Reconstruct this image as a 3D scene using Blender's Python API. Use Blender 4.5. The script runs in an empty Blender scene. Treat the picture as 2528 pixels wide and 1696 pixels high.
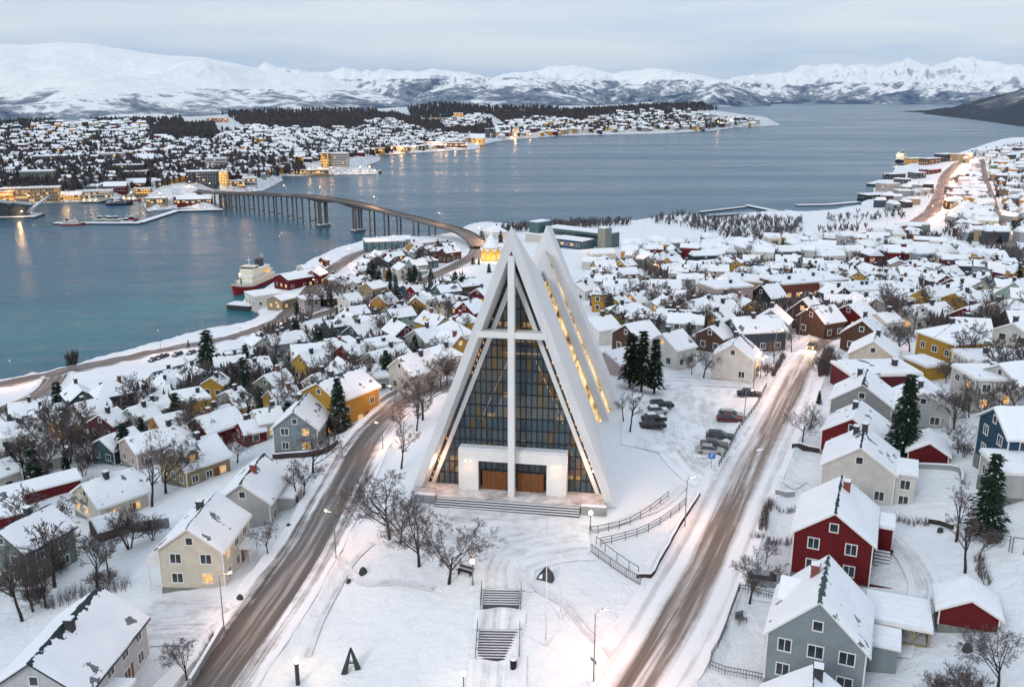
import bpy, math, random
import numpy as np
from mathutils import Vector, Matrix

C = bpy.context.scene.collection
SC = bpy.context.scene
R = math.radians
rnd = random.Random(7)
HAZE_D = 0.000009
# ------------------------------------------------------------------ camera
HC, PITCH, FPX, IW, IH = 90.0, R(15.33), 2217.5, 2528, 1696
cam = bpy.data.cameras.new("camera"); cam.sensor_width = 36; cam.lens = 36 * FPX / IW
cam.clip_start = 1.0; cam.clip_end = 80000
cam_o = bpy.data.objects.new("camera", cam); C.objects.link(cam_o)
cam_o.location = (0, 0, HC); cam_o.rotation_euler = (math.pi / 2 - PITCH, 0, 0)
SC.camera = cam_o
# ------------------------------------------------------------------ exposure, sampling
SC.view_settings.view_transform = 'Standard'; SC.view_settings.look = 'None'
SC.view_settings.exposure = 0.0; SC.view_settings.gamma = 1.0
SC.render.engine = 'CYCLES'
SC.cycles.use_denoising = True
SC.cycles.max_bounces = 6; SC.cycles.diffuse_bounces = 3; SC.cycles.glossy_bounces = 3
SC.cycles.transparent_max_bounces = 8; SC.cycles.transmission_bounces = 4; SC.cycles.volume_bounces = 0
SC.cycles.sample_clamp_indirect = 4.0; SC.cycles.caustics_reflective = False; SC.cycles.caustics_refractive = False
# ------------------------------------------------------------------ sky and sun
SUN_EL, SUN_AZ = 26, 215          # soft light from behind and to one side of the view
world = bpy.data.worlds.new("World"); SC.world = world; world.use_nodes = True
nt = world.node_tree; nt.nodes.clear()
def N(t, typ, **kw):
    n = t.nodes.new(typ)
    for k, v in kw.items():
        if k == 'inp':
            for kk, vv in v.items(): n.inputs[kk].default_value = vv
        else: setattr(n, k, v)
    return n
def ramp(t, stops, fac=None, interp='LINEAR'):
    n = t.nodes.new('ShaderNodeValToRGB'); cr = n.color_ramp; cr.interpolation = interp
    while len(cr.elements) > 1: cr.elements.remove(cr.elements[-1])
    for i, (p, c) in enumerate(stops):
        e = cr.elements[0] if i == 0 else cr.elements.new(p)
        e.position = p; e.color = (c[0], c[1], c[2], 1) if isinstance(c, (tuple, list)) else (c, c, c, 1)
    if fac is not None: t.links.new(fac, n.inputs[0])
    return n
def mix(t, fac, a, b, blend='MIX'):
    n = t.nodes.new('ShaderNodeMix'); n.data_type = 'RGBA'; n.blend_type = blend
    for s, v in ((n.inputs[0], fac), (n.inputs[6], a), (n.inputs[7], b)):
        if hasattr(v, 'links'): t.links.new(v, s)
        elif isinstance(v, (int, float)): s.default_value = v
        else: s.default_value = (v[0], v[1], v[2], 1)
    return n.outputs[2]
def mth(t, op, a, b=None, c=None, clamp=False):
    n = t.nodes.new('ShaderNodeMath'); n.operation = op; n.use_clamp = clamp
    for i, v in enumerate((a, b, c)):
        if v is None: continue
        if hasattr(v, 'links'): t.links.new(v, n.inputs[i])
        else: n.inputs[i].default_value = v
    return n.outputs[0]
sky = N(nt, 'ShaderNodeTexSky', sky_type='NISHITA', sun_disc=False, sun_elevation=R(SUN_EL), sun_rotation=R(SUN_AZ))
tc = N(nt, 'ShaderNodeTexCoord'); sx = N(nt, 'ShaderNodeSeparateXYZ'); nt.links.new(tc.outputs['Generated'], sx.inputs[0])
cmb = N(nt, 'ShaderNodeCombineXYZ')
nt.links.new(mth(nt, 'MULTIPLY', sx.outputs[0], 2.4), cmb.inputs[0]); nt.links.new(mth(nt, 'MULTIPLY', sx.outputs[1], 2.4), cmb.inputs[1])
nt.links.new(mth(nt, 'MULTIPLY', sx.outputs[2], 26.0), cmb.inputs[2])
cn = N(nt, 'ShaderNodeTexNoise', inp={'Scale': 1.25, 'Detail': 6.0, 'Roughness': 0.5, 'Distortion': 0.25}); nt.links.new(cmb.outputs[0], cn.inputs['Vector'])
cl = ramp(nt, [(0.34, 0), (0.58, 1)], cn.outputs[0])
lowblue = ramp(nt, [(0.0, (4.1, 5.5, 7.7)), (0.035, (4.7, 6.0, 8.0)), (0.075, (6.0, 7.0, 8.4)), (0.3, (5.4, 6.4, 8.0)), (1.0, (7.1, 8.2, 9.4))], sx.outputs[2])
cloudc = ramp(nt, [(0.0, (5.2, 6.4, 8.0)), (0.05, (7.2, 7.9, 8.7)), (0.1, (7.6, 8.1, 8.8)), (0.3, (7.4, 8.1, 9.1)), (1.0, (8.4, 9.4, 10.4))], sx.outputs[2])
c1 = mix(nt, cl.outputs[0], lowblue.outputs[0], cloudc.outputs[0])
c2 = mix(nt, 0.88, sky.outputs[0], c1)
bg = N(nt, 'ShaderNodeBackground'); nt.links.new(c2, bg.inputs[0]); bg.inputs[1].default_value = 0.106
wo = N(nt, 'ShaderNodeOutputWorld'); nt.links.new(bg.outputs[0], wo.inputs[0])
sun = bpy.data.lights.new("sun", 'SUN'); sun.energy = 0.98; sun.angle = R(14); sun.color = (1.0, 0.96, 0.91)
sun_o = bpy.data.objects.new("sun", sun); C.objects.link(sun_o)
sd = Vector((math.sin(R(SUN_AZ)) * math.cos(R(SUN_EL)), math.cos(R(SUN_AZ)) * math.cos(R(SUN_EL)), math.sin(R(SUN_EL))))
sun_o.rotation_euler = sd.to_track_quat('Z', 'Y').to_euler()
# ------------------------------------------------------------------ pixel -> place (surveying from the photograph)
ZN = {'A': (0, 500, .36072), 'B': (843, 500, .36072), 'C': (1686, 500, .36029), 'D': (0, 1000, .44392), 'E': (700, 1000, .44392),
      'F': (1686, 1000, .44386), 'P': (0, 0, .36072), 'Q': (843, 0, .36072), 'R': (1686, 0, .36029), 'd': (0, 0, 1.08173)}
cP, sP = math.cos(PITCH), math.sin(PITCH)
def ray(z, x, y):
    a, b, s = ZN[z]; u = (a + x * s - IW / 2) / FPX; v = (b + y * s - IH / 2) / FPX
    return np.array([u, cP - v * sP, -sP - v * cP])
def onz(z, x, y, h=0.0):
    r = ray(z, x, y); t = (h - HC) / r[2]; return np.array([r[0] * t, r[1] * t, h])
def atD(z, x, y, D):
    r = ray(z, x, y); t = D / math.hypot(r[0], r[1]); return np.array([r[0] * t, r[1] * t, HC + r[2] * t])
def proj(p):
    d = (p[0], p[1], p[2] - HC); dep = d[1] * cP - d[2] * sP; up = d[1] * sP + d[2] * cP
    return (IW / 2 + FPX * d[0] / dep) / 1.08173, (IH / 2 - FPX * up / dep) / 1.08173
# ------------------------------------------------------------------ helpers
def hsh(ix, iy, seed):
    h = (ix.astype(np.int64) * 374761393 + iy.astype(np.int64) * 668265263 + seed * 974711) & 0x7fffffff
    h = ((h ^ (h >> 13)) * 1274126177) & 0x7fffffff
    return ((h ^ (h >> 16)) & 0xffff) / 65535.0
def vnoise(x, y, seed=0):
    ix, iy = np.floor(x), np.floor(y); fx, fy = x - ix, y - iy
    fx = fx * fx * (3 - 2 * fx); fy = fy * fy * (3 - 2 * fy)
    a = hsh(ix, iy, seed); b = hsh(ix + 1, iy, seed); c = hsh(ix, iy + 1, seed); d = hsh(ix + 1, iy + 1, seed)
    return (a + (b - a) * fx + (c - a) * fy + (a - b - c + d) * fx * fy) * 2 - 1
def fbm(x, y, oct=5, seed=0, ridged=False):
    s = np.zeros_like(x); amp, f = 1.0, 1.0
    for i in range(oct):
        n = vnoise(x * f + 17.3 * i, y * f - 9.1 * i, seed + i)
        s += amp * ((1 - 2 * np.abs(n)) if ridged else n); amp *= 0.5; f *= 2.03
    return s
def obj(name, me, parent=None, mats=None):
    o = bpy.data.objects.new(name, me); C.objects.link(o)
    if mats and not me.materials:
        for m in mats: me.materials.append(m)
    if parent is not None: o.parent = parent
    return o
def empty(name, loc=(0, 0, 0), rz=0.0):
    o = bpy.data.objects.new(name, None); C.objects.link(o); o.location = loc; o.rotation_euler = (0, 0, rz); o.empty_display_size = 0.3
    return o
def tag(o, label=None, cat=None, group=None, kind=None):
    for k, v in (('label', label), ('category', cat), ('group', group), ('kind', kind)):
        if v: o[k] = v
    return o
class MB:
    def __init__(s): s.v = []; s.f = []; s.m = []; s.uv = None
    def add(s, vs, fs, m=0):
        b = len(s.v); s.v += [tuple(v) for v in vs]; s.f += [tuple(b + i for i in f) for f in fs]; s.m += [m] * len(fs)
    def box(s, x0, x1, y0, y1, z0, z1, m=0):
        s.add([(x, y, z) for z in (z0, z1) for y in (y0, y1) for x in (x0, x1)],
              [(0, 2, 3, 1), (4, 5, 7, 6), (0, 1, 5, 4), (2, 6, 7, 3), (0, 4, 6, 2), (1, 3, 7, 5)], m)
    def bar(s, a, b, w, h=None, m=0):
        a, b = Vector(a), Vector(b); d = (b - a); h = h or w
        if d.length < 1e-5: return
        d.normalize(); x = d.cross(Vector((0, 0, 1)))
        if x.length < 1e-3: x = Vector((1, 0, 0))
        x.normalize(); y = x.cross(d)
        c = [(-w / 2, -h / 2), (w / 2, -h / 2), (w / 2, h / 2), (-w / 2, h / 2)]
        s.add([p + x * i + y * j for p in (a, b) for i, j in c], [(3, 2, 1, 0), (4, 5, 6, 7), (0, 1, 5, 4), (1, 2, 6, 5), (2, 3, 7, 6), (3, 0, 4, 7)], m)
    def tube(s, pts, rad, n=6, m=0, caps=True):
        pts = [Vector(p) for p in pts]; b = len(s.v); k = len(pts)
        for i, p in enumerate(pts):
            d = (pts[min(i + 1, k - 1)] - pts[max(i - 1, 0)])
            if d.length < 1e-6: d = Vector((0, 0, 1))
            d.normalize(); x = d.cross(Vector((0, 0, 1)) if abs(d.z) < .95 else Vector((1, 0, 0))).normalized(); y = d.cross(x)
            r = rad[i] if isinstance(rad, (list, tuple)) else rad
            for j in range(n):
                a = 2 * math.pi * j / n; s.v.append(tuple(p + x * (r * math.cos(a)) + y * (r * math.sin(a))))
        for i in range(k - 1):
            for j in range(n):
                s.f.append((b + i * n + j, b + i * n + (j + 1) % n, b + (i + 1) * n + (j + 1) % n, b + (i + 1) * n + j)); s.m.append(m)
        if caps:
            s.f.append(tuple(b + j for j in range(n - 1, -1, -1))); s.f.append(tuple(b + (k - 1) * n + j for j in range(n))); s.m += [m, m]
    def lathe(s, prof, n=16, m=0, c=(0, 0, 0)):
        b = len(s.v)
        for r, z in prof:
            for j in range(n):
                a = 2 * math.pi * j / n; s.v.append((c[0] + r * math.cos(a), c[1] + r * math.sin(a), c[2] + z))
        for i in range(len(prof) - 1):
            for j in range(n):
                s.f.append((b + i * n + j, b + i * n + (j + 1) % n, b + (i + 1) * n + (j + 1) % n, b + (i + 1) * n + j)); s.m.append(m)
    def prism(s, poly, y0, y1, m=0, mcap=None):           # polygon in x-z swept along y
        n = len(poly); b = len(s.v)
        s.v += [(p[0], y0, p[1]) for p in poly] + [(p[0], y1, p[1]) for p in poly]
        for i in range(n): s.f.append((b + i, b + (i + 1) % n, b + n + (i + 1) % n, b + n + i)); s.m.append(m)
        s.f.append(tuple(b + i for i in range(n - 1, -1, -1))); s.f.append(tuple(b + n + i for i in range(n))); s.m += [m if mcap is None else mcap] * 2
    def slab(s, poly, z0, z1, m=0, mtop=None):            # polygon in x-y raised from z0 to z1
        n = len(poly); b = len(s.v)
        s.v += [(p[0], p[1], z0) for p in poly] + [(p[0], p[1], z1) for p in poly]
        for i in range(n): s.f.append((b + i, b + (i + 1) % n, b + n + (i + 1) % n, b + n + i)); s.m.append(m)
        s.f.append(tuple(b + i for i in range(n - 1, -1, -1))); s.m.append(m); s.f.append(tuple(b + n + i for i in range(n))); s.m.append(m if mtop is None else mtop)
    def mesh(s, name, mats, smooth=False, fix=False):
        me = bpy.data.meshes.new(name); me.from_pydata(s.v, [], s.f)
        for m in mats: me.materials.append(m)
        if len(mats) > 1: me.polygons.foreach_set('material_index', s.m)
        if smooth: me.polygons.foreach_set('use_smooth', [True] * len(s.f))
        if fix:
            import bmesh
            bm = bmesh.new(); bm.from_mesh(me); bmesh.ops.recalc_face_normals(bm, faces=bm.faces); bm.to_mesh(me); bm.free()
        me.update(); return me
    def build(s, name, mats, parent=None, smooth=False, fix=True):
        if not isinstance(mats, (list, tuple)): mats = [mats]
        return obj(name, s.mesh(name, mats, smooth, fix), parent)
def grid_mesh(name, X, Y, Z, mats, smooth=True, uv=None):
    r, c = X.shape; v = np.stack([X, Y, Z], -1).reshape(-1, 3).astype(np.float32)
    i = np.arange(r * c).reshape(r, c)
    f = np.stack([i[:-1, :-1], i[:-1, 1:], i[1:, 1:], i[1:, :-1]], -1).reshape(-1, 4).astype(np.int32)
    me = bpy.data.meshes.new(name); me.vertices.add(len(v)); me.vertices.foreach_set('co', v.ravel())
    me.loops.add(f.size); me.loops.foreach_set('vertex_index', f.ravel()); me.polygons.add(len(f))
    me.polygons.foreach_set('loop_start', np.arange(0, f.size, 4, dtype=np.int32)); me.polygons.foreach_set('loop_total', np.full(len(f), 4, np.int32))
    if smooth: me.polygons.foreach_set('use_smooth', np.ones(len(f), bool))
    for m in mats: me.materials.append(m)
    if uv is not None:
        l = me.uv_layers.new(name='UVMap'); u = np.stack([uv[0], uv[1]], -1).reshape(-1, 2)[f.ravel()].astype(np.float32); l.data.foreach_set('uv', u.ravel())
    me.update(); me.validate(); return me
# ------------------------------------------------------------------ materials
def mat(name, col, rough=0.8, spec=0.3, metal=0.0, emit=None, es=0.0, noise=None, bump=None):
    m = bpy.data.materials.new(name); m.use_nodes = True; t = m.node_tree; b = t.nodes['Principled BSDF']
    b.inputs['Base Color'].default_value = (*col, 1); b.inputs['Roughness'].default_value = rough; b.inputs['Specular IOR Level'].default_value = spec; b.inputs['Metallic'].default_value = metal
    if emit: b.inputs['Emission Color'].default_value = (*emit, 1); b.inputs['Emission Strength'].default_value = es
    if noise or bump:
        co = N(t, 'ShaderNodeTexCoord')
    if noise:       # (scale, amount)
        n = N(t, 'ShaderNodeTexNoise', inp={'Scale': noise[0], 'Detail': 5.0, 'Roughness': .6}); t.links.new(co.outputs['Object'], n.inputs['Vector'])
        k = noise[1]; rr = ramp(t, [(0.25, tuple(c * (1 - k) for c in col)), (0.75, tuple(min(1, c * (1 + k)) for c in col))], n.outputs[0]); t.links.new(rr.outputs[0], b.inputs['Base Color'])
        if emit: re_ = ramp(t, [(0.36, tuple(c * .12 for c in emit)), (0.62, emit)], n.outputs[0]); t.links.new(re_.outputs[0], b.inputs['Emission Color'])
    if bump:        # (scale, distance)
        n2 = N(t, 'ShaderNodeTexNoise', inp={'Scale': bump[0], 'Detail': 4.0}); t.links.new(co.outputs['Object'], n2.inputs['Vector'])
        bp = N(t, 'ShaderNodeBump', inp={'Distance': bump[1], 'Strength': 1.0}); t.links.new(n2.outputs[0], bp.inputs['Height']); t.links.new(bp.outputs[0], b.inputs['Normal'])
    return m
SNOWC = (.84, .865, .905)
def snow_ground(tw0=.6):
    m = bpy.data.materials.new("snow_ground"); m.use_nodes = True; t = m.node_tree; b = t.nodes['Principled BSDF']
    g = N(t, 'ShaderNodeNewGeometry')
    n1 = N(t, 'ShaderNodeTexNoise', inp={'Scale': .06, 'Detail': 8.0, 'Roughness': .62}); t.links.new(g.outputs['Position'], n1.inputs['Vector'])
    n2 = N(t, 'ShaderNodeTexNoise', inp={'Scale': .7, 'Detail': 6.0, 'Roughness': .65}); t.links.new(g.outputs['Position'], n2.inputs['Vector'])
    n3 = N(t, 'ShaderNodeTexNoise', inp={'Scale': .35, 'Detail': 9.0, 'Roughness': .75, 'Distortion': 1.0}); t.links.new(g.outputs['Position'], n3.inputs['Vector'])
    c = ramp(t, [(.3, (.79, .82, .87)), (.65, (.87, .89, .92))], n1.outputs[0])
    tw = ramp(t, [(tw0, 0), (tw0 + .06, 1)], n3.outputs[0])                       # stems and stones poking out of the snow
    # how densely the ground is grown over: hardly at all near the church, more in the far streets
    far = ramp(t, [(.0, .05), (.13, .12), (.22, .45), (.45, .8), (1, .9)], None)
    sx = N(t, 'ShaderNodeSeparateXYZ'); t.links.new(g.outputs['Position'], sx.inputs[0])
    t.links.new(mth(t, 'MULTIPLY', sx.outputs[1], 1 / 700.0, clamp=True), far.inputs[0])
    c2 = mix(t, mth(t, 'MULTIPLY', tw.outputs[0], far.outputs[0]), c.outputs[0], (.16, .14, .13))
    # bare stones at the water line
    rz = ramp(t, [(0, 1), (.5, .9), (1, 0)], mth(t, 'ADD', mth(t, 'MULTIPLY', sx.outputs[2], 1.1), mth(t, 'MULTIPLY', n2.outputs[0], .35), clamp=True))
    c3 = mix(t, rz.outputs[0], c2, (.07, .075, .08))
    t.links.new(c3, b.inputs['Base Color']); b.inputs['Roughness'].default_value = .75; b.inputs['Specular IOR Level'].default_value = .25
    bp = N(t, 'ShaderNodeBump', inp={'Distance': .5, 'Strength': 1.0}); t.links.new(n2.outputs[0], bp.inputs['Height']); t.links.new(bp.outputs[0], b.inputs['Normal'])
    return m
def roof_mat():     # object colour: rgb = tile colour, alpha = how wide the ridge has blown bare
    m = bpy.data.materials.new("snow_roof"); m.use_nodes = True; t = m.node_tree; b = t.nodes['Principled BSDF']
    oi = N(t, 'ShaderNodeObjectInfo'); co = N(t, 'ShaderNodeTexCoord'); s = N(t, 'ShaderNodeSeparateXYZ'); t.links.new(co.outputs['Object'], s.inputs[0])
    n = N(t, 'ShaderNodeTexNoise', inp={'Scale': 1.6, 'Detail': 5.0, 'Roughness': .65}); t.links.new(co.outputs['Object'], n.inputs['Vector'])
    n0 = N(t, 'ShaderNodeTexNoise', inp={'Scale': .35, 'Detail': 2.0}); t.links.new(co.outputs['Object'], n0.inputs['Vector'])
    ofs = N(t, 'ShaderNodeVectorMath', operation='ADD'); t.links.new(co.outputs['Object'], ofs.inputs[0]); t.links.new(mth(t, 'MULTIPLY', oi.outputs['Random'], 300.0), ofs.inputs[1]); t.links.new(ofs.outputs[0], n0.inputs['Vector'])
    ax = mth(t, 'ABSOLUTE', s.outputs[0])
    wv = mth(t, 'MULTIPLY', mth(t, 'SUBTRACT', mth(t, 'ADD', n.outputs[0], n0.outputs[0]), .75), 2.2)
    lim = mth(t, 'MULTIPLY', oi.outputs['Alpha'], wv)
    msk = mth(t, 'MULTIPLY', mth(t, 'GREATER_THAN', lim, ax), mth(t, 'GREATER_THAN', oi.outputs['Alpha'], .02))
    pt = mth(t, 'MULTIPLY', mth(t, 'GREATER_THAN', mth(t, 'ADD', mth(t, 'MULTIPLY', n0.outputs[0], .7), mth(t, 'MULTIPLY', n.outputs[0], .3)), .615), mth(t, 'GREATER_THAN', oi.outputs['Random'], .35))
    msk = mth(t, 'MAXIMUM', msk, mth(t, 'MULTIPLY', pt, .85))
    sc = ramp(t, [(.3, (.82, .845, .89)), (.7, (.88, .895, .925))], n0.outputs[0])
    t.links.new(mix(t, msk, sc.outputs[0], oi.outputs['Color']), b.inputs['Base Color'])
    b.inputs['Roughness'].default_value = .7; b.inputs['Specular IOR Level'].default_value = .25
    bp = N(t, 'ShaderNodeBump', inp={'Distance': .12, 'Strength': .7}); t.links.new(n.outputs[0], bp.inputs['Height']); t.links.new(bp.outputs[0], b.inputs['Normal'])
    return m
def wall_mat():     # weatherboarding in the house's own paint (object colour)
    m = bpy.data.materials.new("weatherboard"); m.use_nodes = True; t = m.node_tree; b = t.nodes['Principled BSDF']
    oi = N(t, 'ShaderNodeObjectInfo'); co = N(t, 'ShaderNodeTexCoord'); s = N(t, 'ShaderNodeSeparateXYZ'); t.links.new(co.outputs['Object'], s.inputs[0])
    n = N(t, 'ShaderNodeTexNoise', inp={'Scale': .8, 'Detail': 6.0, 'Roughness': .7}); t.links.new(co.outputs['Object'], n.inputs['Vector'])
    v = ramp(t, [(.3, .82), (.7, 1.08)], n.outputs[0]); t.links.new(mix(t, 1.0, oi.outputs['Color'], v.outputs[0], 'MULTIPLY'), b.inputs['Base Color'])
    fr = mth(t, 'FRACT', mth(t, 'MULTIPLY', s.outputs[2], 5.0))
    bp = N(t, 'ShaderNodeBump', inp={'Distance': .03, 'Strength': .9}); t.links.new(fr, bp.inputs['Height']); t.links.new(bp.outputs[0], b.inputs['Normal'])
    b.inputs['Roughness'].default_value = .75; b.inputs['Specular IOR Level'].default_value = .25
    return m
def paint_mat():    # any plain painted or coated thing: object colour with a little wear
    m = bpy.data.materials.new("painted_surface"); m.use_nodes = True; t = m.node_tree; b = t.nodes['Principled BSDF']
    oi = N(t, 'ShaderNodeObjectInfo'); co = N(t, 'ShaderNodeTexCoord')
    n = N(t, 'ShaderNodeTexNoise', inp={'Scale': 1.5, 'Detail': 6.0}); t.links.new(co.outputs['Object'], n.inputs['Vector'])
    v = ramp(t, [(.3, .82), (.7, 1.1)], n.outputs[0]); t.links.new(mix(t, 1.0, oi.outputs['Color'], v.outputs[0], 'MULTIPLY'), b.inputs['Base Color'])
    b.inputs['Roughness'].default_value = .55
    return m
def band_mat():     # a row of office panes, some lit (object colour alpha = share lit)
    m = bpy.data.materials.new("office_panes"); m.use_nodes = True; t = m.node_tree; b = t.nodes['Principled BSDF']
    oi = N(t, 'ShaderNodeObjectInfo'); co = N(t, 'ShaderNodeTexCoord'); s = N(t, 'ShaderNodeSeparateXYZ'); t.links.new(co.outputs['Object'], s.inputs[0])
    q = mth(t, 'MULTIPLY', s.outputs[0], .42); w = N(t, 'ShaderNodeTexWhiteNoise', noise_dimensions='2D'); cb = N(t, 'ShaderNodeCombineXYZ'); t.links.new(mth(t, 'FLOOR', q), cb.inputs[0]); t.links.new(mth(t, 'ADD', mth(t, 'FLOOR', mth(t, 'MULTIPLY', s.outputs[2], .4)), mth(t, 'MULTIPLY', oi.outputs['Random'], 90.0)), cb.inputs[1]); t.links.new(cb.outputs[0], w.inputs['Vector'])
    bar = mth(t, 'LESS_THAN', mth(t, 'FRACT', q), .28); on = mth(t, 'MULTIPLY', mth(t, 'LESS_THAN', w.outputs[0], oi.outputs['Alpha']), mth(t, 'SUBTRACT', 1.0, bar))
    t.links.new(mix(t, bar, (.05, .06, .07), (.3, .3, .3)), b.inputs['Base Color']); b.inputs['Roughness'].default_value = .2; b.inputs['Emission Color'].default_value = (1, .55, .18, 1); t.links.new(mth(t, 'MULTIPLY', on, 1.3), b.inputs['Emission Strength'])
    return m
def road_mat(name, dirt, snowy, seed):
    m = bpy.data.materials.new(name); m.use_nodes = True; t = m.node_tree; b = t.nodes['Principled BSDF']
    uv = N(t, 'ShaderNodeUVMap'); s = N(t, 'ShaderNodeSeparateXYZ'); t.links.new(uv.outputs[0], s.inputs[0])   # u -1..1 across, v metres along
    c = N(t, 'ShaderNodeCombineXYZ'); t.links.new(mth(t, 'MULTIPLY', s.outputs[0], 5.0), c.inputs[0]); t.links.new(mth(t, 'MULTIPLY', s.outputs[1], .03), c.inputs[1]); c.inputs[2].default_value = seed
    st = N(t, 'ShaderNodeTexNoise', inp={'Scale': 1.0, 'Detail': 7.0, 'Roughness': .65, 'Distortion': .3}); t.links.new(c.outputs[0], st.inputs['Vector'])
    g = N(t, 'ShaderNodeNewGeometry'); pn = N(t, 'ShaderNodeTexNoise', inp={'Scale': .35, 'Detail': 6.0, 'Roughness': .65}); t.links.new(g.outputs['Position'], pn.inputs['Vector'])
    au = mth(t, 'ABSOLUTE', s.outputs[0])
    edge = mth(t, 'ADD', au, mth(t, 'ADD', mth(t, 'MULTIPLY', mth(t, 'SUBTRACT', pn.outputs[0], .5), .35), mth(t, 'MULTIPLY', mth(t, 'SUBTRACT', st.outputs[0], .5), .9)))
    # wheel tracks wear the snow away in two lanes each way
    tr = mth(t, 'MULTIPLY', mth(t, 'COSINE', mth(t, 'MULTIPLY', s.outputs[0], 13.0)), .15)
    bare = ramp(t, [(snowy[0], 1), (snowy[1], .55), (snowy[2], 0)], mth(t, 'ADD', edge, tr))
    dc = ramp(t, [(.3, dirt[0]), (.5, dirt[1]), (.68, dirt[2])], st.outputs[0])
    t.links.new(mix(t, bare.outputs[0], (.83, .84, .87), dc.outputs[0]), b.inputs['Base Color'])
    b.inputs['Roughness'].default_value = .6
    bp = N(t, 'ShaderNodeBump', inp={'Distance': .12, 'Strength': .6}); t.links.new(pn.outputs[0], bp.inputs['Height']); t.links.new(bp.outputs[0], b.inputs['Normal'])
    return m
def worn_mat(name, amount, seed):     # snow packed and streaked by feet and tyres
    m = bpy.data.materials.new(name); m.use_nodes = True; t = m.node_tree; b = t.nodes['Principled BSDF']
    uv = N(t, 'ShaderNodeUVMap'); s = N(t, 'ShaderNodeSeparateXYZ'); t.links.new(uv.outputs[0], s.inputs[0]); g = N(t, 'ShaderNodeNewGeometry')
    c = N(t, 'ShaderNodeCombineXYZ'); t.links.new(mth(t, 'MULTIPLY', s.outputs[0], 4.0), c.inputs[0]); t.links.new(mth(t, 'MULTIPLY', s.outputs[1], .07), c.inputs[1]); c.inputs[2].default_value = seed
    st = N(t, 'ShaderNodeTexNoise', inp={'Scale': 1.0, 'Detail': 8.0, 'Roughness': .7, 'Distortion': .5}); t.links.new(c.outputs[0], st.inputs['Vector'])
    pn = N(t, 'ShaderNodeTexNoise', inp={'Scale': .5, 'Detail': 8.0, 'Roughness': .7}); t.links.new(g.outputs['Position'], pn.inputs['Vector'])
    k = mth(t, 'ADD', mth(t, 'MULTIPLY', st.outputs[0], .6), mth(t, 'MULTIPLY', pn.outputs[0], .4))
    e = mth(t, 'MULTIPLY', ramp(t, [(.46, 0), (.62, 1)], k).outputs[0], ramp(t, [(.55, amount), (1, 0)], mth(t, 'ADD', mth(t, 'ABSOLUTE', s.outputs[0]), mth(t, 'MULTIPLY', mth(t, 'SUBTRACT', pn.outputs[0], .5), .5))).outputs[0])
    t.links.new(mix(t, e, (.83, .855, .895), (.40, .385, .385)), b.inputs['Base Color']); b.inputs['Roughness'].default_value = .7
    bp = N(t, 'ShaderNodeBump', inp={'Distance': .25, 'Strength': .9}); t.links.new(k, bp.inputs['Height']); t.links.new(bp.outputs[0], b.inputs['Normal'])
    return m
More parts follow.
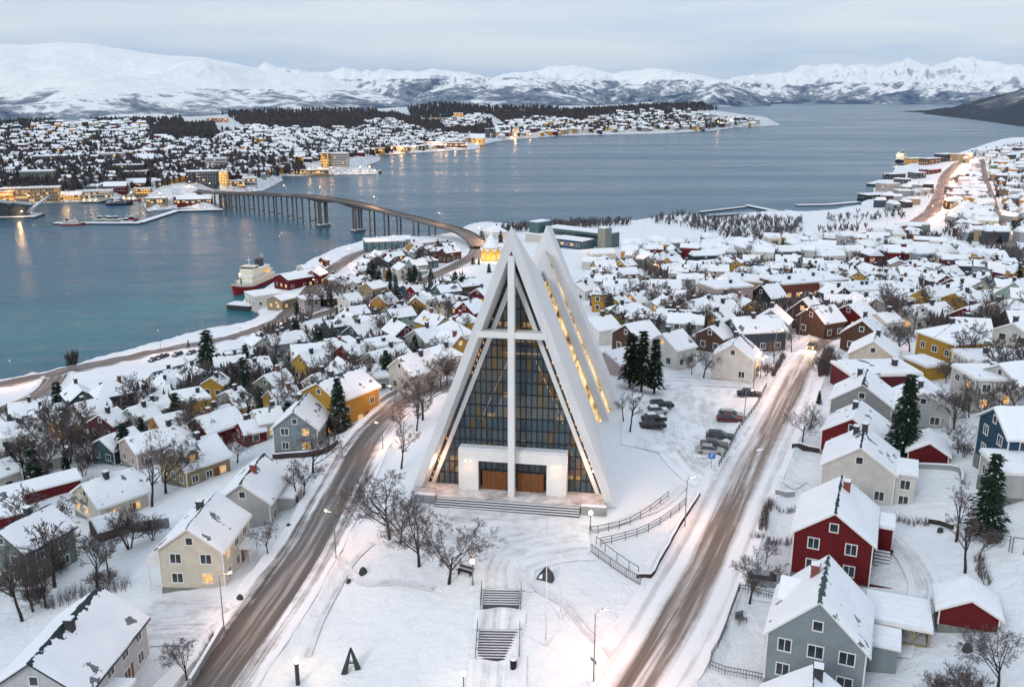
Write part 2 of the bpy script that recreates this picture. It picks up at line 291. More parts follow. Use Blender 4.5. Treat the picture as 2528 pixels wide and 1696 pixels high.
def water_mat():
    m = bpy.data.materials.new("sea_water"); m.use_nodes = True; t = m.node_tree; b = t.nodes['Principled BSDF']
    g = N(t, 'ShaderNodeNewGeometry'); mp = N(t, 'ShaderNodeMapping'); mp.inputs['Scale'].default_value = (.16, .34, .2); mp.inputs['Rotation'].default_value = (0, 0, R(-14)); t.links.new(g.outputs['Position'], mp.inputs[0])
    w1 = N(t, 'ShaderNodeTexNoise', inp={'Scale': 1.0, 'Detail': 5.0, 'Roughness': .6}); t.links.new(mp.outputs[0], w1.inputs['Vector'])
    mp2 = N(t, 'ShaderNodeMapping'); mp2.inputs['Scale'].default_value = (.0016, .011, 1); mp2.inputs['Rotation'].default_value = (0, 0, R(-17)); t.links.new(g.outputs['Position'], mp2.inputs[0])
    w2 = N(t, 'ShaderNodeTexNoise', inp={'Scale': 1.0, 'Detail': 6.0, 'Roughness': .6, 'Distortion': .6}); t.links.new(mp2.outputs[0], w2.inputs['Vector'])
    mp4 = N(t, 'ShaderNodeMapping'); mp4.inputs['Scale'].default_value = (.022, .06, .2); mp4.inputs['Rotation'].default_value = (0, 0, R(-20)); t.links.new(g.outputs['Position'], mp4.inputs[0])
    w4 = N(t, 'ShaderNodeTexNoise', inp={'Scale': 1.0, 'Detail': 3.0, 'Roughness': .5}); t.links.new(mp4.outputs[0], w4.inputs['Vector'])
    # shallow, greener water over the shelf along the near shore
    mp3 = N(t, 'ShaderNodeMapping'); mp3.inputs['Scale'].default_value = (.012, .02, 1); t.links.new(g.outputs['Position'], mp3.inputs[0])
    w3 = N(t, 'ShaderNodeTexNoise', inp={'Scale': 1.0, 'Detail': 4.0}); t.links.new(mp3.outputs[0], w3.inputs['Vector'])
    s = N(t, 'ShaderNodeSeparateXYZ'); t.links.new(g.outputs['Position'], s.inputs[0])
    dx = mth(t, 'DIVIDE', mth(t, 'SUBTRACT', s.outputs[0], -150.0), 110.0); dy = mth(t, 'DIVIDE', mth(t, 'SUBTRACT', mth(t, 'ADD', s.outputs[1], mth(t, 'MULTIPLY', s.outputs[0], -.45)), 445.0), 75.0)
    d2 = mth(t, 'ADD', mth(t, 'MULTIPLY', dx, dx), mth(t, 'MULTIPLY', dy, dy))
    shelf = mth(t, 'MULTIPLY', mth(t, 'POWER', 2.718, mth(t, 'MULTIPLY', d2, -1.0)), ramp(t, [(.3, .35), (.65, 1)], w3.outputs[0]).outputs[0])
    base = mix(t, shelf, (.026, .10, .165), (.033, .175, .21))
    t.links.new(base, b.inputs['Base Color'])
    rr = ramp(t, [(.35, .15), (.5, .25), (.7, .34)], w2.outputs[0]); t.links.new(rr.outputs[0], b.inputs['Roughness'])
    b.inputs['IOR'].default_value = 1.33; b.inputs['Specular IOR Level'].default_value = .22
    bp = N(t, 'ShaderNodeBump', inp={'Distance': 1.0, 'Strength': .62}); t.links.new(mth(t, 'ADD', mth(t, 'MULTIPLY', w4.outputs[0], 3.5), mth(t, 'ADD', w1.outputs[0], mth(t, 'MULTIPLY', w2.outputs[0], .8))), bp.inputs['Height']); t.links.new(bp.outputs[0], b.inputs['Normal'])
    return m
def mountain_mat(name, tree_z, tree_amt, rock=(.16, .23, .34), tree=(.06, .10, .17)):  # default rock and tree colours hold the blue of haze and shade
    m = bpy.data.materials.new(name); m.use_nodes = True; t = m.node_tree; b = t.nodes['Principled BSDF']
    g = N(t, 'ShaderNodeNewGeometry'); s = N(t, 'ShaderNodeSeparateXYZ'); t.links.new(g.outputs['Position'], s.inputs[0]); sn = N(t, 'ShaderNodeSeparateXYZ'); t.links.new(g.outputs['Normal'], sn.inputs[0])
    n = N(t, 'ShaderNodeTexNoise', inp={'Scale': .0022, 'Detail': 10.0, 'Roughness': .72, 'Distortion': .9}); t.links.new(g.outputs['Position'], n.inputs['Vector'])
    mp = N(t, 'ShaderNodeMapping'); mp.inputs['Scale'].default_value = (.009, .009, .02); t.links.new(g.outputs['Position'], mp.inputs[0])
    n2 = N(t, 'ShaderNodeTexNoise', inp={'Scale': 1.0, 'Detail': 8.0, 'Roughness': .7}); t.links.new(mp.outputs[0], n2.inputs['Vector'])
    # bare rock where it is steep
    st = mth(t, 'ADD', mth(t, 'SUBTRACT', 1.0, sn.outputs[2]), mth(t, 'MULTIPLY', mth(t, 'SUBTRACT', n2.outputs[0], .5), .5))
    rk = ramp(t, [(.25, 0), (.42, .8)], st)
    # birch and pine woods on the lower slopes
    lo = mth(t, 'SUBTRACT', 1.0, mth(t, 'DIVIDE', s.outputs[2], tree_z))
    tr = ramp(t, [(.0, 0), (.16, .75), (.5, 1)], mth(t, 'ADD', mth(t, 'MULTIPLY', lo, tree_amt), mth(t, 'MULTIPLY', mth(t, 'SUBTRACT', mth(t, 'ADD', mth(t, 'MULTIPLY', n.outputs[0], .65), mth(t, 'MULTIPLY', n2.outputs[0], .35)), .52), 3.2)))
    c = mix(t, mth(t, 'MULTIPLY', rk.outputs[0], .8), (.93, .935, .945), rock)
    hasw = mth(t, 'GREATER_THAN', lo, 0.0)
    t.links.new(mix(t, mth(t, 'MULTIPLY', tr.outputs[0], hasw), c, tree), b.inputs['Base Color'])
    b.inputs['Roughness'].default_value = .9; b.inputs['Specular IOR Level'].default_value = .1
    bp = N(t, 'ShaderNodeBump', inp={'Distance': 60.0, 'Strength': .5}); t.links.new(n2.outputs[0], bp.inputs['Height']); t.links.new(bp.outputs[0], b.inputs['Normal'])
    return m
M = dict(snow=snow_ground(), roof=roof_mat(), wall=wall_mat(), paint=paint_mat(), water=water_mat(),
    snowcap=mat("snow_cap", SNOWC, .75, .25, noise=(.8, .05), bump=(1.5, .15)),
    trimw=mat("white_trim", (.72, .71, .68), .6), trimd=mat("dark_trim", (.05, .055, .065), .6), found=mat("grey_foundation", (.19, .2, .18), .9, noise=(2, .25)),
    glass=mat("window_glass", (.035, .045, .055), .12, .5, noise=(.7, .8)), lit=mat("lit_window", (.5, .3, .1), .3, .3, emit=(1.0, .50, .15), es=1.1, noise=(3, .5)),
    brick=mat("chimney_brick", (.2, .07, .05), .9, noise=(6, .35)), soot=mat("dark_chimney", (.05, .05, .055), .9, noise=(6, .3)),
    concrete=mat("pale_concrete", (.76, .755, .74), .7, noise=(.4, .07), bump=(3, .02)), greyc=mat("grey_concrete", (.27, .28, .29), .85, noise=(.6, .2), bump=(3, .03)),
    bark=mat("bark", (.05, .04, .038), .9, .1, noise=(4, .3)), twig=mat("twigs", (.12, .098, .094), .9, .1), birch=mat("birch_twigs", (.13, .085, .075), .9, .1),
    needle=mat("needles", (.022, .042, .027), .85, .15, noise=(1.3, .5)), pine=mat("pine_needles", (.03, .038, .02), .85, .15, noise=(1.3, .5)), wood=mat("stained_wood", (.17, .062, .016), .5, .35, noise=(2.5, .35)),
    metal=mat("galvanised_metal", (.2, .21, .22), .5, .4, .5), black=mat("black_rubber", (.015, .015, .017), .8), rail=mat("weathered_rail", (.12, .12, .125), .8, noise=(3, .3)),
    walllamp=mat("wall_lamp_glass", (.9, .75, .5), .3, .3, emit=(1.0, .75, .42), es=2.2),
    lamp=mat("lamp_globe", (.9, .8, .6), .3, .3, emit=(1.0, .72, .4), es=14.0), lampfar=mat("harbour_lamp_globe", (.9, .7, .4), .3, .3, emit=(1.0, .55, .2), es=12.0),
    shipred=mat("red_hull_paint", (.30, .018, .02), .45, .4, noise=(.5, .3)), shipw=mat("ship_white_paint", (.72, .68, .55), .5, .4, noise=(.6, .12)), dark=mat("dark_steel", (.03, .035, .045), .5, .4, noise=(1, .3)),
    rock=mat("sculpture_bronze", (.03, .04, .042), .5, .4, noise=(3, .4)),
    darkstone=mat("dark_step_stone", (.075, .075, .08), .85, noise=(2, .3)), bridgec=mat("bridge_concrete", (.125, .12, .115), .85, noise=(.3, .25)),
    roadA=road_mat("road_left", ((.06, .053, .05), (.125, .109, .102), (.42, .39, .38)), (.52, .64, .74), 3.1),
    roadB=road_mat("road_right", ((.085, .07, .062), (.21, .165, .14), (.60, .56, .55)), (.14, .38, .66), 8.4),
    roadC=road_mat("road_shore", ((.075, .06, .05), (.13, .10, .085), (.30, .25, .22)), (.62, .8, .92), 5.5))
# ------------------------------------------------------------------ lie of the land: (x, y in the photograph, height)
def rbf(pts):
    P = np.array([(math.degrees(math.atan2(p[0], p[1])) / 8.0, 4.0 * math.log(math.hypot(p[0], p[1]))) for p in pts]); z = np.array([p[2] for p in pts], float)
    n = len(P); D = np.linalg.norm(P[:, None] - P[None], axis=-1); A = np.zeros((n + 3, n + 3)); A[:n, :n] = D + np.eye(n) * 1e-3
    A[:n, n] = 1; A[:n, n + 1:] = P; A[n, :n] = 1; A[n + 1:, :n] = P.T; w = np.linalg.solve(A, np.concatenate([z, np.zeros(3)]))
    def f(X, Y):
        q = np.stack([np.degrees(np.arctan2(X, Y)) / 8.0, 4.0 * np.log(np.hypot(X, Y))], -1); sh = q.shape[:-1]; q = q.reshape(-1, 2); out = np.empty(len(q))
        for i in range(0, len(q), 20000):
            qq = q[i:i + 20000]; out[i:i + 20000] = np.linalg.norm(qq[:, None] - P[None], axis=-1) @ w[:n] + w[n] + qq @ w[n + 1:]
        return out.reshape(sh)
    return f
def seg_dist(X, Y, poly, closed=True):
    d = np.full(X.shape, 1e9); n = len(poly)
    for i in range(n if closed else n - 1):
        a, b = poly[i], poly[(i + 1) % n]; dx, dy = b[0] - a[0], b[1] - a[1]; L = dx * dx + dy * dy + 1e-9
        t = np.clip(((X - a[0]) * dx + (Y - a[1]) * dy) / L, 0, 1); d = np.minimum(d, np.hypot(X - a[0] - t * dx, Y - a[1] - t * dy))
    return d
def inside(X, Y, poly):
    r = np.zeros(X.shape, bool); n = len(poly)
    for i in range(n):
        (x0, y0), (x1, y1) = poly[i][:2], poly[(i + 1) % n][:2]
        if y0 != y1: r ^= ((y0 > Y) != (y1 > Y)) & (X < (x1 - x0) * (Y - y0) / (y1 - y0) + x0)
    return r
def smooth(pts, step):
    P = [np.array(p, float) for p in pts]; out = []
    for i in range(len(P) - 1):
        p0, p1, p2, p3 = P[max(i - 1, 0)], P[i], P[i + 1], P[min(i + 2, len(P) - 1)]
        n = max(2, int(np.linalg.norm(p2 - p1) / step))
        for k in range(n):
            t = k / n; out.append(.5 * (2 * p1 + (p2 - p0) * t + (2 * p0 - 5 * p1 + 4 * p2 - p3) * t * t + (3 * p1 - p0 - 3 * p2 + p3) * t ** 3))
    out.append(P[-1]); return np.array(out)
CTRL = [(945, 1120, 38.8), (1395, 1165, 38), (1165, 1180, 38), (1140, 1345, 37.3), (1135, 1510, 33.6), (1130, 1620, 32.5), (1250, 1300, 37.2), (1000, 1300, 36.5), (800, 1400, 33), (700, 1560, 31), (480, 1568, 30.5), (740, 1190, 34), (850, 985, 33.5),
    (905, 930, 33), (1010, 882, 32.5), (900, 1100, 36.5), (450, 1350, 31), (600, 1190, 30.5), (100, 1250, 25), (0, 1500, 28), (250, 1560, 29.5), (0, 1100, 18), (300, 1000, 19), (235, 1160, 23), (600, 950, 22), (690, 1010, 27), (850, 850, 27), (700, 800, 17), (500, 830, 9.5),
    (300, 900, 10), (100, 900, 3.5), (-150, 940, 3), (250, 835, 2.5), (500, 772, 3), (640, 730, 3), (760, 615, 3.5), (900, 562, 4), (720, 700, 8), (1000, 700, 17), (900, 640, 7), (1000, 600, 6), (1092, 575, 9.0), (1062, 535, 4), (1390, 900, 39.3), (1480, 850, 37), (1440, 1000, 38), (1600, 950, 37), (1650, 1110, 37),
    (1440, 1568, 34), (1620, 1290, 36), (1500, 1300, 36.8), (1720, 1060, 37), (1850, 800, 35.5), (1930, 757, 34), (1870, 1530, 35.5), (1930, 1320, 37.3), (2010, 1140, 38.3), (2100, 1000, 39), (2300, 900, 40), (2200, 810, 37), (2330, 1300, 40.5), (2330, 1560, 39), (1500, 760, 31),
    (1400, 650, 18), (1700, 620, 14.5), (1900, 650, 17), (1450, 560, 5), (1650, 530, 3.5), (1900, 550, 6), (2100, 620, 15), (2337, 600, 24), (2337, 700, 34), (2300, 450, 16), (2330, 345, 18), (2500, 330, 28), (2600, 700, 45), (2600, 1100, 48), (2150, 480, 6), (2100, 385, 2.5), (2200, 350, 9),
    (2020, 440, 2), (1850, 490, 1.8), (1600, 505, 2), (1300, 540, 4), (1170, 560, 6)]
ctrl_xyz = [onz('d', x, y, z) for x, y, z in CTRL]
ctrl_xyz += [np.array(p, float) for p in ((-60, 20, 26), (0, 25, 29), (60, 20, 36), (-200, 60, 14), (-260, 130, 4), (200, 60, 50))]
land_f = rbf(ctrl_xyz)
SHORE = [(-200, 905), (0, 866), (40, 862), (70, 848), (110, 850), (180, 829), (330, 790), (460, 758), (530, 745), (565, 738), (585, 722), (582, 712), (560, 708), (545, 700), (560, 682), (600, 662), (640, 636), (690, 605), (760, 571), (830, 551), (900, 541), (960, 547), (1030, 538), (1062, 515), (1110, 508),
    (1200, 517), (1300, 509), (1450, 505), (1520, 492), (1600, 492), (1640, 500), (1700, 490), (1760, 482), (1850, 484), (1900, 480), (1960, 470), (1985, 448), (2000, 420), (2030, 400), (2045, 383), (2110, 372), (2160, 362), (2250, 335), (2340, 322), (2500, 305)]
shore_xy = [tuple(onz('d', x, y)[:2]) for x, y in SHORE] + [(2600, 1900), (2600, -300), (-900, -300), (-900, 250)]
# roads: photograph points, half width in metres
ROADS = dict(
    road_left=('roadA', 4.6, [(395, 1700), (470, 1580), (560, 1460), (655, 1330), (725, 1215), (785, 1100), (835, 1010), (885, 950), (945, 905), (1000, 882), (1060, 868), (1110, 858)]),
    road_right=('roadB', 4.4, [(1380, 1690), (1440, 1580), (1515, 1460), (1590, 1330), (1645, 1210), (1690, 1110), (1735, 1020), (1790, 920), (1830, 840), (1860, 795), (1900, 770), (1960, 752), (2040, 742)]),
    road_shore=('roadC', 5.0, [(-120, 902), (0, 878), (150, 848), (300, 815), (430, 790), (540, 768), (625, 738), (680, 695), (720, 655), (765, 612), (820, 580), (880, 565), (950, 560), (1020, 553)]),
    road_upper=('roadC', 3.6, [(-100, 960), (0, 938), (70, 912), (110, 885), (130, 856)]),
    road_ramp=('roadC', 5.0, [(1093, 562), (1086, 582), (1055, 600), (1010, 622), (950, 648), (890, 668), (800, 698), (720, 722), (650, 742)]),
    road_valley=('roadC', 6.0, [(1960, 538), (2030, 524), (2095, 505), (2135, 470), (2150, 430), (2160, 400), (2185, 375), (2215, 362)]),
    road_hill=('roadC', 3.6, [(2310, 575), (2285, 520), (2262, 460), (2248, 410), (2240, 365)]),
    road_lane=('roadC', 2.6, [(560, 945), (640, 905), (700, 880), (790, 840), (850, 812), (960, 758), (1050, 700)]),
    road_back=('roadC', 2.6, [(300, 1000), (400, 955), (520, 905), (640, 850), (760, 790), (860, 740), (980, 680)]),
    road_cross=('roadC', 2.8, [(1440, 640), (1560, 648), (1700, 662), (1900, 690), (2080, 715), (2260, 745)]),
    road_terrace=('roadC', 2.8, [(1420, 600), (1600, 603), (1800, 610), (2000, 622), (2200, 645), (2330, 680)]),
    road_village=('roadC', 3.0, [(1895, 772), (1870, 745), (1800, 735), (1700, 705), (1600, 690), (1500, 660), (1420, 610), (1385, 575)]))
NAZ, A0, A1 = 640, R(-52), R(52); D0n, D1n, NR = 24.0, 2000.0, 520
az = np.linspace(A0, A1, NAZ); lr = np.linspace(math.log(D0n), math.log(D1n), NR)
gA, gL = np.meshgrid(az, lr); gX, gY = np.sin(gA) * np.exp(gL), np.cos(gA) * np.exp(gL)
gZ = land_f(gX, gY)
gZ = gZ + fbm(gX / 23, gY / 23, 3, 5) * .22 + fbm(gX / 5, gY / 5, 4, 9) * .13
# the level the church and its forecourt stand on
CH_O, CH_A = np.array([-.1, 109.2, 38.9]), R(9.3)
cu, cv = np.array([math.cos(CH_A), -math.sin(CH_A)]), np.array([math.sin(CH_A), math.cos(CH_A)])
lu = (gX - CH_O[0]) * cu[0] + (gY - CH_O[1]) * cu[1]; lv = (gX - CH_O[0]) * cv[0] + (gY - CH_O[1]) * cv[1]
dd = np.hypot(np.maximum(np.abs(lu) - 13.5, 0), np.maximum(np.abs(lv - 21) - 22, 0)); wgt = np.exp(-(dd / 4.0) ** 2)
gZ = gZ * (1 - wgt) + (38.4 + .02 * lv.clip(0, 40)) * wgt
gZ += 2.0 * np.exp(-((lu - 14.5) / 2.6) ** 2 - ((lv - 38) / 6.5) ** 2)
# the cut the outdoor stairs lie in is plain sloping snow
ROAD_XY = {}
def zfun_first(X, Y): return land_f(np.array([X]), np.array([Y]))[0]
def at_raw(zn, x, y):
    r = ray(zn, x, y); lo = None
    for D in np.exp(np.linspace(math.log(45), math.log(2600), 420)):
        t = D / math.hypot(r[0], r[1]); 
        if HC + r[2] * t < zfun_first(r[0] * t, r[1] * t): break
        lo = t
    hi, lo = t, lo or t
    for _ in range(20):
        m_ = (lo + hi) / 2
        if HC + r[2] * m_ < zfun_first(r[0] * m_, r[1] * m_): hi = m_
        else: lo = m_
    return np.array([r[0] * hi, r[1] * hi])
for k, (mt, hw, pts) in ROADS.items():
    ROAD_XY[k] = smooth([at_raw('d', x, y) for x, y in pts], 2.5)
ramp_top = ROAD_XY['road_ramp'][0]
for k, (mt, hw, pts) in ROADS.items():       # ploughed banks beside each road
    P = ROAD_XY[k]; bx0, bx1, by0, by1 = P[:, 0].min() - 12, P[:, 0].max() + 12, P[:, 1].min() - 12, P[:, 1].max() + 12
    sel = (gX > bx0) & (gX < bx1) & (gY > by0) & (gY < by1); d = seg_dist(gX[sel], gY[sel], P[::2] if len(P) > 60 else P, False)
    lump = .75 + .5 * fbm(gX[sel] / 3.1, gY[sel] / 3.1, 2, 31)
    gZ[sel] += .6 * lump * np.exp(-((d - hw - .9) / .75) ** 2) - .12 * (d < hw + .2)
sdn = seg_dist(gX, gY, shore_xy); sdn = np.where(inside(gX, gY, shore_xy), sdn, -sdn)
sdn = sdn + fbm(gX / 14, gY / 14, 3, 77) * 1.6
gZ = np.where(sdn > 0, np.minimum(np.maximum(gZ, .9), .1 + sdn * .55), np.maximum(sdn * .4, -4.0))
ground = tag(obj("ground", grid_mesh("ground", gX, gY, gZ, [M['snow']])), kind='structure')
def gz(x, y):
    a = math.atan2(x, y); l = math.log(max(math.hypot(x, y), D0n))
    i = min(max((a - A0) / (A1 - A0) * (NAZ - 1), 0), NAZ - 1.001); j = min(max((l - lr[0]) / (lr[-1] - lr[0]) * (NR - 1), 0), NR - 1.001)
    i0, j0 = int(i), int(j); fi, fj = i - i0, j - j0
    return (gZ[j0, i0] * (1 - fi) + gZ[j0, i0 + 1] * fi) * (1 - fj) + (gZ[j0 + 1, i0] * (1 - fi) + gZ[j0 + 1, i0 + 1] * fi) * fj
def at(zn, x, y, up=0.0, zf=None, D0=45, D1=2000):      # where the line of sight through a photograph point meets the ground (or up metres above it)
    zf = zf or gz; r = ray(zn, x, y); h = math.hypot(r[0], r[1]); prev = None; t = 0
    for D in np.exp(np.linspace(math.log(D0), math.log(D1), 300)):
        t = D / h
        if HC + r[2] * t < max(zf(r[0] * t, r[1] * t), -.2) + up: break
        prev = t
    hi, lo = t, prev or t
    for _ in range(16):
        m_ = (lo + hi) / 2
        if HC + r[2] * m_ < max(zf(r[0] * m_, r[1] * m_), -.2) + up: hi = m_
        else: lo = m_
    return np.array([r[0] * hi, r[1] * hi, HC + r[2] * hi])
def strip(name, P, hw, mt, lift, zf, label=None):
    T = np.gradient(P, axis=0); T /= np.linalg.norm(T, axis=1)[:, None] + 1e-9; Nn = np.stack([T[:, 1], -T[:, 0]], -1)
    us = np.linspace(-1.0, 1.0, 11); X = P[:, 0][:, None] + Nn[:, 0][:, None] * us * hw; Y = P[:, 1][:, None] + Nn[:, 1][:, None] * us * hw
    Z = np.vectorize(zf)(X, Y) + lift + np.hypot(X, Y) * .00035; L = np.concatenate([[0], np.cumsum(np.linalg.norm(np.diff(P, axis=0), axis=1))])
    U = np.broadcast_to(us, X.shape) * 1.0; V = np.broadcast_to(L[:, None], X.shape)
    return tag(obj(name, grid_mesh(name, X, Y, Z, [mt], True, (U, V))), kind='structure')
for i, (k, (mt, hw, pts)) in enumerate(ROADS.items()):
    strip(k, ROAD_XY[k], hw + (.9 if hw > 3.7 else .5), M[mt], .07 + i * .012, gz)
for i, (nm, hw, am, pts) in enumerate((('forecourt_path', 7.5, .8, [(1010, 1195), (1100, 1200), (1200, 1205), (1300, 1200), (1335, 1198)]), ('forecourt_path', 3.6, .8, [(1330, 1235), (1240, 1250), (1160, 1280), (1145, 1340)]), ('car_park_path', 11.0, .8, [(1585, 1045), (1575, 980), (1570, 925), (1590, 880)]), ('car_park_path', 4.5, .9, [(1640, 1100), (1600, 1070), (1550, 1010), (1530, 960)]), ('side_lane', 3.4, .8, [(1420, 862), (1540, 868), (1650, 872), (1775, 880)]), ('driveway', 4.2, .9, [(330, 1395), (420, 1400), (470, 1400), (505, 1402)]), ('driveway', 2.6, .9, [(345, 1445), (430, 1440), (470, 1443)]), ('garden_path', 1.8, .8, [(1775, 1099), (1800, 1100), (1830, 1110)]), ('garden_path', 2.4, .9, [(1720, 1340), (1745, 1346), (1790, 1350)]), ('stair_path', 2.8, .8, [(1143, 1390), (1140, 1412), (1138, 1438)]), ('stair_path', 3.0, .7, [(1136, 1512), (1134, 1550), (1132, 1600)]), ('snow_track', .5, 1.0, [(1180, 1300), (1220, 1340), (1290, 1380), (1340, 1440), (1400, 1500)]), ('snow_track', .4, 1.0, [(760, 1270), (830, 1330), (900, 1330), (990, 1345)]), ('snow_track', .45, 1.0, [(850, 1240), (800, 1290), (740, 1400), (700, 1500)]), ('snow_track', .6, .9, [(1350, 1210), (1420, 1190), (1500, 1160), (1560, 1110)]), ('garden_path', 1.6, .7, [(2040, 1230), (2090, 1290), (2110, 1360), (2060, 1440), (2040, 1500)]))):
    strip(nm, smooth([at('d', x, y)[:2] for x, y in pts], 1.2), hw, worn_mat(nm + '_snow', am, i * 3.7), .045 + i * .006, gz)
# ------------------------------------------------------------------ the sea
tag(obj("sea", grid_mesh("sea", *np.meshgrid(np.linspace(-16000, 16000, 5), np.linspace(-600, 22000, 5)), np.zeros((5, 5)), [M['water']])), kind='structure')
# ------------------------------------------------------------------ the island with the town across the water
ISH = [(-200, 474), (0, 469), (70, 466), (185, 462), (235, 452), (258, 460), (300, 448), (330, 440), (338, 452), (325, 470), (335, 484), (400, 478), (505, 482), (502, 470), (500, 448), (540, 440), (600, 437), (628, 424), (648, 412), (642, 404), (700, 402), (780, 400), (862, 399), (866, 394), (835, 388), (842, 378), (868, 368), (870, 360), (852, 356),
    (950, 350), (1030, 345), (1097, 340), (1095, 333), (1130, 324), (1200, 317), (1290, 311), (1400, 308), (1500, 306), (1630, 299), (1680, 292), (1735, 290), (1783, 286), (1770, 282), (1745, 279)]
isl_xy = [tuple(onz('d', x, y)[:2]) for x, y in ISH] + [tuple(atD('d', x, 300, D)[:2]) for x, D in ((1720, 3900), (1600, 4600), (1300, 5200), (900, 5400), (460, 4900), (320, 4200), (130, 3900), (0, 3150), (-200, 3000))]
ICT = [(100, 435, 850), (300, 425, 900), (600, 415, 930), (800, 390, 1080), (0, 390, 1040), (300, 370, 1080), (600, 350, 1240), (900, 338, 1600), (600, 310, 1540), (300, 330, 1330), (150, 312, 1600), (400, 300, 1750), (0, 283, 2300), (300, 277, 2350), (560, 256, 2600), (780, 252, 2800), (1000, 239, 3000), (1250, 248, 2950), (1480, 234, 3300), (1600, 247, 3300),
    (1700, 263, 3200), (900, 320, 1760), (900, 290, 2050), (900, 265, 2550), (1200, 290, 2350), (1300, 270, 2750), (1480, 270, 2850), (1650, 277, 2900), (1100, 315, 1960), (1500, 295, 2550), (0, 440, 880), (600, 285, 1950), (1130, 265, 2600), (-150, 300, 2100), (-150, 400, 1000)]
ic = [atD('d', x, y, D) for x, y, D in ICT]
for x, D, z in ((0, 2900, 3), (250, 3200, 3), (560, 3800, 3), (1000, 4400, 10), (1400, 4500, 12), (1650, 3900, 8)):
    q = atD('d', x, 300, D); ic.append(np.array([q[0], q[1], z]))
isl_f = rbf(ic)
ia = np.linspace(R(-35), R(19), 420); il = np.linspace(math.log(690), math.log(5600), 330)
iA, iL = np.meshgrid(ia, il); iX, iY = np.sin(iA) * np.exp(iL), np.cos(iA) * np.exp(iL)
iZ = isl_f(iX, iY) + fbm(iX / 160, iY / 160, 4, 3) * 2.0
isd = seg_dist(iX, iY, isl_xy); isd = np.where(inside(iX, iY, isl_xy), isd, -isd)
iZ = np.where(isd > 0, np.minimum(np.maximum(iZ, 1.6), .2 + isd * .5), np.maximum(isd * .3, -4.0))
m_isl = snow_ground(.5); m_isl.name = "snow_island"
tag(obj("island_terrain", grid_mesh("island_terrain", iX, iY, iZ, [m_isl])), kind='structure')
def iz(x, y):
    a = math.atan2(x, y); l = math.log(max(math.hypot(x, y), 690.0))
    i = min(max((a - ia[0]) / (ia[-1] - ia[0]) * 419, 0), 418.999); j = min(max((l - il[0]) / (il[-1] - il[0]) * 329, 0), 328.999)
    i0, j0 = int(i), int(j); fi, fj = i - i0, j - j0
    return (iZ[j0, i0] * (1 - fi) + iZ[j0, i0 + 1] * fi) * (1 - fj) + (iZ[j0 + 1, i0] * (1 - fi) + iZ[j0 + 1, i0 + 1] * fi) * fj
def ati(zn, x, y, up=0.0): return at(zn, x, y, up, iz, 690, 5500)
# ------------------------------------------------------------------ mountains
def mountains(name, sky_pts, d0, d1, d2, rough, wl, mt, seed, azn=420, rn=130, pw=1.15, crest=.11):
    def azel(x, y): r = ray('d', x, y); return math.atan2(r[0], r[1]), r[2] / math.hypot(r[0], r[1])
    pa = [azel(x, y) for x, y in sky_pts]; xs = [p[0] for p in pa]; a = np.linspace(xs[0], xs[-1], azn)
    el = np.interp(a, xs, [p[1] for p in pa]); k = np.hanning(7); k /= k.sum(); el = np.convolve(np.pad(el, 3, mode='edge'), k, 'valid')
    D0 = np.interp(a, xs, d0) if isinstance(d0, (list, tuple)) else np.full(azn, float(d0)); D1 = np.interp(a, xs, d1) if isinstance(d1, (list, tuple)) else np.full(azn, float(d1))
    tt = np.concatenate([np.linspace(-.08, 1, rn), np.linspace(1.05, 1 + d2, 22)])
    Tt, Aa = np.meshgrid(tt, a, indexing='ij'); Dd = D0 + (D1 - D0) * Tt; X, Y = np.sin(Aa) * Dd, np.cos(Aa) * Dd
    top = HC + D1 * el + fbm(np.sin(a) * D1 / (wl * .25), np.cos(a) * D1 / (wl * .25), 6, seed, True) * rough * crest
    n = fbm(X / wl, Y / wl, 6, seed + 50, True); n2 = fbm(X / (wl * 2.1), Y / (wl * 2.1), 3, seed + 90)
    up = np.clip(Tt, 0, 1); prof = np.where(Tt <= 1, up ** pw, np.clip(1 - (Tt - 1) / d2 * .9, 0, 1))
    Z = top * prof + (n * .62 + n2 * .75 - .35) * rough * (np.clip(Tt, 0, 1) * (1 - np.clip(Tt, 0, 1)) * 4) ** .8 * (Tt <= 1)
    # nothing in front of the crest may rise above the sight line to the crest
    lim = HC + Dd * el - np.abs(D1 - Dd) * .004
    Z = np.where(Tt < 1, np.minimum(Z, np.maximum(lim, -6)), Z); Z = np.where(Tt < 0, -8.0, Z)
    return tag(obj(name, grid_mesh(name, X, Y, Z, [mt])), kind='structure')
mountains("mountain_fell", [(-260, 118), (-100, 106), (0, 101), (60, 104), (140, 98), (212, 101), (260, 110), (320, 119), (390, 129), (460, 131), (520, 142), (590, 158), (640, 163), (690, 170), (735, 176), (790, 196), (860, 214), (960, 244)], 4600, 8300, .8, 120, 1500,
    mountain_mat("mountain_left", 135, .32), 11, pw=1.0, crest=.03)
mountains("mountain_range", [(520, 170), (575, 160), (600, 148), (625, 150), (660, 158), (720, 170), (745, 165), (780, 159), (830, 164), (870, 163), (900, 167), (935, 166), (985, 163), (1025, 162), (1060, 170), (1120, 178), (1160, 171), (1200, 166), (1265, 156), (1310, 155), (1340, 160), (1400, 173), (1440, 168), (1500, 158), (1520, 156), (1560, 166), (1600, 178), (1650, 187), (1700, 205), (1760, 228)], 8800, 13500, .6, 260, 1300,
    mountain_mat("mountain_mid", 300, .42), 23, pw=1.0)
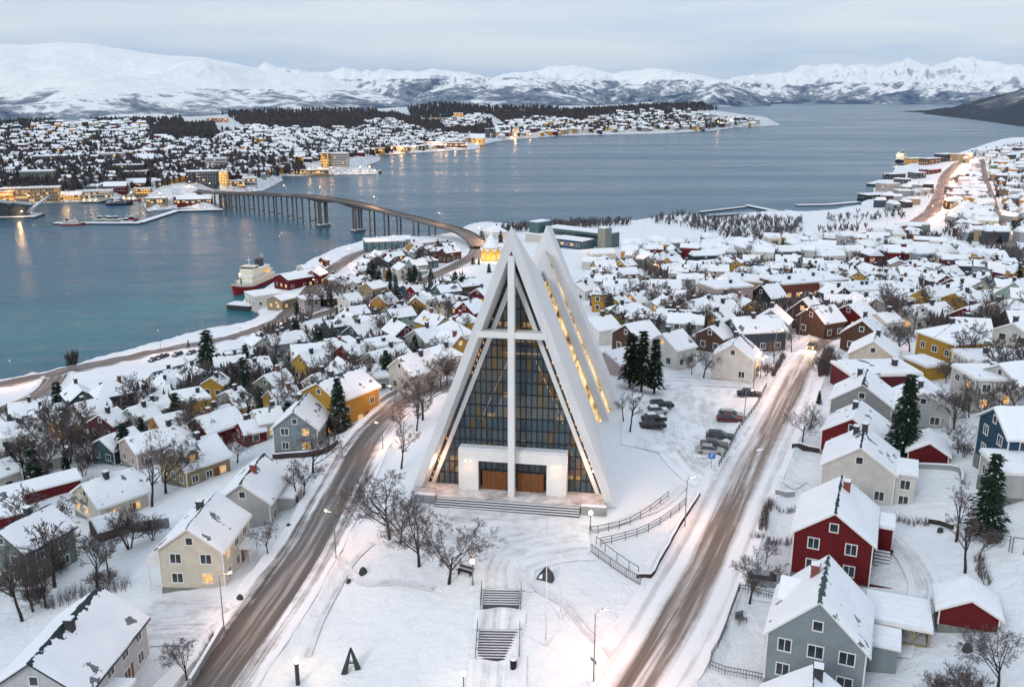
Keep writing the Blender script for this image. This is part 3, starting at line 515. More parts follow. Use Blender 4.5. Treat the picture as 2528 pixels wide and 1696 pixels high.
mountains("mountain_alps", [(1560, 215), (1620, 196), (1660, 187), (1690, 178), (1715, 171), (1745, 171), (1775, 166), (1800, 165), (1835, 153), (1850, 154), (1872, 156), (1905, 148), (1925, 145), (1945, 151), (1980, 154), (2010, 158), (2050, 146), (2070, 139), (2085, 143), (2120, 156), (2150, 146), (2185, 133), (2210, 137), (2240, 139), (2290, 152), (2330, 155), (2420, 150), (2560, 165)], 13200, 17500, .5, 330, 1300,
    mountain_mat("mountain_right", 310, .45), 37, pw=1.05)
mountains("headland", [(2015, 259), (2060, 256), (2130, 251), (2180, 244), (2230, 229), (2290, 216), (2337, 203), (2420, 178), (2600, 140)], [6800, 6100, 5300, 4700, 4200, 3700, 3350, 3000, 2600], [7000, 6400, 6000, 5700, 5500, 5300, 5200, 5000, 4800], .6, 26, 520,
    mountain_mat("headland_woods", 260, .85, tree=(.06, .07, .09)), 51, azn=200, rn=70, pw=1.35)
# ------------------------------------------------------------------ labels: each thing is told apart by its look and by a landmark beside it
LANDMARKS = [("the church", 1170, 850), ("the car park", 1590, 960), ("the red house", 1925, 1230), ("the tall spruce", 2050, 945), ("the ochre house", 2172, 780), ("the brick block", 1835, 650),
    ("the tall pines", 1470, 825), ("the street bend", 1890, 770), ("the teal hall", 1290, 565), ("the pavilion", 1120, 565), ("the bridge ramp", 1062, 600), ("the red ship", 575, 640),
    ("the yellow house", 790, 890), ("the shore junction", 110, 880), ("the dark-roofed house", 395, 865), ("the balcony house", 450, 1250), ("the lit bungalow", 235, 1120), ("the red shed", 80, 1110),
    ("the valley road", 2140, 460), ("the open snowfield", 1500, 530), ("the grey house", 690, 960), ("the blue house", 2310, 990), ("the stepped stairs", 1137, 1430), ("the white block", 1990, 715), ("the bridge houses", 1090, 700)]
ORD = "nearest second third fourth fifth sixth seventh eighth ninth tenth eleventh twelfth thirteenth fourteenth fifteenth".split()
PENDING = []
def later(o, desc, cat, group=None, p=None): PENDING.append((o, desc, cat, group, p if p is not None else tuple(o.location)))
def settle_labels():
    sets = {}
    for o, desc, cat, group, p in PENDING:
        x, y = proj(p); best = min(LANDMARKS, key=lambda l: math.hypot(x - l[1], (y - l[2]) * 1.5) + (1e5 if desc.split()[-1] in l[0] and math.hypot(x - l[1], y - l[2]) < 25 else 0))
        dx, dy = x - best[1], (y - best[2]) * 1.6
        if abs(dy) > abs(dx): d = "beyond" if dy < 0 else "in front of"
        elif best[1] < 1168: d = "seaward of" if dx < 0 else "churchward of"
        else: d = "churchward of" if dx < 0 else "uphill of"
        if best[0] == "the church" and abs(dy) <= abs(dx): d = "seaward of" if dx < 0 else "uphill of"
        sets.setdefault((desc, d, best[0]), []).append((math.hypot(dx, dy), o, cat, group))
    for (desc, d, l), lst in sets.items():
        lst.sort(key=lambda t: t[0])
        for i, (_, o, cat, group) in enumerate(lst):
            tag(o, desc + (", " + ORD[min(i, 14)] + " one " if len(lst) > 1 else " ") + d + " " + l, cat, group)
# ------------------------------------------------------------------ windows
WCACHE = {}
def win_mesh(w, h, lit, kind):
    key = (round(w, 2), round(h, 2), lit, kind)
    if key in WCACHE: return WCACHE[key]
    gl = M['lit'] if lit else M['glass']
    if kind == 'frame':      # white casing with a middle post, seen from outside (facing -y)
        b = MB(); t = .11
        b.box(-w / 2 - t, w / 2 + t, -.07, .02, -h / 2 - t, -h / 2); b.box(-w / 2 - t, w / 2 + t, -.07, .02, h / 2, h / 2 + t)
        b.box(-w / 2 - t, -w / 2, -.07, .02, -h / 2, h / 2); b.box(w / 2, w / 2 + t, -.07, .02, -h / 2, h / 2)
        if w > .8: b.box(-.035, .035, -.06, .0, -h / 2, h / 2)
        b.box(-w / 2 - t, w / 2 + t, -.13, -.07, -h / 2 - t, -h / 2 - t + .06)
        me = b.mesh('window', [M['trimw']])
    elif kind == 'pane':
        b = MB(); b.box(-w / 2, w / 2, -.035, .015, -h / 2, h / 2); me = b.mesh('pane', [gl])
    else:                    # far window: casing and glass in one
        b = MB(); b.box(-w / 2 - .14, w / 2 + .14, -.05, .02, -h / 2 - .14, h / 2 + .14, 0); b.box(-w / 2, w / 2, -.08, .0, -h / 2, h / 2, 1); me = b.mesh('window', [M['trimw'], gl])
    WCACHE[key] = me; return me
def window(parent, x, y, z, rz, w=1.1, h=1.2, lit=False, near=False):
    if near:
        o = obj('window', win_mesh(w, h, lit, 'frame'), parent); p = obj('pane', win_mesh(w, h, lit, 'pane'), o)
    else: o = obj('window', win_mesh(w, h, lit, 'far'), parent)
    o.location = (x, y, z); o.rotation_euler = (0, 0, rz)
    if lit: o['label'] = 'lit window'
    return o
# ------------------------------------------------------------------ houses
COL = dict(white=(.62, .61, .57), cream=(.64, .60, .50), grey=(.30, .31, .32), pale=(.47, .47, .46), bluegrey=(.235, .275, .295), slate=(.055, .07, .085), ochre=(.44, .25, .045), yellow=(.52, .32, .06), orange=(.52, .25, .06), red=(.125, .010, .013),
    maroon=(.10, .014, .024), brown=(.085, .045, .032), teal=(.055, .12, .135), green=(.17, .21, .155), greygreen=(.17, .21, .195), blue=(.02, .062, .105), tan=(.30, .24, .15), pink=(.44, .36, .34), mint=(.30, .40, .36), dark=(.03, .033, .04))
CWORD = dict(greygreen='grey-green', bluegrey='blue-grey', dark='black', pale='pale grey', slate='slate grey', mint='pale green')
LASTH = [None, None]
HOUSES = []     # (x, y, radius) of every footprint
def roof_mesh(w, L, e, hr, ov, kind, near, seed):
    b = MB(); hw = w / 2; pt = (hr - e) / hw; ez = e - pt * ov; X = hw + ov; Y = L / 2 + ov; r2 = random.Random(seed)
    if kind == 'flat':
        b.box(-X, X, -Y, Y, e, e + .35, 1); b.box(-X + .12, X - .12, -Y + .12, Y - .12, e + .35, e + .62, 0); return b
    if kind == 'hip':
        i = min(hw * .85, L / 2 - .4)
        def hipped(dz, ins, m):
            v = [(-X + ins, -Y + ins, ez + dz), (X - ins, -Y + ins, ez + dz), (X - ins, Y - ins, ez + dz), (-X + ins, Y - ins, ez + dz), (0, -L / 2 + i, hr + dz), (0, L / 2 - i, hr + dz)]
            b.add(v, [(0, 1, 4), (1, 2, 5, 4), (2, 3, 5), (3, 0, 4, 5)], m); return v
        v0 = hipped(.0, 0, 1); v1 = hipped(.32, .08, 0); b.add(v0[:4] + v1[:4], [(0, 1, 5, 4), (1, 2, 6, 5), (2, 3, 7, 6), (3, 0, 4, 7)], 1); b.add(v0[:4], [(3, 2, 1, 0)], 1); return b
    t = .16; s = .30
    b.prism([(-X, ez - t), (0, hr - t), (X, ez - t), (X, ez), (0, hr), (-X, ez)], -Y, Y, 1)
    X2, Y2 = X - .07, Y - .07
    if not near:
        s = .22; b.prism([(-X2, ez + .03), (0, hr + .01), (X2, ez + .03), (X2 - .05, ez + s * .8), (0, hr + s), (-X2 + .05, ez + s * .8)], -Y2, Y2, 0); return b
    nx, ny = 16, max(8, int(L / .7)); base = len(b.v); sx_ = r2.random() * 50
    for j in range(ny + 1):
        y = -Y2 + 2 * Y2 * j / ny
        for i in range(nx + 1):
            x = -X2 + 2 * X2 * i / nx; z = hr - pt * abs(x); edge = min(1, min(X2 - abs(x), Y2 - abs(y)) / .45)
            nz = float(fbm(np.array([x / 1.3 + sx_]), np.array([y / 1.9]), 3, seed)[0])
            th = (s + .07 * nz) * (.62 + .38 * edge); jx = 0.0
            if i in (0, nx): jx = .05 * nz
            b.v.append((x + jx, y, z + th))
    for j in range(ny):
        for i in range(nx):
            a = base + j * (nx + 1) + i; b.f.append((a, a + 1, a + nx + 2, a + nx + 1)); b.m.append(0)
    ring = [base + i for i in range(nx + 1)] + [base + j * (nx + 1) + nx for j in range(1, ny + 1)] + [base + ny * (nx + 1) + i for i in range(nx - 1, -1, -1)] + [base + j * (nx + 1) for j in range(ny - 1, 0, -1)]
    lo = len(b.v)
    for k in ring: x, y, z = b.v[k]; b.v.append((x, y, hr - pt * abs(x) + .012))
    n = len(ring)
    for k in range(n): b.f.append((ring[k], lo + k, lo + (k + 1) % n, ring[(k + 1) % n])); b.m.append(0)
    return b
def house(cx, cy, yaw, w, L, e, hr, col, kind='gable', near=False, bare=0.0, chim=1, lit=.1, seed=0, zf=gz, desc=None, cat='house', name='house', trim='trimw', floors=None, cmat='soot', tile=(.03, .04, .05), group=None, wins=True, base=None, chy=None, found=True):
    r2 = random.Random(seed * 7 + 13); c, s = math.cos(yaw), math.sin(yaw)
    loc = lambda x, y: (cx + x * c - y * s, cy + x * s + y * c)
    zs = [zf(*loc(x, y)) for x in (-w / 2, w / 2) for y in (-L / 2, L / 2)]; z0 = base if base is not None else min(zs) * .45 + max(zs) * .55
    root = empty(name, (cx, cy, z0), yaw); hw = w / 2; sink = 2.2 if near else 1.8
    b = MB()
    if kind == 'gable': b.prism([(-hw, -sink), (hw, -sink), (hw, e), (0, hr - .05), (-hw, e)], -L / 2, L / 2, 0)
    else: b.box(-hw, hw, -L / 2, L / 2, -sink, e, 0)
    if near:
        for x in (-hw, hw):
            for y in (-L / 2, L / 2): b.box(x - .07, x + .07, y - .07, y + .07, .3, e - .12, 1)
    if found and near: b.box(-hw - .05, hw + .05, -L / 2 - .05, L / 2 + .05, -sink, .35, 2)
    wl = b.build('wall', [M['wall'], M['trimw'], M['found']], root); rgb = COL[col] if isinstance(col, str) else col
    jit = r2.uniform(.88, 1.1); wl.color = (*(k * jit for k in rgb), 1)
    rf = roof_mesh(w, L, e, hr, (.45 if near else .3) if kind != 'flat' else .25, kind, near, seed).build('roof', [M['roof'], M[trim]], root); rf.color = (*tile, bare)
    for k in range(chim):
        q = MB(); x = r2.uniform(-.12, .12) * w; y = (chy if chy is not None else r2.uniform(-.28, .28)) * L; zt = (hr if kind != 'flat' else e + .4) - abs(x) * (hr - e) / hw
        q.box(x - .38, x + .38, y - .38, y + .38, zt - .5, zt + 1.25, 0); q.box(x - .46, x + .46, y - .46, y + .46, zt + 1.25, zt + 1.4, 0); q.box(x - .4, x + .4, y - .4, y + .4, zt + 1.4, zt + 1.55, 1)
        q.build('chimney', [M[cmat], M['snowcap']], rf)
    if wins:
        nf = floors or (2 if e > 4.4 else 1)
        for face in range(4):        # -y, +x, +y, -x
            a = face * math.pi / 2; ca, sa = math.cos(yaw + a), math.sin(yaw + a); nx, ny = ca * 0 + sa, -ca       # outward normal of -y face turned by a
            if nx * -cx + ny * -cy < (.05 if near else .2) * math.hypot(cx, cy): continue
            half = (L / 2 if face % 2 == 0 else hw); wide = (w if face % 2 == 0 else L)
            n = max(1, int(round(wide / (3.4 if near else 3.8))))
            for f in range(nf):
                zc = 1.75 + f * 2.65
                if zc + .8 > e and f: continue
                for i in range(n):
                    u = (i + .5 - n / 2) * wide / n * .95
                    if r2.random() < .1: continue
                    px, py = u * math.cos(a) + half * math.sin(a), u * math.sin(a) - half * math.cos(a)
                    window(root, px, py, zc, a, r2.choice((1.1, 1.3)), 1.2, r2.random() < lit, near)
            if face % 2 == 0 and kind == 'gable' and hr - e > 2.0: window(root, 0, (-half if face == 0 else half), e + (hr - e) * .36, a, .8, .9, r2.random() < lit * .5, near)
        if near:
            q = MB(); q.box(-.5, .5, -.05, .02, 0.35, 2.4, 0); d = q.build('door', [M['wood']], root); d.location = (hw, L * .18, 0); d.rotation_euler = (0, 0, math.pi / 2)
            q = MB(); q.tube([(.36, -.05, 1.35), (.36, -.12, 1.35), (.24, -.12, 1.35)], .02, 5); q.build('handle', [M['metal']], d)
    HOUSES.append((cx, cy, max(w, L) * .55))
    word = col if isinstance(col, str) else 'grey'
    later(root, desc or f"{CWORD.get(word, word)} {'flat-roofed' if kind == 'flat' else 'hip-roofed' if kind == 'hip' else 'gabled'} {'two-storey ' if e > 4.4 else ''}house", cat, group)
    LASTH[:] = [root, col]
    return root
def house_px(zn, x1, y1, x2, y2, w, hr, col, pitch=.72, zf=gz, lim=None, **kw):     # from the two ends of its ridge in the photograph
    p1 = at(zn, x1, y1, hr, zf) if zf is gz else ati(zn, x1, y1, hr); p2 = at(zn, x2, y2, hr, zf) if zf is gz else ati(zn, x2, y2, hr)
    z = (p1[2] + p2[2]) / 2; p1, p2 = onz(zn, x1, y1, z), onz(zn, x2, y2, z); d = (p2 - p1)[:2]; L = float(np.hypot(*d)); a = math.atan2(d[1], d[0]) - math.pi / 2; c = (p1 + p2)[:2] / 2
    lo, hi = lim or (w * .85, w * 2.0)
    if L < lo or L > hi: L = min(max(L, lo), hi)
    kind = kw.pop('kind', 'gable'); e = hr - pitch * w / 2 if kind != 'flat' else hr - .6; L -= .9
    if a < -math.pi / 2: a += math.pi
    if a > math.pi / 2: a -= math.pi
    seed = int(abs(x1 * 3 + y1 * 7 + ord(zn) * 11)) % 9973
    return house(float(c[0]), float(c[1]), a, w, max(L, 3.0), max(e, 2.0), hr, col, kind, seed=seed, zf=zf, base=z - hr, **kw)
# ------------------------------------------------------------------ trees
def limb_tree(seed, lv=5, up=.5, nb=5, stem=1, trunk=.45, reach=.95, tip=.0012):
    r2 = random.Random(seed); A, B = MB(), MB()
    def rv(): return Vector((r2.uniform(-1, 1), r2.uniform(-1, 1), r2.uniform(-1, 1)))
    def grow(p, d, L, rad, k):
        n = 5 if k < 2 else 3; pts, rr = [p.copy()], [rad]; q = p.copy(); dd = d.copy(); end = tip if k >= lv - 2 else rad * .3
        for i in range(n):
            dd = (dd + rv() * (.08 + .07 * k) + Vector((0, 0, .10 * up * (k > 0)))).normalized(); q = q + dd * (L / n); pts.append(q.copy()); rr.append(rad + (end - rad) * (i + 1) / n)
        (A if k < 2 else B).tube(pts, rr, 6 if k == 0 else 4 if k == 1 else 3, 0, caps=False)
        if k >= lv - 1: return
        m = nb + 3 if k == 0 else nb + 1 if k == 1 else nb; lo = .45 if k == 0 else .22
        for i in range(m):
            f = lo + (1.0 - lo) * (i + r2.random() * .8) / m; f = min(f, .99); j = min(int(f * n), n - 1); g = f * n - j; s0 = pts[j].lerp(pts[j + 1], g)
            t = (pts[j + 1] - pts[j]).normalized(); ax = t.cross(rv()).normalized(); ang = R(r2.uniform(24, 56) if k else r2.uniform(18, 60)) 
            c = (t * math.cos(ang) + ax * math.sin(ang)).normalized(); cl = (trunk * reach if k == 0 else L * .56) * (1.15 - .3 * f if k == 0 else 1.05 - .4 * f) * r2.uniform(.75, 1.15)
            grow(s0, c, cl, max(rr[j] * (.62 if k == 0 else .5), tip), k + 1)
    if stem == 1: grow(Vector((0, 0, -.03)), Vector((0, 0, 1)), trunk, .021, 0)
    else:
        for i in range(stem):
            a = 2 * math.pi * i / stem; grow(Vector((.02 * math.cos(a), .02 * math.sin(a), -.03)), Vector((math.cos(a) * .35, math.sin(a) * .35, 1)).normalized(), trunk, .012, 0)
    zt = max(v[2] for v in B.v)
    for q in (A, B): q.v = [(x / zt, y / zt, z / zt) for x, y, z in q.v]
    return A.mesh('trunk', [M['bark']]), B.mesh('crown', [M['twig']])
TREES_N = [limb_tree(s, 6, .5, 5, 1, .42, 1.3, .0011) for s in (1, 2, 3)] + [limb_tree(4, 6, .8, 4, 1, .6, .6)]
TREES_M = [limb_tree(s, 5, .6, 4, 1, .45, .9, .003) for s in (11, 12, 13)] + [limb_tree(14, 5, .9, 4, 3, .5, .6, .003)]
BUSH = [limb_tree(21, 4, .4, 5, 5, .4, 1.0, .003), limb_tree(22, 4, .5, 5, 6, .4, 1.0, .003)]
birch_m = []
for t in (TREES_N[3], TREES_N[1]):
    c = t[1].copy(); c.materials.clear(); c.materials.append(M['birch']); birch_m.append((t[0], c))
def conifer_mesh(seed, whorls=20, nb=9, quads=9, wide=.22, bare=.06, mat_='needle', round_=False, size=.026):
    r2 = random.Random(seed); A, B = MB(), MB(); A.tube([(0, 0, -.05), (0, 0, .5), (.003, 0, .97)], [.02, .013, .004], 6)
    for i in range(whorls):
        t = bare + (1 - bare) * (i + .3 * r2.random()) / whorls; z = t
        rad = wide * ((1 - (t - bare) / (1 - bare)) ** .85 if not round_ else (math.sin(math.pi * min(1, ((t - bare) / (1 - bare)) * .86 + .14)) ** .7)) * r2.uniform(.75, 1.12) + .01
        n = max(4, int(nb * (.5 + .5 * rad / wide))); o = r2.random() * 6.3
        for k in range(n):
            a = o + 2 * math.pi * k / n + r2.uniform(-.25, .25); R_ = rad * r2.uniform(.7, 1.1); ca, sa = math.cos(a), math.sin(a); dr = r2.uniform(.25, .5) if not round_ else r2.uniform(-.3, .3)
            for q in range(quads):
                f = (q + r2.random()) / quads; f = f ** .8; x = R_ * f; zz = z - dr * x * f + .10 * R_ * f * f; lat = (1 - f) * R_ * .34 + .012; side = r2.uniform(-1, 1)
                p = Vector((ca * x - sa * lat * side, sa * x + ca * lat * side, zz + r2.uniform(-.006, .006))); s_ = size * r2.uniform(.7, 1.3)
                d = Vector((ca - sa * side * .8, sa + ca * side * .8, -dr * .8 + r2.uniform(-.2, .2))).normalized(); w_ = d.cross(Vector((r2.uniform(-.5, .5), r2.uniform(-.5, .5), 1))).normalized()
                B.add([p - w_ * s_ * .45, p + d * s_ * .6 - w_ * s_ * .55, p + d * s_ * 1.9, p + d * s_ * .6 + w_ * s_ * .55, p + w_ * s_ * .45], [(0, 1, 2, 3, 4)], 1 if (r2.random() < .035 and f > .3) else 0)
    return A.mesh('trunk', [M['bark']]), B.mesh('crown', [M[mat_], M['snowcap']])
CON_N = [conifer_mesh(1, 26, 13, 14), conifer_mesh(2, 24, 12, 14, .24)]
CON_M = [conifer_mesh(5, 16, 10, 9, .24, size=.045), conifer_mesh(6, 15, 10, 9, .2, size=.045), conifer_mesh(7, 14, 10, 9, .3, size=.05)]
PINE = [conifer_mesh(8, 17, 8, 11, .17, .2, 'pine', False, .034), conifer_mesh(9, 18, 8, 11, .16, .16, 'needle', False, .034)]
def tree(p, H, proto, desc, name='bare_tree', cat='tree', group=None, sx_=1.0, rz=None):
    root = empty(name, p, rnd.random() * 6.28 if rz is None else rz); root.scale = (H * sx_, H * sx_, H)
    obj('trunk', proto[0], root); obj('crown', proto[1], root)
    if desc: later(root, desc, cat, group)
    return root
def tree_px(zn, x, yb, yt, proto, desc, zf=gz, **kw):      # foot and top in the photograph
    p = at(zn, x, yb, 0, zf); q = ray(zn, x, yt); D = math.hypot(p[0], p[1]); t = D / math.hypot(q[0], q[1]); H = max(1.0, HC + q[2] * t - p[2])
    return tree(p, H, proto, desc, **kw)
# ------------------------------------------------------------------ lamps
def glow(parent, z, power, r=.25, col=(1.0, .49, .27), x=0, y=0):
    l = bpy.data.lights.new('lamp_light', 'POINT'); l.energy = power; l.color = col; l.shadow_soft_size = r
    o = bpy.data.objects.new('lamp_light', l); C.objects.link(o); o.parent = parent; o.location = (x, y, z); return o
def street_lamp(p, H, rz, power, desc, sign=False, group='street lamps along the roads'):
    root = empty('street_lamp', p, rz)
    b = MB(); b.tube([(0, 0, -.4), (0, 0, H * .6), (0, 0, H - .15), (0, .25, H), (0, 1.1, H + .08)], [.075, .06, .05, .045, .04], 8); b.build('pole', [M['metal']], root, True)
    b = MB(); b.box(-.13, .13, .85, 1.5, H + .02, H + .14); h = b.build('lamp_head', [M['metal']], root)
    b = MB(); b.box(-.1, .1, .95, 1.42, H - .03, H + .02); b.build('lens', [M['lamp']], h)
    b = MB(); b.box(-.12, .12, .87, 1.48, H + .143, H + .2); b.build('snow_cap', [M['snowcap']], h)
    if sign:
        b = MB(); b.box(-.5, .5, -.1, -.06, 2.3, 2.65); b.build('sign_plate', [M['metal']], root)
    if power: glow(root, H - .2, power, .3, y=1.2)
    later(root, desc, 'street lamp', group); return root
def globe_lamp(p, H, desc, power=160):
    root = empty('globe_lamp', p); b = MB(); b.lathe([(.13, -.3), (.13, .5), (.07, .55), (.06, H - .35), (.12, H - .3), (.12, H - .22)], 10); b.build('post', [M['metal']], root, True)
    b = MB(); b.lathe([(.02, H - .24)] + [(.27 * math.sin(a), H + .02 - .27 * math.cos(a)) for a in np.linspace(.35, 2.9, 9)] + [(.01, H + .29)], 14); b.build('lamp_globe', [M['lamp']], root, True)
    glow(root, H + .45, power, .25, (1.0, .74, .48)); later(root, desc, 'lamp post', 'globe lamps round the church'); return root
# ------------------------------------------------------------------ the church
def panel_mat():
    m = bpy.data.materials.new("white_roof_panels"); m.use_nodes = True; t = m.node_tree; b = t.nodes['Principled BSDF']
    co = N(t, 'ShaderNodeTexCoord'); mp = N(t, 'ShaderNodeMapping'); mp.inputs['Scale'].default_value = (.5, 2.2, .12); t.links.new(co.outputs['Object'], mp.inputs[0])
    n = N(t, 'ShaderNodeTexNoise', inp={'Scale': 1.0, 'Detail': 7.0, 'Roughness': .65}); t.links.new(mp.outputs[0], n.inputs['Vector'])
    s = N(t, 'ShaderNodeSeparateXYZ'); t.links.new(co.outputs['Object'], s.inputs[0])
    seam = mth(t, 'LESS_THAN', mth(t, 'FRACT', mth(t, 'MULTIPLY', s.outputs[1], .42)), .045)
    c = ramp(t, [(.3, (.70, .705, .715)), (.55, (.77, .77, .77)), (.72, (.83, .835, .84))], n.outputs[0])
    t.links.new(mix(t, mth(t, 'MULTIPLY', seam, .35), c.outputs[0], (.42, .42, .44)), b.inputs['Base Color']); b.inputs['Roughness'].default_value = .55; b.inputs['Specular IOR Level'].default_value = .3
    bp = N(t, 'ShaderNodeBump', inp={'Distance': .04, 'Strength': .7}); t.links.new(n.outputs[0], bp.inputs['Height']); t.links.new(bp.outputs[0], b.inputs['Normal']); return m
def pane_mat(name, lit):
    m = bpy.data.materials.new(name); m.use_nodes = True; t = m.node_tree; b = t.nodes['Principled BSDF']
    co = N(t, 'ShaderNodeTexCoord'); mp = N(t, 'ShaderNodeMapping')
    mp.inputs['Scale'].default_value = (1 / .74, 0, 1 / 1.65) if not lit else (2.4, 2.4, 1.0); t.links.new(co.outputs['Object'], mp.inputs[0])
    if lit:
        n = N(t, 'ShaderNodeTexNoise', inp={'Scale': .55, 'Detail': 5.0, 'Roughness': .7}); t.links.new(mp.outputs[0], n.inputs['Vector'])
        c = ramp(t, [(.36, (.02, .015, .01)), (.44, (.45, .27, .09)), (.56, (1.0, .72, .32)), (.75, (1.0, .86, .55))], n.outputs[0])
        t.links.new(c.outputs[0], b.inputs['Base Color']); t.links.new(c.outputs[0], b.inputs['Emission Color']); b.inputs['Emission Strength'].default_value = .8; b.inputs['Roughness'].default_value = .2
    else:
        fl = N(t, 'ShaderNodeVectorMath', operation='FLOOR'); t.links.new(mp.outputs[0], fl.inputs[0]); w = N(t, 'ShaderNodeTexWhiteNoise'); t.links.new(fl.outputs[0], w.inputs[0])
        n = N(t, 'ShaderNodeTexNoise', inp={'Scale': .22, 'Detail': 3.0}); t.links.new(co.outputs['Object'], n.inputs['Vector'])
        c = ramp(t, [(0, (.03, .055, .08)), (.3, (.06, .125, .18)), (.5, (.10, .17, .21)), (.64, (.07, .14, .17)), (.74, (.24, .16, .06)), (1, (.06, .11, .20))], mth(t, 'ADD', mth(t, 'MULTIPLY', w.outputs[0], .55), mth(t, 'MULTIPLY', n.outputs[0], .5)))  # sky reflection and amber glow from inside are painted into the pane colours
        t.links.new(c.outputs[0], b.inputs['Base Color']); b.inputs['Roughness'].default_value = .12; b.inputs['Specular IOR Level'].default_value = .5
        # every pane sits at its own slight angle in the frame
        nm = N(t, 'ShaderNodeVectorMath', operation='MULTIPLY_ADD'); t.links.new(w.outputs[1], nm.inputs[0]); nm.inputs[1].default_value = (.10, 0, .10); g = N(t, 'ShaderNodeNewGeometry'); t.links.new(g.outputs['Normal'], nm.inputs[2]); t.links.new(nm.outputs[0], b.inputs['Normal'])
        tr = N(t, 'ShaderNodeBsdfTransparent'); tr.inputs[0].default_value = (.85, .9, .9, 1); mx = N(t, 'ShaderNodeMixShader'); mx.inputs[0].default_value = .58
        t.links.new(tr.outputs[0], mx.inputs[1]); t.links.new(b.outputs[0], mx.inputs[2]); t.links.new(mx.outputs[0], t.nodes['Material Output'].inputs[0])
    return m
M['panel'] = panel_mat(); M['pane'] = pane_mat("curtain_glass", False); M['stain'] = pane_mat("lit_strip_glass", True)
M['mull'] = mat("dark_mullion", (.02, .022, .026), .5); M['inwall'] = mat("church_lining", (.16, .12, .09), .8); M['pew'] = mat("pew_wood", (.12, .06, .03), .6, noise=(.7, .4))
M['tramp'] = mat("trodden_snow", (.60, .585, .585), .8, .2, noise=(.55, .55), bump=(2.2, .15))
church = empty("church", tuple(CH_O), -CH_A)
tag(church, "tall white A-shaped church with glass front and white cross", "church")
def shell(name, v0, hw0, h0, v1, hw1, h1, th, lining=True):
    ns, nv = 10, 14; b = MB(); z0 = -2.5
    def P(sd, s, inner, tv):
        hw, h = hw0 + (hw1 - hw0) * tv, h0 + (h1 - h0) * tv; k = h / hw
        if inner: hw -= th; h = k * hw
        zz = z0 + (h - z0) * s; return (sd * (hw - zz / k if zz < h else 0), v0 + (v1 - v0) * tv, zz)
    for sd in (-1, 1):
        for inner in (0, 1):
            base = len(b.v)
            for j in range(nv + 1):
                for i in range(ns + 1): b.v.append(P(sd, i / ns, inner, j / nv))
            for j in range(nv):
                for i in range(ns):
                    a = base + j * (ns + 1) + i; b.f.append((a, a + 1, a + ns + 2, a + ns + 1)); b.m.append(1 if inner and lining else 0)
        for tv in (0, 1):
            base = len(b.v)
            for i in range(ns + 1): b.v.append(P(sd, i / ns, 0, tv)); b.v.append(P(sd, i / ns, 1, tv))
            for i in range(ns): b.f.append((base + 2 * i, base + 2 * i + 1, base + 2 * i + 3, base + 2 * i + 2)); b.m.append(0)
    o = b.build(name, [M['panel'], M['inwall']], church, fix=True); return o
GV = 2.7
shell('roof_section', -.0, 13.6, 36.0, GV + .3, 13.2, 34.8, 1.15, False)
shell('roof_section', GV + .303, 13.2, 34.8, 30.0, 9.3, 23.9, 1.2)
shell('roof_section', 31.0, 11.2, 27.9, 34.0, 10.9, 27.3, 1.35)
shell('roof_section', 35.0, 13.0, 31.3, 41.5, 12.5, 30.3, 1.75)
def ribbon(hwo, ho, hwi, hi, v, ztop=None):
    b = MB(); z0 = -.5
    for sd in (-1, 1):
        po = lambda z: sd * hwo * (1 - z / ho); pi = lambda z: sd * max(hwi * (1 - z / hi), 0)
        zt = hi - .3; b.add([(po(z0), v, z0), (pi(z0), v, z0), (pi(zt), v, zt), (po(zt), v, zt)], [(0, 1, 2, 3)])
        b.add([(po(z0), v + .05, z0), (pi(z0), v + .05, z0), (pi(zt), v + .05, zt), (po(zt), v + .05, zt)], [(3, 2, 1, 0)])
    b.build('lit_glass_strip', [M['stain']], church, fix=False)
    b = MB(); zb = hi - .35; hb = hwo * (1 - zb / ho); b.add([(-hb, v - .02, zb), (hb, v - .02, zb), (0, v - .02, ho)], [(0, 1, 2)])
    b.build('apex_louvre', [M['greyc']], church)
ribbon(9.95, 24.8, 9.1, 23.4, 30.55); ribbon(11.35, 27.3, 10.7, 26.8, 34.5)
b = MB(); b.add([(-9.9, 41.4, -.5), (9.9, 41.4, -.5), (0, 41.4, 27.4)], [(0, 1, 2)]); b.build('stained_glass_gable', [M['inwall']], church)
# glazed front: frame, panes, bars
k = 34.8 / 13.2
b = MB(); FO, FI = 11.5, 10.95
for sd in (-1, 1):
    b.add([(sd * x, y, z) for y in (GV - .25, GV + .15) for x, z in ((FO, .3), (FI, .3), (0, (FI - .3 / k) * k + .0), (0, FO * k))], [(0, 1, 2, 3), (7, 6, 5, 4), (1, 5, 6, 2), (0, 3, 7, 4), (0, 4, 5, 1)])
b.build('inner_frame', [M['concrete']], church)
b = MB()
for sd in (-1, 1): b.add([(sd * x, GV + .05, z) for x, z in ((11.98, .3), (FO - .03, .3), (0, FO * k - .1), (0, 11.98 * k))], [(0, 1, 2, 3)])
b.build('side_slot_glass', [M['glass']], church)
b = MB(); r2 = random.Random(4)
for sd in (-1, 1):
    for q in range(34):
        z = .9 + q * .8 + r2.uniform(-.2, .2); x = 11.74 - z / k
        if r2.random() < .45 and z < 25: b = MB(); b.box(sd * x - .06, sd * x + .06, GV - .03, GV + .03, z, z + r2.uniform(.25, .6)); b.build('slot_light', [M['lit']], church)
b = MB(); b.add([(-FI, GV, .3), (FI, GV, .3), (0, GV, FI * k)], [(0, 1, 2)]); gp = b.build('glass_front', [M['pane']], church)
b = MB(); w_ = .13
for sd in (-1, 1):
    for q in range(15):
        u = .05 + q * .74; zt = (FI - u) * k
        if zt > .6: b.box(sd * u - w_ / 2, sd * u + w_ / 2, GV - .12, GV - .01, .3, zt)
z = .3
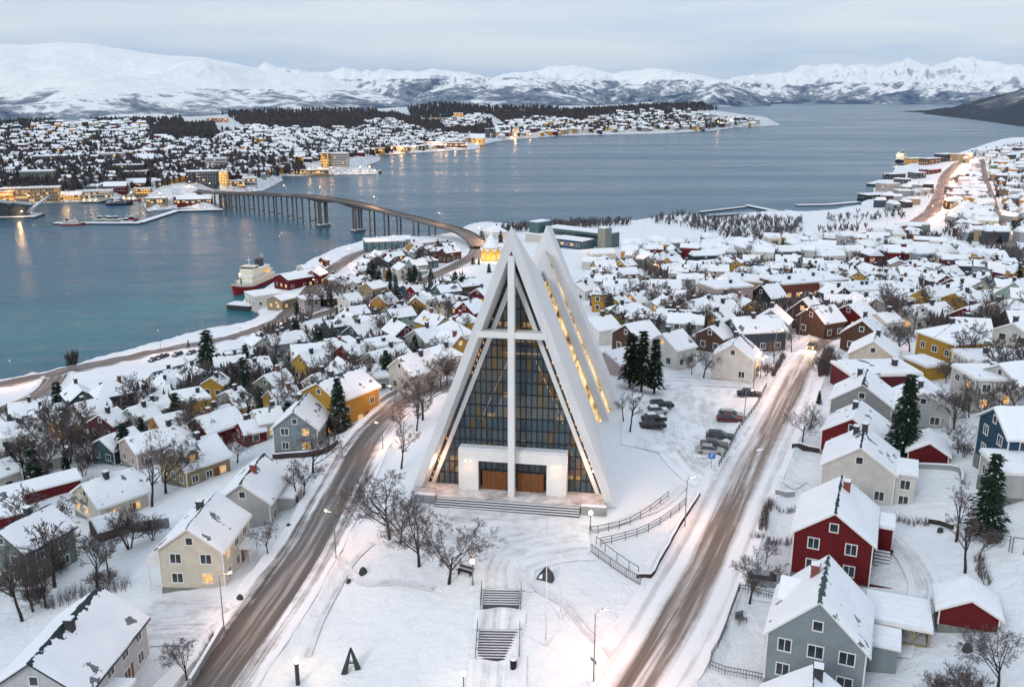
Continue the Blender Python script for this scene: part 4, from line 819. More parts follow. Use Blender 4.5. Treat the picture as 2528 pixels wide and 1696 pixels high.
while z < FI * k - .4:
    hh = FI - z / k; b.box(-hh, hh, GV - .10, GV - .008, z - .075, z + .075); z += 1.65
b.build('mullion_grid', [M['mull']], church)
# inside: floor, pews, hanging lamps
b = MB(); b.slab([(-10.2, GV + .4), (10.6, GV + .4), (7.6, 29.5), (-7.6, 29.5)], .1, .35); b.build('nave_floor', [M['pew']], church)
for r_ in range(9):
    b = MB()
    for sd in (-1, 1): b.box(sd * 3.2 - 2.2, sd * 3.2 + 2.2, 8 + r_ * 1.9, 8.5 + r_ * 1.9, .35, 1.3)
    b.build('pew_row', [M['pew']], church)
b = MB(); b.box(-2.9, 2.9, GV + .6, GV + 3.0, 21.3, 21.6); b.box(-7.2, 7.2, GV + 1.2, GV + 5.5, 6.3, 6.7); b.box(-7.2, 7.2, GV + 5.3, GV + 5.5, 6.7, 7.8); b.build('organ_loft', [M['inwall']], church); b = MB()
for sd in (-1, 1): b.tube([(sd * 1.9, 9.5, 16.2), (sd * 3.6, 9.5, 12.4), (sd * 5.4, 9.6, 8.4), (sd * 7.2, 9.8, 2.0)], .08, 6)
b.tube([(-2.6, 8.0, 17.6), (2.6, 8.0, 17.6)], .1, 6); b.tube([(-1.9, 8.0, 19.3), (1.9, 8.0, 19.3)], .08, 6)
b.build('gallery_light', [M['lit']], church)
for x, y, z in ((-2.6, 4.6, 22.6), (-1.2, 4.8, 22.4), (1.3, 4.6, 22.5), (2.6, 4.7, 22.6), (-1.4, 9, 19.6), (1.6, 10, 19.4), (-5, 12, 7), (5, 12, 7), (-4, 20, 7.5), (4, 20, 7.5), (-8.1, 4.6, 1.6), (8.4, 4.4, 1.4), (7.2, 4.8, 1.3), (-8.9, 4.4, 3.2)):
    b = MB(); b.box(-.45, .45, -.2, .2, -.3, .3); o = b.build('hall_lamp', [M['lit']], church); o.location = (x, y, z)
for x, y, z, p in ((0, 9, 14, 700), (0, 20, 9, 900), (0, 5, 24, 250), (-7, 5.5, 4, 120), (7, 5.5, 4, 120)): glow(church, z, p, .5, (1.0, .6, .25), x, y)
# the cross
b = MB(); b.box(-.41, .41, -.25, .85, -.2, 32.3); b.build('cross_pillar', [M['concrete']], church)
b = MB(); hh = 13.6 - 22.4 / (36.0 / 13.6) - .6
b.box(-hh, -.415, -.12, .75, 21.8, 22.62); b.box(.415, hh, -.12, .75, 21.8, 22.62); b.box(-hh + .5, -.416, .753, GV - .2, 21.9, 22.35); b.box(.416, hh - .5, .753, GV - .2, 21.9, 22.35); b.build('cross_beam', [M['concrete']], church)
# entrance block
b = MB(); V0 = .95
b.box(-7.3, -4.62, V0, GV - .14, .3, 6.1); b.box(4.55, 7.2, V0, GV - .14, .3, 6.1); b.box(-4.617, 4.547, V0, GV - .14, 4.55, 6.1)
b.build('entrance_block', [M['concrete']], church)
b = MB(); b.box(-7.25, 7.15, V0 + .25, GV - .15, 6.103, 6.25); b.build('ledge_snow', [M['snowcap']], church)
for x0, x1 in ((-4.6, -.5), (.5, 4.53)):
    b = MB(); b.box(x0, x1, V0 + .75, V0 + .8, 3.15, 4.54); b.build('transom_glass', [M['glass']], church)
    b = MB()
    for q in range(6): x = x0 + (x1 - x0) * q / 5; b.box(x - .05, x + .05, V0 + .62, V0 + .745, .35, 4.54) if q in (0, 5) else b.box(x - .05, x + .05, V0 + .62, V0 + .745, 3.15, 4.54)
    b.box(x0, x1, V0 + .6, V0 + .74, 2.98, 3.14); b.build('door_frame', [M['mull']], church)
    d0, d1 = (x0 + .42, x1 - .1) if x0 < 0 else (x0 + .1, x1 - .42)
    b = MB(); n = 10
    for q in range(n): b.box(d0 + (d1 - d0) * q / n + .012, d0 + (d1 - d0) * (q + 1) / n - .012, V0 + .55, V0 + .72, .36, 2.95)
    dr = b.build('door', [M['wood']], church)
    b = MB(); xm = (d0 + d1) / 2; b.bar((xm - .12, V0 + .48, 1.1), (xm - .12, V0 + .48, 1.7), .05); b.bar((xm + .12, V0 + .48, 1.1), (xm + .12, V0 + .48, 1.7), .05); b.build('handle', [M['metal']], dr)
for x, z, y, p in ((-6.3, 4.5, V0 - .12, 0), (-5.6, 4.5, V0 - .12, 0), (5.3, 4.4, V0 - .12, 0), (5.75, 4.4, V0 - .12, 0), (6.3, 4.4, V0 - .12, 0), (-10.65, 4.0, 1.2, 300), (10.65, 4.0, 1.2, 300)):
    b = MB(); b.lathe([(.02, -.1), (.10, -.06), (.11, .05), (.02, .14)], 10); o = b.build('wall_lamp', [M['walllamp'] if not p else M['lamp']], church); o.location = (x, y, z)
    if p: glow(church, z, p, .1, (1.0, .5, .3), x * .955, y - .3)
for x in (-5.9, 5.9): glow(church, 3.6, 26, .15, (1.0, .55, .3), x, V0 - 1.1)
b = MB(); b.slab([(-12.6, -1.7), (12.3, -1.7), (12.6, GV + .3), (-12.6, GV + .3)], -1.5, .30, 1, 0)
b.build('terrace', [M['tramp'], M['greyc']], church)
b = MB()
for q in range(4): b.box(-9.7, 9.3, -1.7 - .38 * (q + 1), -1.703 - .38 * q, -1.5, .12 - .18 * q, 1); b.box(-9.68, 9.28, -1.58 - .38 * (q + 1), -1.703 - .38 * q, .123 - .18 * q, .17 - .18 * q, 0)
b.build('front_steps', [M['snowcap'], M['darkstone']], church)
for x0, x1 in ((-12.6, -9.8), (9.45, 12.7)):
    b = MB(); b.box(x0, x1, -2.35, -1.75, -1.6, .62, 1); b.box(x0 + .03, x1 - .03, -2.32, -1.78, .623, .75, 0); b.build('terrace_wall', [M['snowcap'], M['greyc']], church)
b = MB()
for q in range(14): b.bar((-12.5 + q * .21, -1.72, .5), (-12.5 + q * .21, -1.72, 1.45), .03)
b.bar((-12.5, -1.72, 1.47), (-9.75, -1.72, 1.47), .06); b.build('terrace_railing', [M['metal']], church)
# ------------------------------------------------------------------ the outdoor stairs
def flight(top, bot, xl, xr, n, label):      # photo rows of the top and bottom step, left and right edge columns
    pt, pb = at('d', (xl[0] + xr[0]) / 2, top), at('d', (xl[1] + xr[1]) / 2, bot); wl = at('d', xl[0], top); wr = at('d', xr[0], top); W = np.linalg.norm(wr[:2] - wl[:2])
    d = (pb - pt)[:2]; L = np.linalg.norm(d); a = math.atan2(d[1], d[0]) + math.pi / 2; drop = max(pt[2] - pb[2], .8)
    root = empty('outdoor_stairs', (pb[0], pb[1], pb[2]), a)
    b = MB()
    for q in range(n):
        y0, z = L * q / n, .1 + drop * (q + 1) / n
        b.box(-W / 2, W / 2, y0, y0 + L / n + .06, z - drop / n - .6, z, 1); b.box(-W / 2 + .04, W / 2 - .04, y0 + .16, y0 + L / n - .003, z + .003, z + .06, 0)
    b.build('steps', [M['snowcap'], M['darkstone']], root)
    for sd in (-1, 1):
        b = MB(); x = sd * (W / 2 + .2); P = lambda f: (x, L * f, .15 + drop * f)
        for f in (0, .33, .66, 1.0): p = P(f); b.bar((p[0], p[1], p[2] - .8), (p[0], p[1], p[2] + .95), .07)
        for h in (.95, .5): p, q = P(-.02), P(1.12); b.bar((p[0], p[1], p[2] + h), (q[0], q[1], q[2] + h - .1), .06)
        b.build('handrail', [M['rail']], root)
    tag(root, label, 'stairs', 'stairs up to the church'); return root
flight(1347, 1385, (1104, 1101), (1185, 1184), 7, "shorter upper flight of snowy stairs below the church forecourt")
flight(1440, 1508, (1094, 1089), (1182, 1181), 11, "longer lower flight of snowy stairs with black bin at its foot")
def fence_line(name, pts, H, desc, cat='fence', step=2.2, rails=(.95, .5), dense=False, m='rail', w=.08):
    P = smooth([at(z, x, y)[:2] for z, x, y in pts], step); root = empty(name, (*P[0], gz(*P[0])))
    b = MB(); o = np.array(root.location)
    for p in P: z = gz(*p); b.bar(np.array([p[0], p[1], z - .5]) - o, np.array([p[0], p[1], z + H]) - o, w)
    b.build('post', [M[m]], root); b = MB()
    for p, q in zip(P[:-1], P[1:]):
        for h in rails: b.bar(np.array([p[0], p[1], gz(*p) + h * H]) - o, np.array([q[0], q[1], gz(*q) + h * H]) - o, w * .8, w * .9)
        if dense:
            n = max(2, int(np.linalg.norm(q - p) / .28))
            for i in range(n): r_ = p + (q - p) * i / n; z = gz(*r_); b.bar(np.array([r_[0], r_[1], z + .1]) - o, np.array([r_[0], r_[1], z + H * .96]) - o, .05)
    b.build('rail', [M[m]], root); tag(root, desc, cat, 'fences and railings'); return root
def wall_line(name, pts, H, desc, mt='greyc', th=.35, cat='wall', snow=.14):
    P = smooth([at(z, x, y)[:2] for z, x, y in pts], 1.5); root = empty(name, (*P[0], gz(*P[0]))); o = np.array(root.location); T = np.gradient(P, axis=0); T /= np.linalg.norm(T, axis=1)[:, None]; Nn = np.stack([-T[:, 1], T[:, 0]], -1) * th / 2
    for nm, z0, z1, k, mm in (('wall_body', -.8, H, 1.0, mt), ('snow_cap', H + .003, H + snow, .92, 'snowcap')):
        b = MB(); v = []
        for p, n in zip(P, Nn):
            g = gz(*p); v += [(p[0] - n[0] * k - o[0], p[1] - n[1] * k - o[1], g + z0 - o[2]), (p[0] + n[0] * k - o[0], p[1] + n[1] * k - o[1], g + z0 - o[2]), (p[0] + n[0] * k - o[0], p[1] + n[1] * k - o[1], g + z1 - o[2]), (p[0] - n[0] * k - o[0], p[1] - n[1] * k - o[1], g + z1 - o[2])]
        f = []
        for i in range(len(P) - 1): a = 4 * i; f += [(a + j, a + (j + 1) % 4, a + 4 + (j + 1) % 4, a + 4 + j) for j in range(4)]
        f += [(3, 2, 1, 0), tuple(4 * (len(P) - 1) + j for j in range(4))]; b.add(v, f); b.build(nm, [M[mm]], root)
    tag(root, desc, cat, 'low walls'); return root
def S(x, y, x0, y0, sc): return ('d', (x0 + x * sc) / 1.08173, (y0 + y * sc) / 1.08173)
G3 = lambda x, y: S(x, y, 1380, 1150, .20408)
fence_line('path_railing', [G3(375, 830), G3(600, 790), G3(860, 715), G3(1100, 570), G3(1320, 395)], 1.1, "upper dark railing along the path from the church")
fence_line('path_railing', [G3(505, 970), G3(800, 900), G3(1080, 800), G3(1350, 630), G3(1530, 480)], 1.15, "lower dark railing along the path from the church", rails=(.97, .65, .33))
wall_line('stone_wall', [G3(940, 1350), G3(1100, 1350), G3(1200, 1180), G3(1400, 830), G3(1560, 570), G3(1695, 355)], .5, "dark stone wall with railing path and right road either side", 'bark', .3)
fence_line('side_stair_railing', [G3(450, 950), G3(700, 1150), G3(960, 1320)], 1.1, "railing on the roadward edge of the small side stair", rails=(.97,))
fence_line('side_stair_railing', [G3(385, 1040), G3(620, 1210), G3(980, 1440)], 1.1, "closely barred railing on the forecourt edge of the small side stair", rails=(.97, .1), dense=True)
fence_line('parking_fence', [('C', 570, 1270), ('C', 520, 1370), ('C', 470, 1450), ('C', 385, 1560), ('F', 250, 260), ('F', 200, 345)], 1.0, "dark post fence between the car park and the right road", step=2.0, w=.11)
fence_line('garden_fence', [('F', 310, 1035), ('F', 240, 1240), ('F', 195, 1350), ('F', 148, 1465), ('F', 350, 1520), ('F', 560, 1565)], 1.0, "pale grey garden fence round the yard of the blue-grey gabled house", dense=True, m='metal')
fence_line('garden_fence', [('F', 315, 1035), ('F', 420, 1060), ('F', 520, 1085)], .9, "short grey garden fence beside the silver parked car", dense=True, m='metal')
wall_line('garden_wall', [('F', 605, 240), ('F', 700, 255), ('F', 810, 275)], .8, "brown timber wall below the round bare tree", 'bark', .4)
wall_line('garden_wall', [('F', 1280, 350), ('F', 1420, 355), ('F', 1540, 372), ('F', 1550, 440)], .7, "grey garden wall behind the white gabled house")
wall_line('garden_wall', [('F', 1365, 655), ('F', 1430, 665), ('F', 1500, 690)], .6, "dark brown low wall before the far spruce", 'bark')
wall_line('garden_wall', [('D', 1520, 300), ('D', 1680, 290), ('D', 1800, 270), ('D', 1880, 220)], 1.0, "dark brown curving wall beside the left road", 'bark')
wall_line('garden_wall', [('B', 155, 1450), ('B', 260, 1380), ('B', 375, 1310)], 1.0, "grey roadside wall below the big yellow house")
wall_line('garden_wall', [('D', 1060, 1560), ('D', 1150, 1410), ('D', 1235, 1265)], .9, "grey roadside wall beside the near street lamp")
wall_line('garden_wall', [('D', 640, 720), ('D', 760, 700), ('D', 940, 680)], 1.6, "long grey retaining wall behind the cream balcony house")
wall_line('garden_wall', [('F', 515, 495), ('F', 620, 505)], .7, "short grey gate wall opposite the red gabled house")
# ------------------------------------------------------------------ houses near the camera, one by one
def porch(root, x0, x1, y0, y1, h, col='pale', snowy=True, side=1):     # lean-to porch in the house's own frame
    b = MB()
    for x, y in ((x0, y0), (x1, y0), (x1, y1), (x0, y1)): b.bar((x, y, -1.0), (x, y, h - .1), .13)
    b.box(min(x0, x1), max(x0, x1), min(y0, y1), max(y0, y1), -.9, .25); o = b.build('porch', [M['trimw']], root)
    b = MB(); b.box(min(x0, x1) - .2, max(x0, x1) + .2, min(y0, y1) - .2, max(y0, y1) + .2, h - .1, h, 1); b.box(min(x0, x1) - .15, max(x0, x1) + .15, min(y0, y1) - .15, max(y0, y1) + .15, h + .003, h + .3, 0)
    b.build('porch_roof', [M['snowcap'], M['trimw']], o); return o
def annex(root, x0, x1, y0, y1, h, col, win=None):
    b = MB(); b.box(x0, x1, y0, y1, -2, h); o = b.build('annex', [M['wall']], root); o.color = (*COL[col], 1)
    b = MB(); b.box(x0 - .25, x1 + .25, y0 - .25, y1 + .25, h + .003, h + .15, 1); b.box(x0 - .2, x1 + .2, y0 - .2, y1 + .2, h + .153, h + .45, 0); b.build('annex_roof', [M['snowcap'], M['trimw']], o)
    for w in win or (): window(root, *w, near=True)
    return o
def dormer(root, x, y, z, w, dep, h, col, lit=False, sgn=1):      # sticks out of the slope on the +x (or -x) side
    b = MB(); poly = [(-w / 2, -1.2), (w / 2, -1.2), (w / 2, h), (0, h + w * .32), (-w / 2, h)]
    b.prism(poly, -dep, 0, 0); o = b.build('dormer', [M['wall']], root); o.color = (*COL[col], 1); o.location = (x, y, z); o.rotation_euler = (0, 0, sgn * math.pi / 2)
    b = MB(); t = w / 2 + .2; b.prism([(-t, h - .16), (0, h + w * .32 - .02), (t, h - .16), (t, h + .08), (0, h + w * .32 + .3), (-t, h + .08)], -dep - .2, .2, 0); r = b.build('dormer_roof', [M['snowcap']], o)
    q = obj('window', win_mesh(1.0, .9, lit, 'frame'), o); p = obj('pane', win_mesh(1.0, .9, lit, 'pane'), q); q.location = (0, -dep - .01, h * .5); return o
h1 = house_px('D', 155, 1440, 560, 1010, 9.6, 8.8, 'pale', .7, near=True, bare=.75, chy=-.05, desc="large grey-cream house with half-bare black ridge", lim=(8, 20), trim='trimd', lit=.0)
porch(h1, 4.9, 7.2, -5.2, -1.6, 3.3)
h2 = house_px('D', 1035, 690, 1210, 485, 8.0, 8.6, 'cream', .72, near=True, bare=.12, chy=.05, desc="cream two-storey house with balcony and porch", lim=(8, 16), lit=.12)
b = MB(); b.box(-6.3, -4.03, -3.5, .5, 2.5, 3.6); b.box(-6.2, -4.06, -3.4, .4, 3.603, 3.75); b.build('balcony', [M['trimw']], h2); b = MB()
for y in (-3.4, .4): b.bar((-6.2, y, -1), (-6.2, y, 2.5), .12)
b.build('balcony_post', [M['trimw']], h2); porch(h2, 4.1, 5.4, .8, 3.4, 2.9)
h3 = house_px('D', 5, 695, 270, 562, 8.0, 8.4, 'greygreen', .6, near=True, bare=.25, chy=.1, desc="grey-green two-storey house with black chimney", lim=(9, 18), trim='trimd')
h4 = house_px('D', 1335, 440, 1470, 270, 7.6, 7.4, 'pale', .75, near=True, bare=.35, cmat='brick', chy=-.1, desc="pale grey house with red chimney by the left road", lim=(8, 18))
annex(h4, 3.8, 6.0, -1.0, 4.0, 3.2, 'pale')
h5 = house_px('D', 472, 432, 722, 352, 9.0, 6.4, 'cream', .62, near=True, bare=.1, lit=.6, chim=1, desc="long cream bungalow with lit windows", lim=(9, 18))
h6 = house_px('D', 935, 240, 1205, 155, 8.6, 6.9, 'tan', .7, near=True, lit=.5, desc="tan house with lit dormer", lim=(9, 18)); dormer(h6, 2.0, -2.5, 4.6, 2.6, 1.6, 1.5, 'tan', True)
house_px('D', 550, 190, 745, 118, 6.6, 5.4, 'teal', .55, near=True, lit=.3, lim=(7, 14), desc="teal bungalow with snowy roof")
house_px('D', 690, 185, 1030, 95, 7.6, 6.0, 'pink', .5, near=True, lim=(10, 22), desc="long pale pinkish house")
house_px('D', 1085, 72, 1310, 8, 7.5, 6.4, 'red', .6, near=True, lim=(9, 18), cmat='brick', desc="dark red house with white window frames")
house_px('A', 2005, 1430, 2115, 1300, 8.0, 8.4, 'bluegrey', .8, near=True, bare=.3, lim=(9, 18), desc="tall grey gabled house with arched porch")
house_px('D', 25, 452, 370, 366, 5.0, 3.6, 'red', .4, lim=(14, 24), chim=0, desc="long low red shed", name='shed', cat='shed', wins=False)
house_px('D', -60, 545, 140, 500, 6.0, 4.0, 'red', .5, chim=0, desc="red garage with snow-laden roof", name='garage', cat='garage', wins=False)
house_px('D', 10, 112, 140, 80, 7.5, 5.5, 'white', .5, desc="white bungalow among bare trees")
house_px('D', 140, 232, 300, 190, 7.5, 5.5, 'pale', .6); house_px('D', -70, 330, 20, 300, 7, 5.5, 'cream', .5)
house_px('D', 510, 640, 650, 600, 5, 3.0, 'brown', .35, chim=0, desc="low brown outhouse with sagging snow", name='shed', cat='shed', wins=False)
r1 = house_px('F', 763, 1098, 812, 835, 8.8, 9.8, 'bluegrey', .95, near=True, bare=.42, chy=.18, cmat='brick', lit=.0, desc="blue-grey gabled house with broken snow along its ridge", lim=(8, 15), tile=(.05, .08, .085))
dormer(r1, -2.2, 2.2, 5.6, 3.6, 1.8, 1.0, 'bluegrey', False, -1); annex(r1, 4.45, 7.2, .2, 3.2, 3.6, 'bluegrey')
r2h = house_px('F', 848, 603, 885, 395, 8.4, 8.6, 'red', .72, near=True, bare=.24, chy=.22, cmat='brick', desc="red gabled house with white-framed windows", lim=(8, 16)); annex(r2h, 4.25, 6.2, 1.5, 4.8, 4.6, 'red')
b = MB()
for q in range(7): b.box(4.5, 6.2, .9 - q * .3, 1.2 - q * .3, -.8, 1.9 - q * .28, 1); b.box(4.5, 6.2, .92 - q * .3, 1.14 - q * .3, 1.903 - q * .28, 1.97 - q * .28, 0)
b.build('entrance_steps', [M['snowcap'], M['greyc']], r2h); b = MB(); b.box(4.25, 8.4, -4.9, -4.78, -.9, .55); b.box(8.28, 8.4, -4.77, -1.6, -.9, .55); o = b.build('deck_fence', [M['wall']], r2h); o.color = (*COL['maroon'], 1)
r3 = house_px('F', 990, 232, 1010, 118, 9.0, 8.2, 'white', .68, near=True, bare=.22, chim=2, chy=.2, desc="white gabled house with side wing", lim=(9, 16)); annex(r3, 4.55, 7.0, -3.4, 1.5, 4.9, 'white', [(5.8, -3.42, 3.6, 0), (5.8, -3.42, 1.4, 0)])
house_px('F', 950, 62, 990, -10, 8.4, 6.2, 'red', .62, near=True, bare=.0, lim=(9, 16), desc="dark red house half behind the white one", lit=.0)
house_px('C', 1235, 1242, 1265, 1150, 9.2, 8.0, 'grey', .68, near=True, bare=.28, lim=(9, 16), desc="mid-grey gabled house with white-framed window")
house_px('C', 1310, 947, 1332, 885, 8.6, 7.4, 'cream', .68, near=True, bare=.2, lim=(9, 16), desc="cream-yellow gabled house")
house_px('C', 1800, 842, 1925, 832, 10.5, 9.0, 'ochre', .45, kind='hip', near=True, bare=.15, lim=(9, 15), desc="large ochre hip-roofed house with lit doorway", lit=.15)
house_px('C', 1585, 1082, 1740, 1068, 6.5, 3.6, 'ochre', .3, kind='flat', chim=0, wins=False, desc="ochre flat-roofed garage", name='garage', cat='garage')
house_px('C', 1085, 1125, 1560, 1115, 9, 4.0, 'maroon', .3, kind='flat', chim=2, wins=False, lim=(14, 26), desc="long flat snow-covered row of garages", name='garage_row', cat='garage')
house_px('C', 1655, 1292, 1640, 1200, 8.4, 6.4, 'pale', .6, near=True, lim=(9, 16), desc="pale grey house behind the tall spruce")
house_px('C', 1960, 1150, 2190, 1150, 8, 6.2, 'pale', .3, kind='flat', near=True, lim=(8, 14), desc="pale flat-roofed house with balcony")
house_px('C', 2210, 1105, 2430, 1085, 8.5, 7.2, 'pale', .5, near=True, lim=(9, 16), lit=.4, desc="pale two-storey house with brown-lit windows")
house_px('C', 1990, 1040, 2330, 1040, 8, 4.5, 'white', .4, kind='flat', chim=1, lim=(14, 24), desc="long low white-roofed house")
house_px('F', 1790, 15, 2060, 20, 8.4, 8.2, 'blue', .6, near=True, lim=(9, 16), desc="dark blue two-storey house")
house_px('F', 1770, 300, 2010, 312, 7, 4.0, 'pale', .4, kind='flat', near=True, lim=(8, 14), desc="low pale house with glazed terrace")
house_px('F', 1610, 1088, 1580, 950, 5.4, 3.7, 'red', .55, near=True, chim=0, lim=(5, 9), desc="small red garden shed with deep snow", name='shed', cat='shed', wins=False)
house_px('F', 1375, 212, 1368, 130, 5.2, 3.7, 'red', .6, near=True, chim=0, lim=(5, 9), desc="small red outhouse by the tall spruce", name='shed', cat='shed', wins=False)
r10 = house_px('F', 716, 1720, 728, 1478, 8.0, 7.6, 'grey', .72, near=True, bare=.12, chy=.3, lim=(8, 13), desc="snow-roofed house at the lower edge of the view")
def carport():
    a, c, d = at('F', 1022, 1330, 0), at('F', 1362, 1345, 0), at('F', 1380, 1160, 2.8); e1 = (c - a)[:2]; L = np.linalg.norm(e1); rz = math.atan2(e1[1], e1[0]); root = empty('carport', (a[0], a[1], min(a[2], c[2])), rz); D = 5.4
    b = MB(); b.box(-.3, L + .3, -.4, D, 2.7, 2.9, 1); b.box(-.25, L + .25, -.35, D - .05, 2.903, 3.3, 0); b.build('roof', [M['snowcap'], M['trimw']], root)
    b = MB(); b.box(0, L, D - .6, D - .5, -1, 2.7); b.box(L - .1, L, 0, D - .6, -1, 2.7); b.box(L * .30, L - .1, -.05, .05, -.8, 1.1); o = b.build('wall', [M['wall']], root); o.color = (*COL['tan'], 1)
    b = MB()
    for i in range(5): b.bar((L * i / 4, 0, -1), (L * i / 4, 0, 2.7), .16)
    for i in range(4): b.bar((L * (i + .5) / 4, 0, 2.65), (L * (i + (.05 if i % 2 else .95)) / 4, 0, 1.9), .1)
    o = b.build('post', [M['paint']], root); o.color = (*COL['tan'], 1); tag(root, "long timber carport with deep snow roof behind the blue-grey gabled house", "carport"); HOUSES.append((float(a[0] + e1[0] / 2), float(a[1] + e1[1] / 2) + 3, 5))
carport()
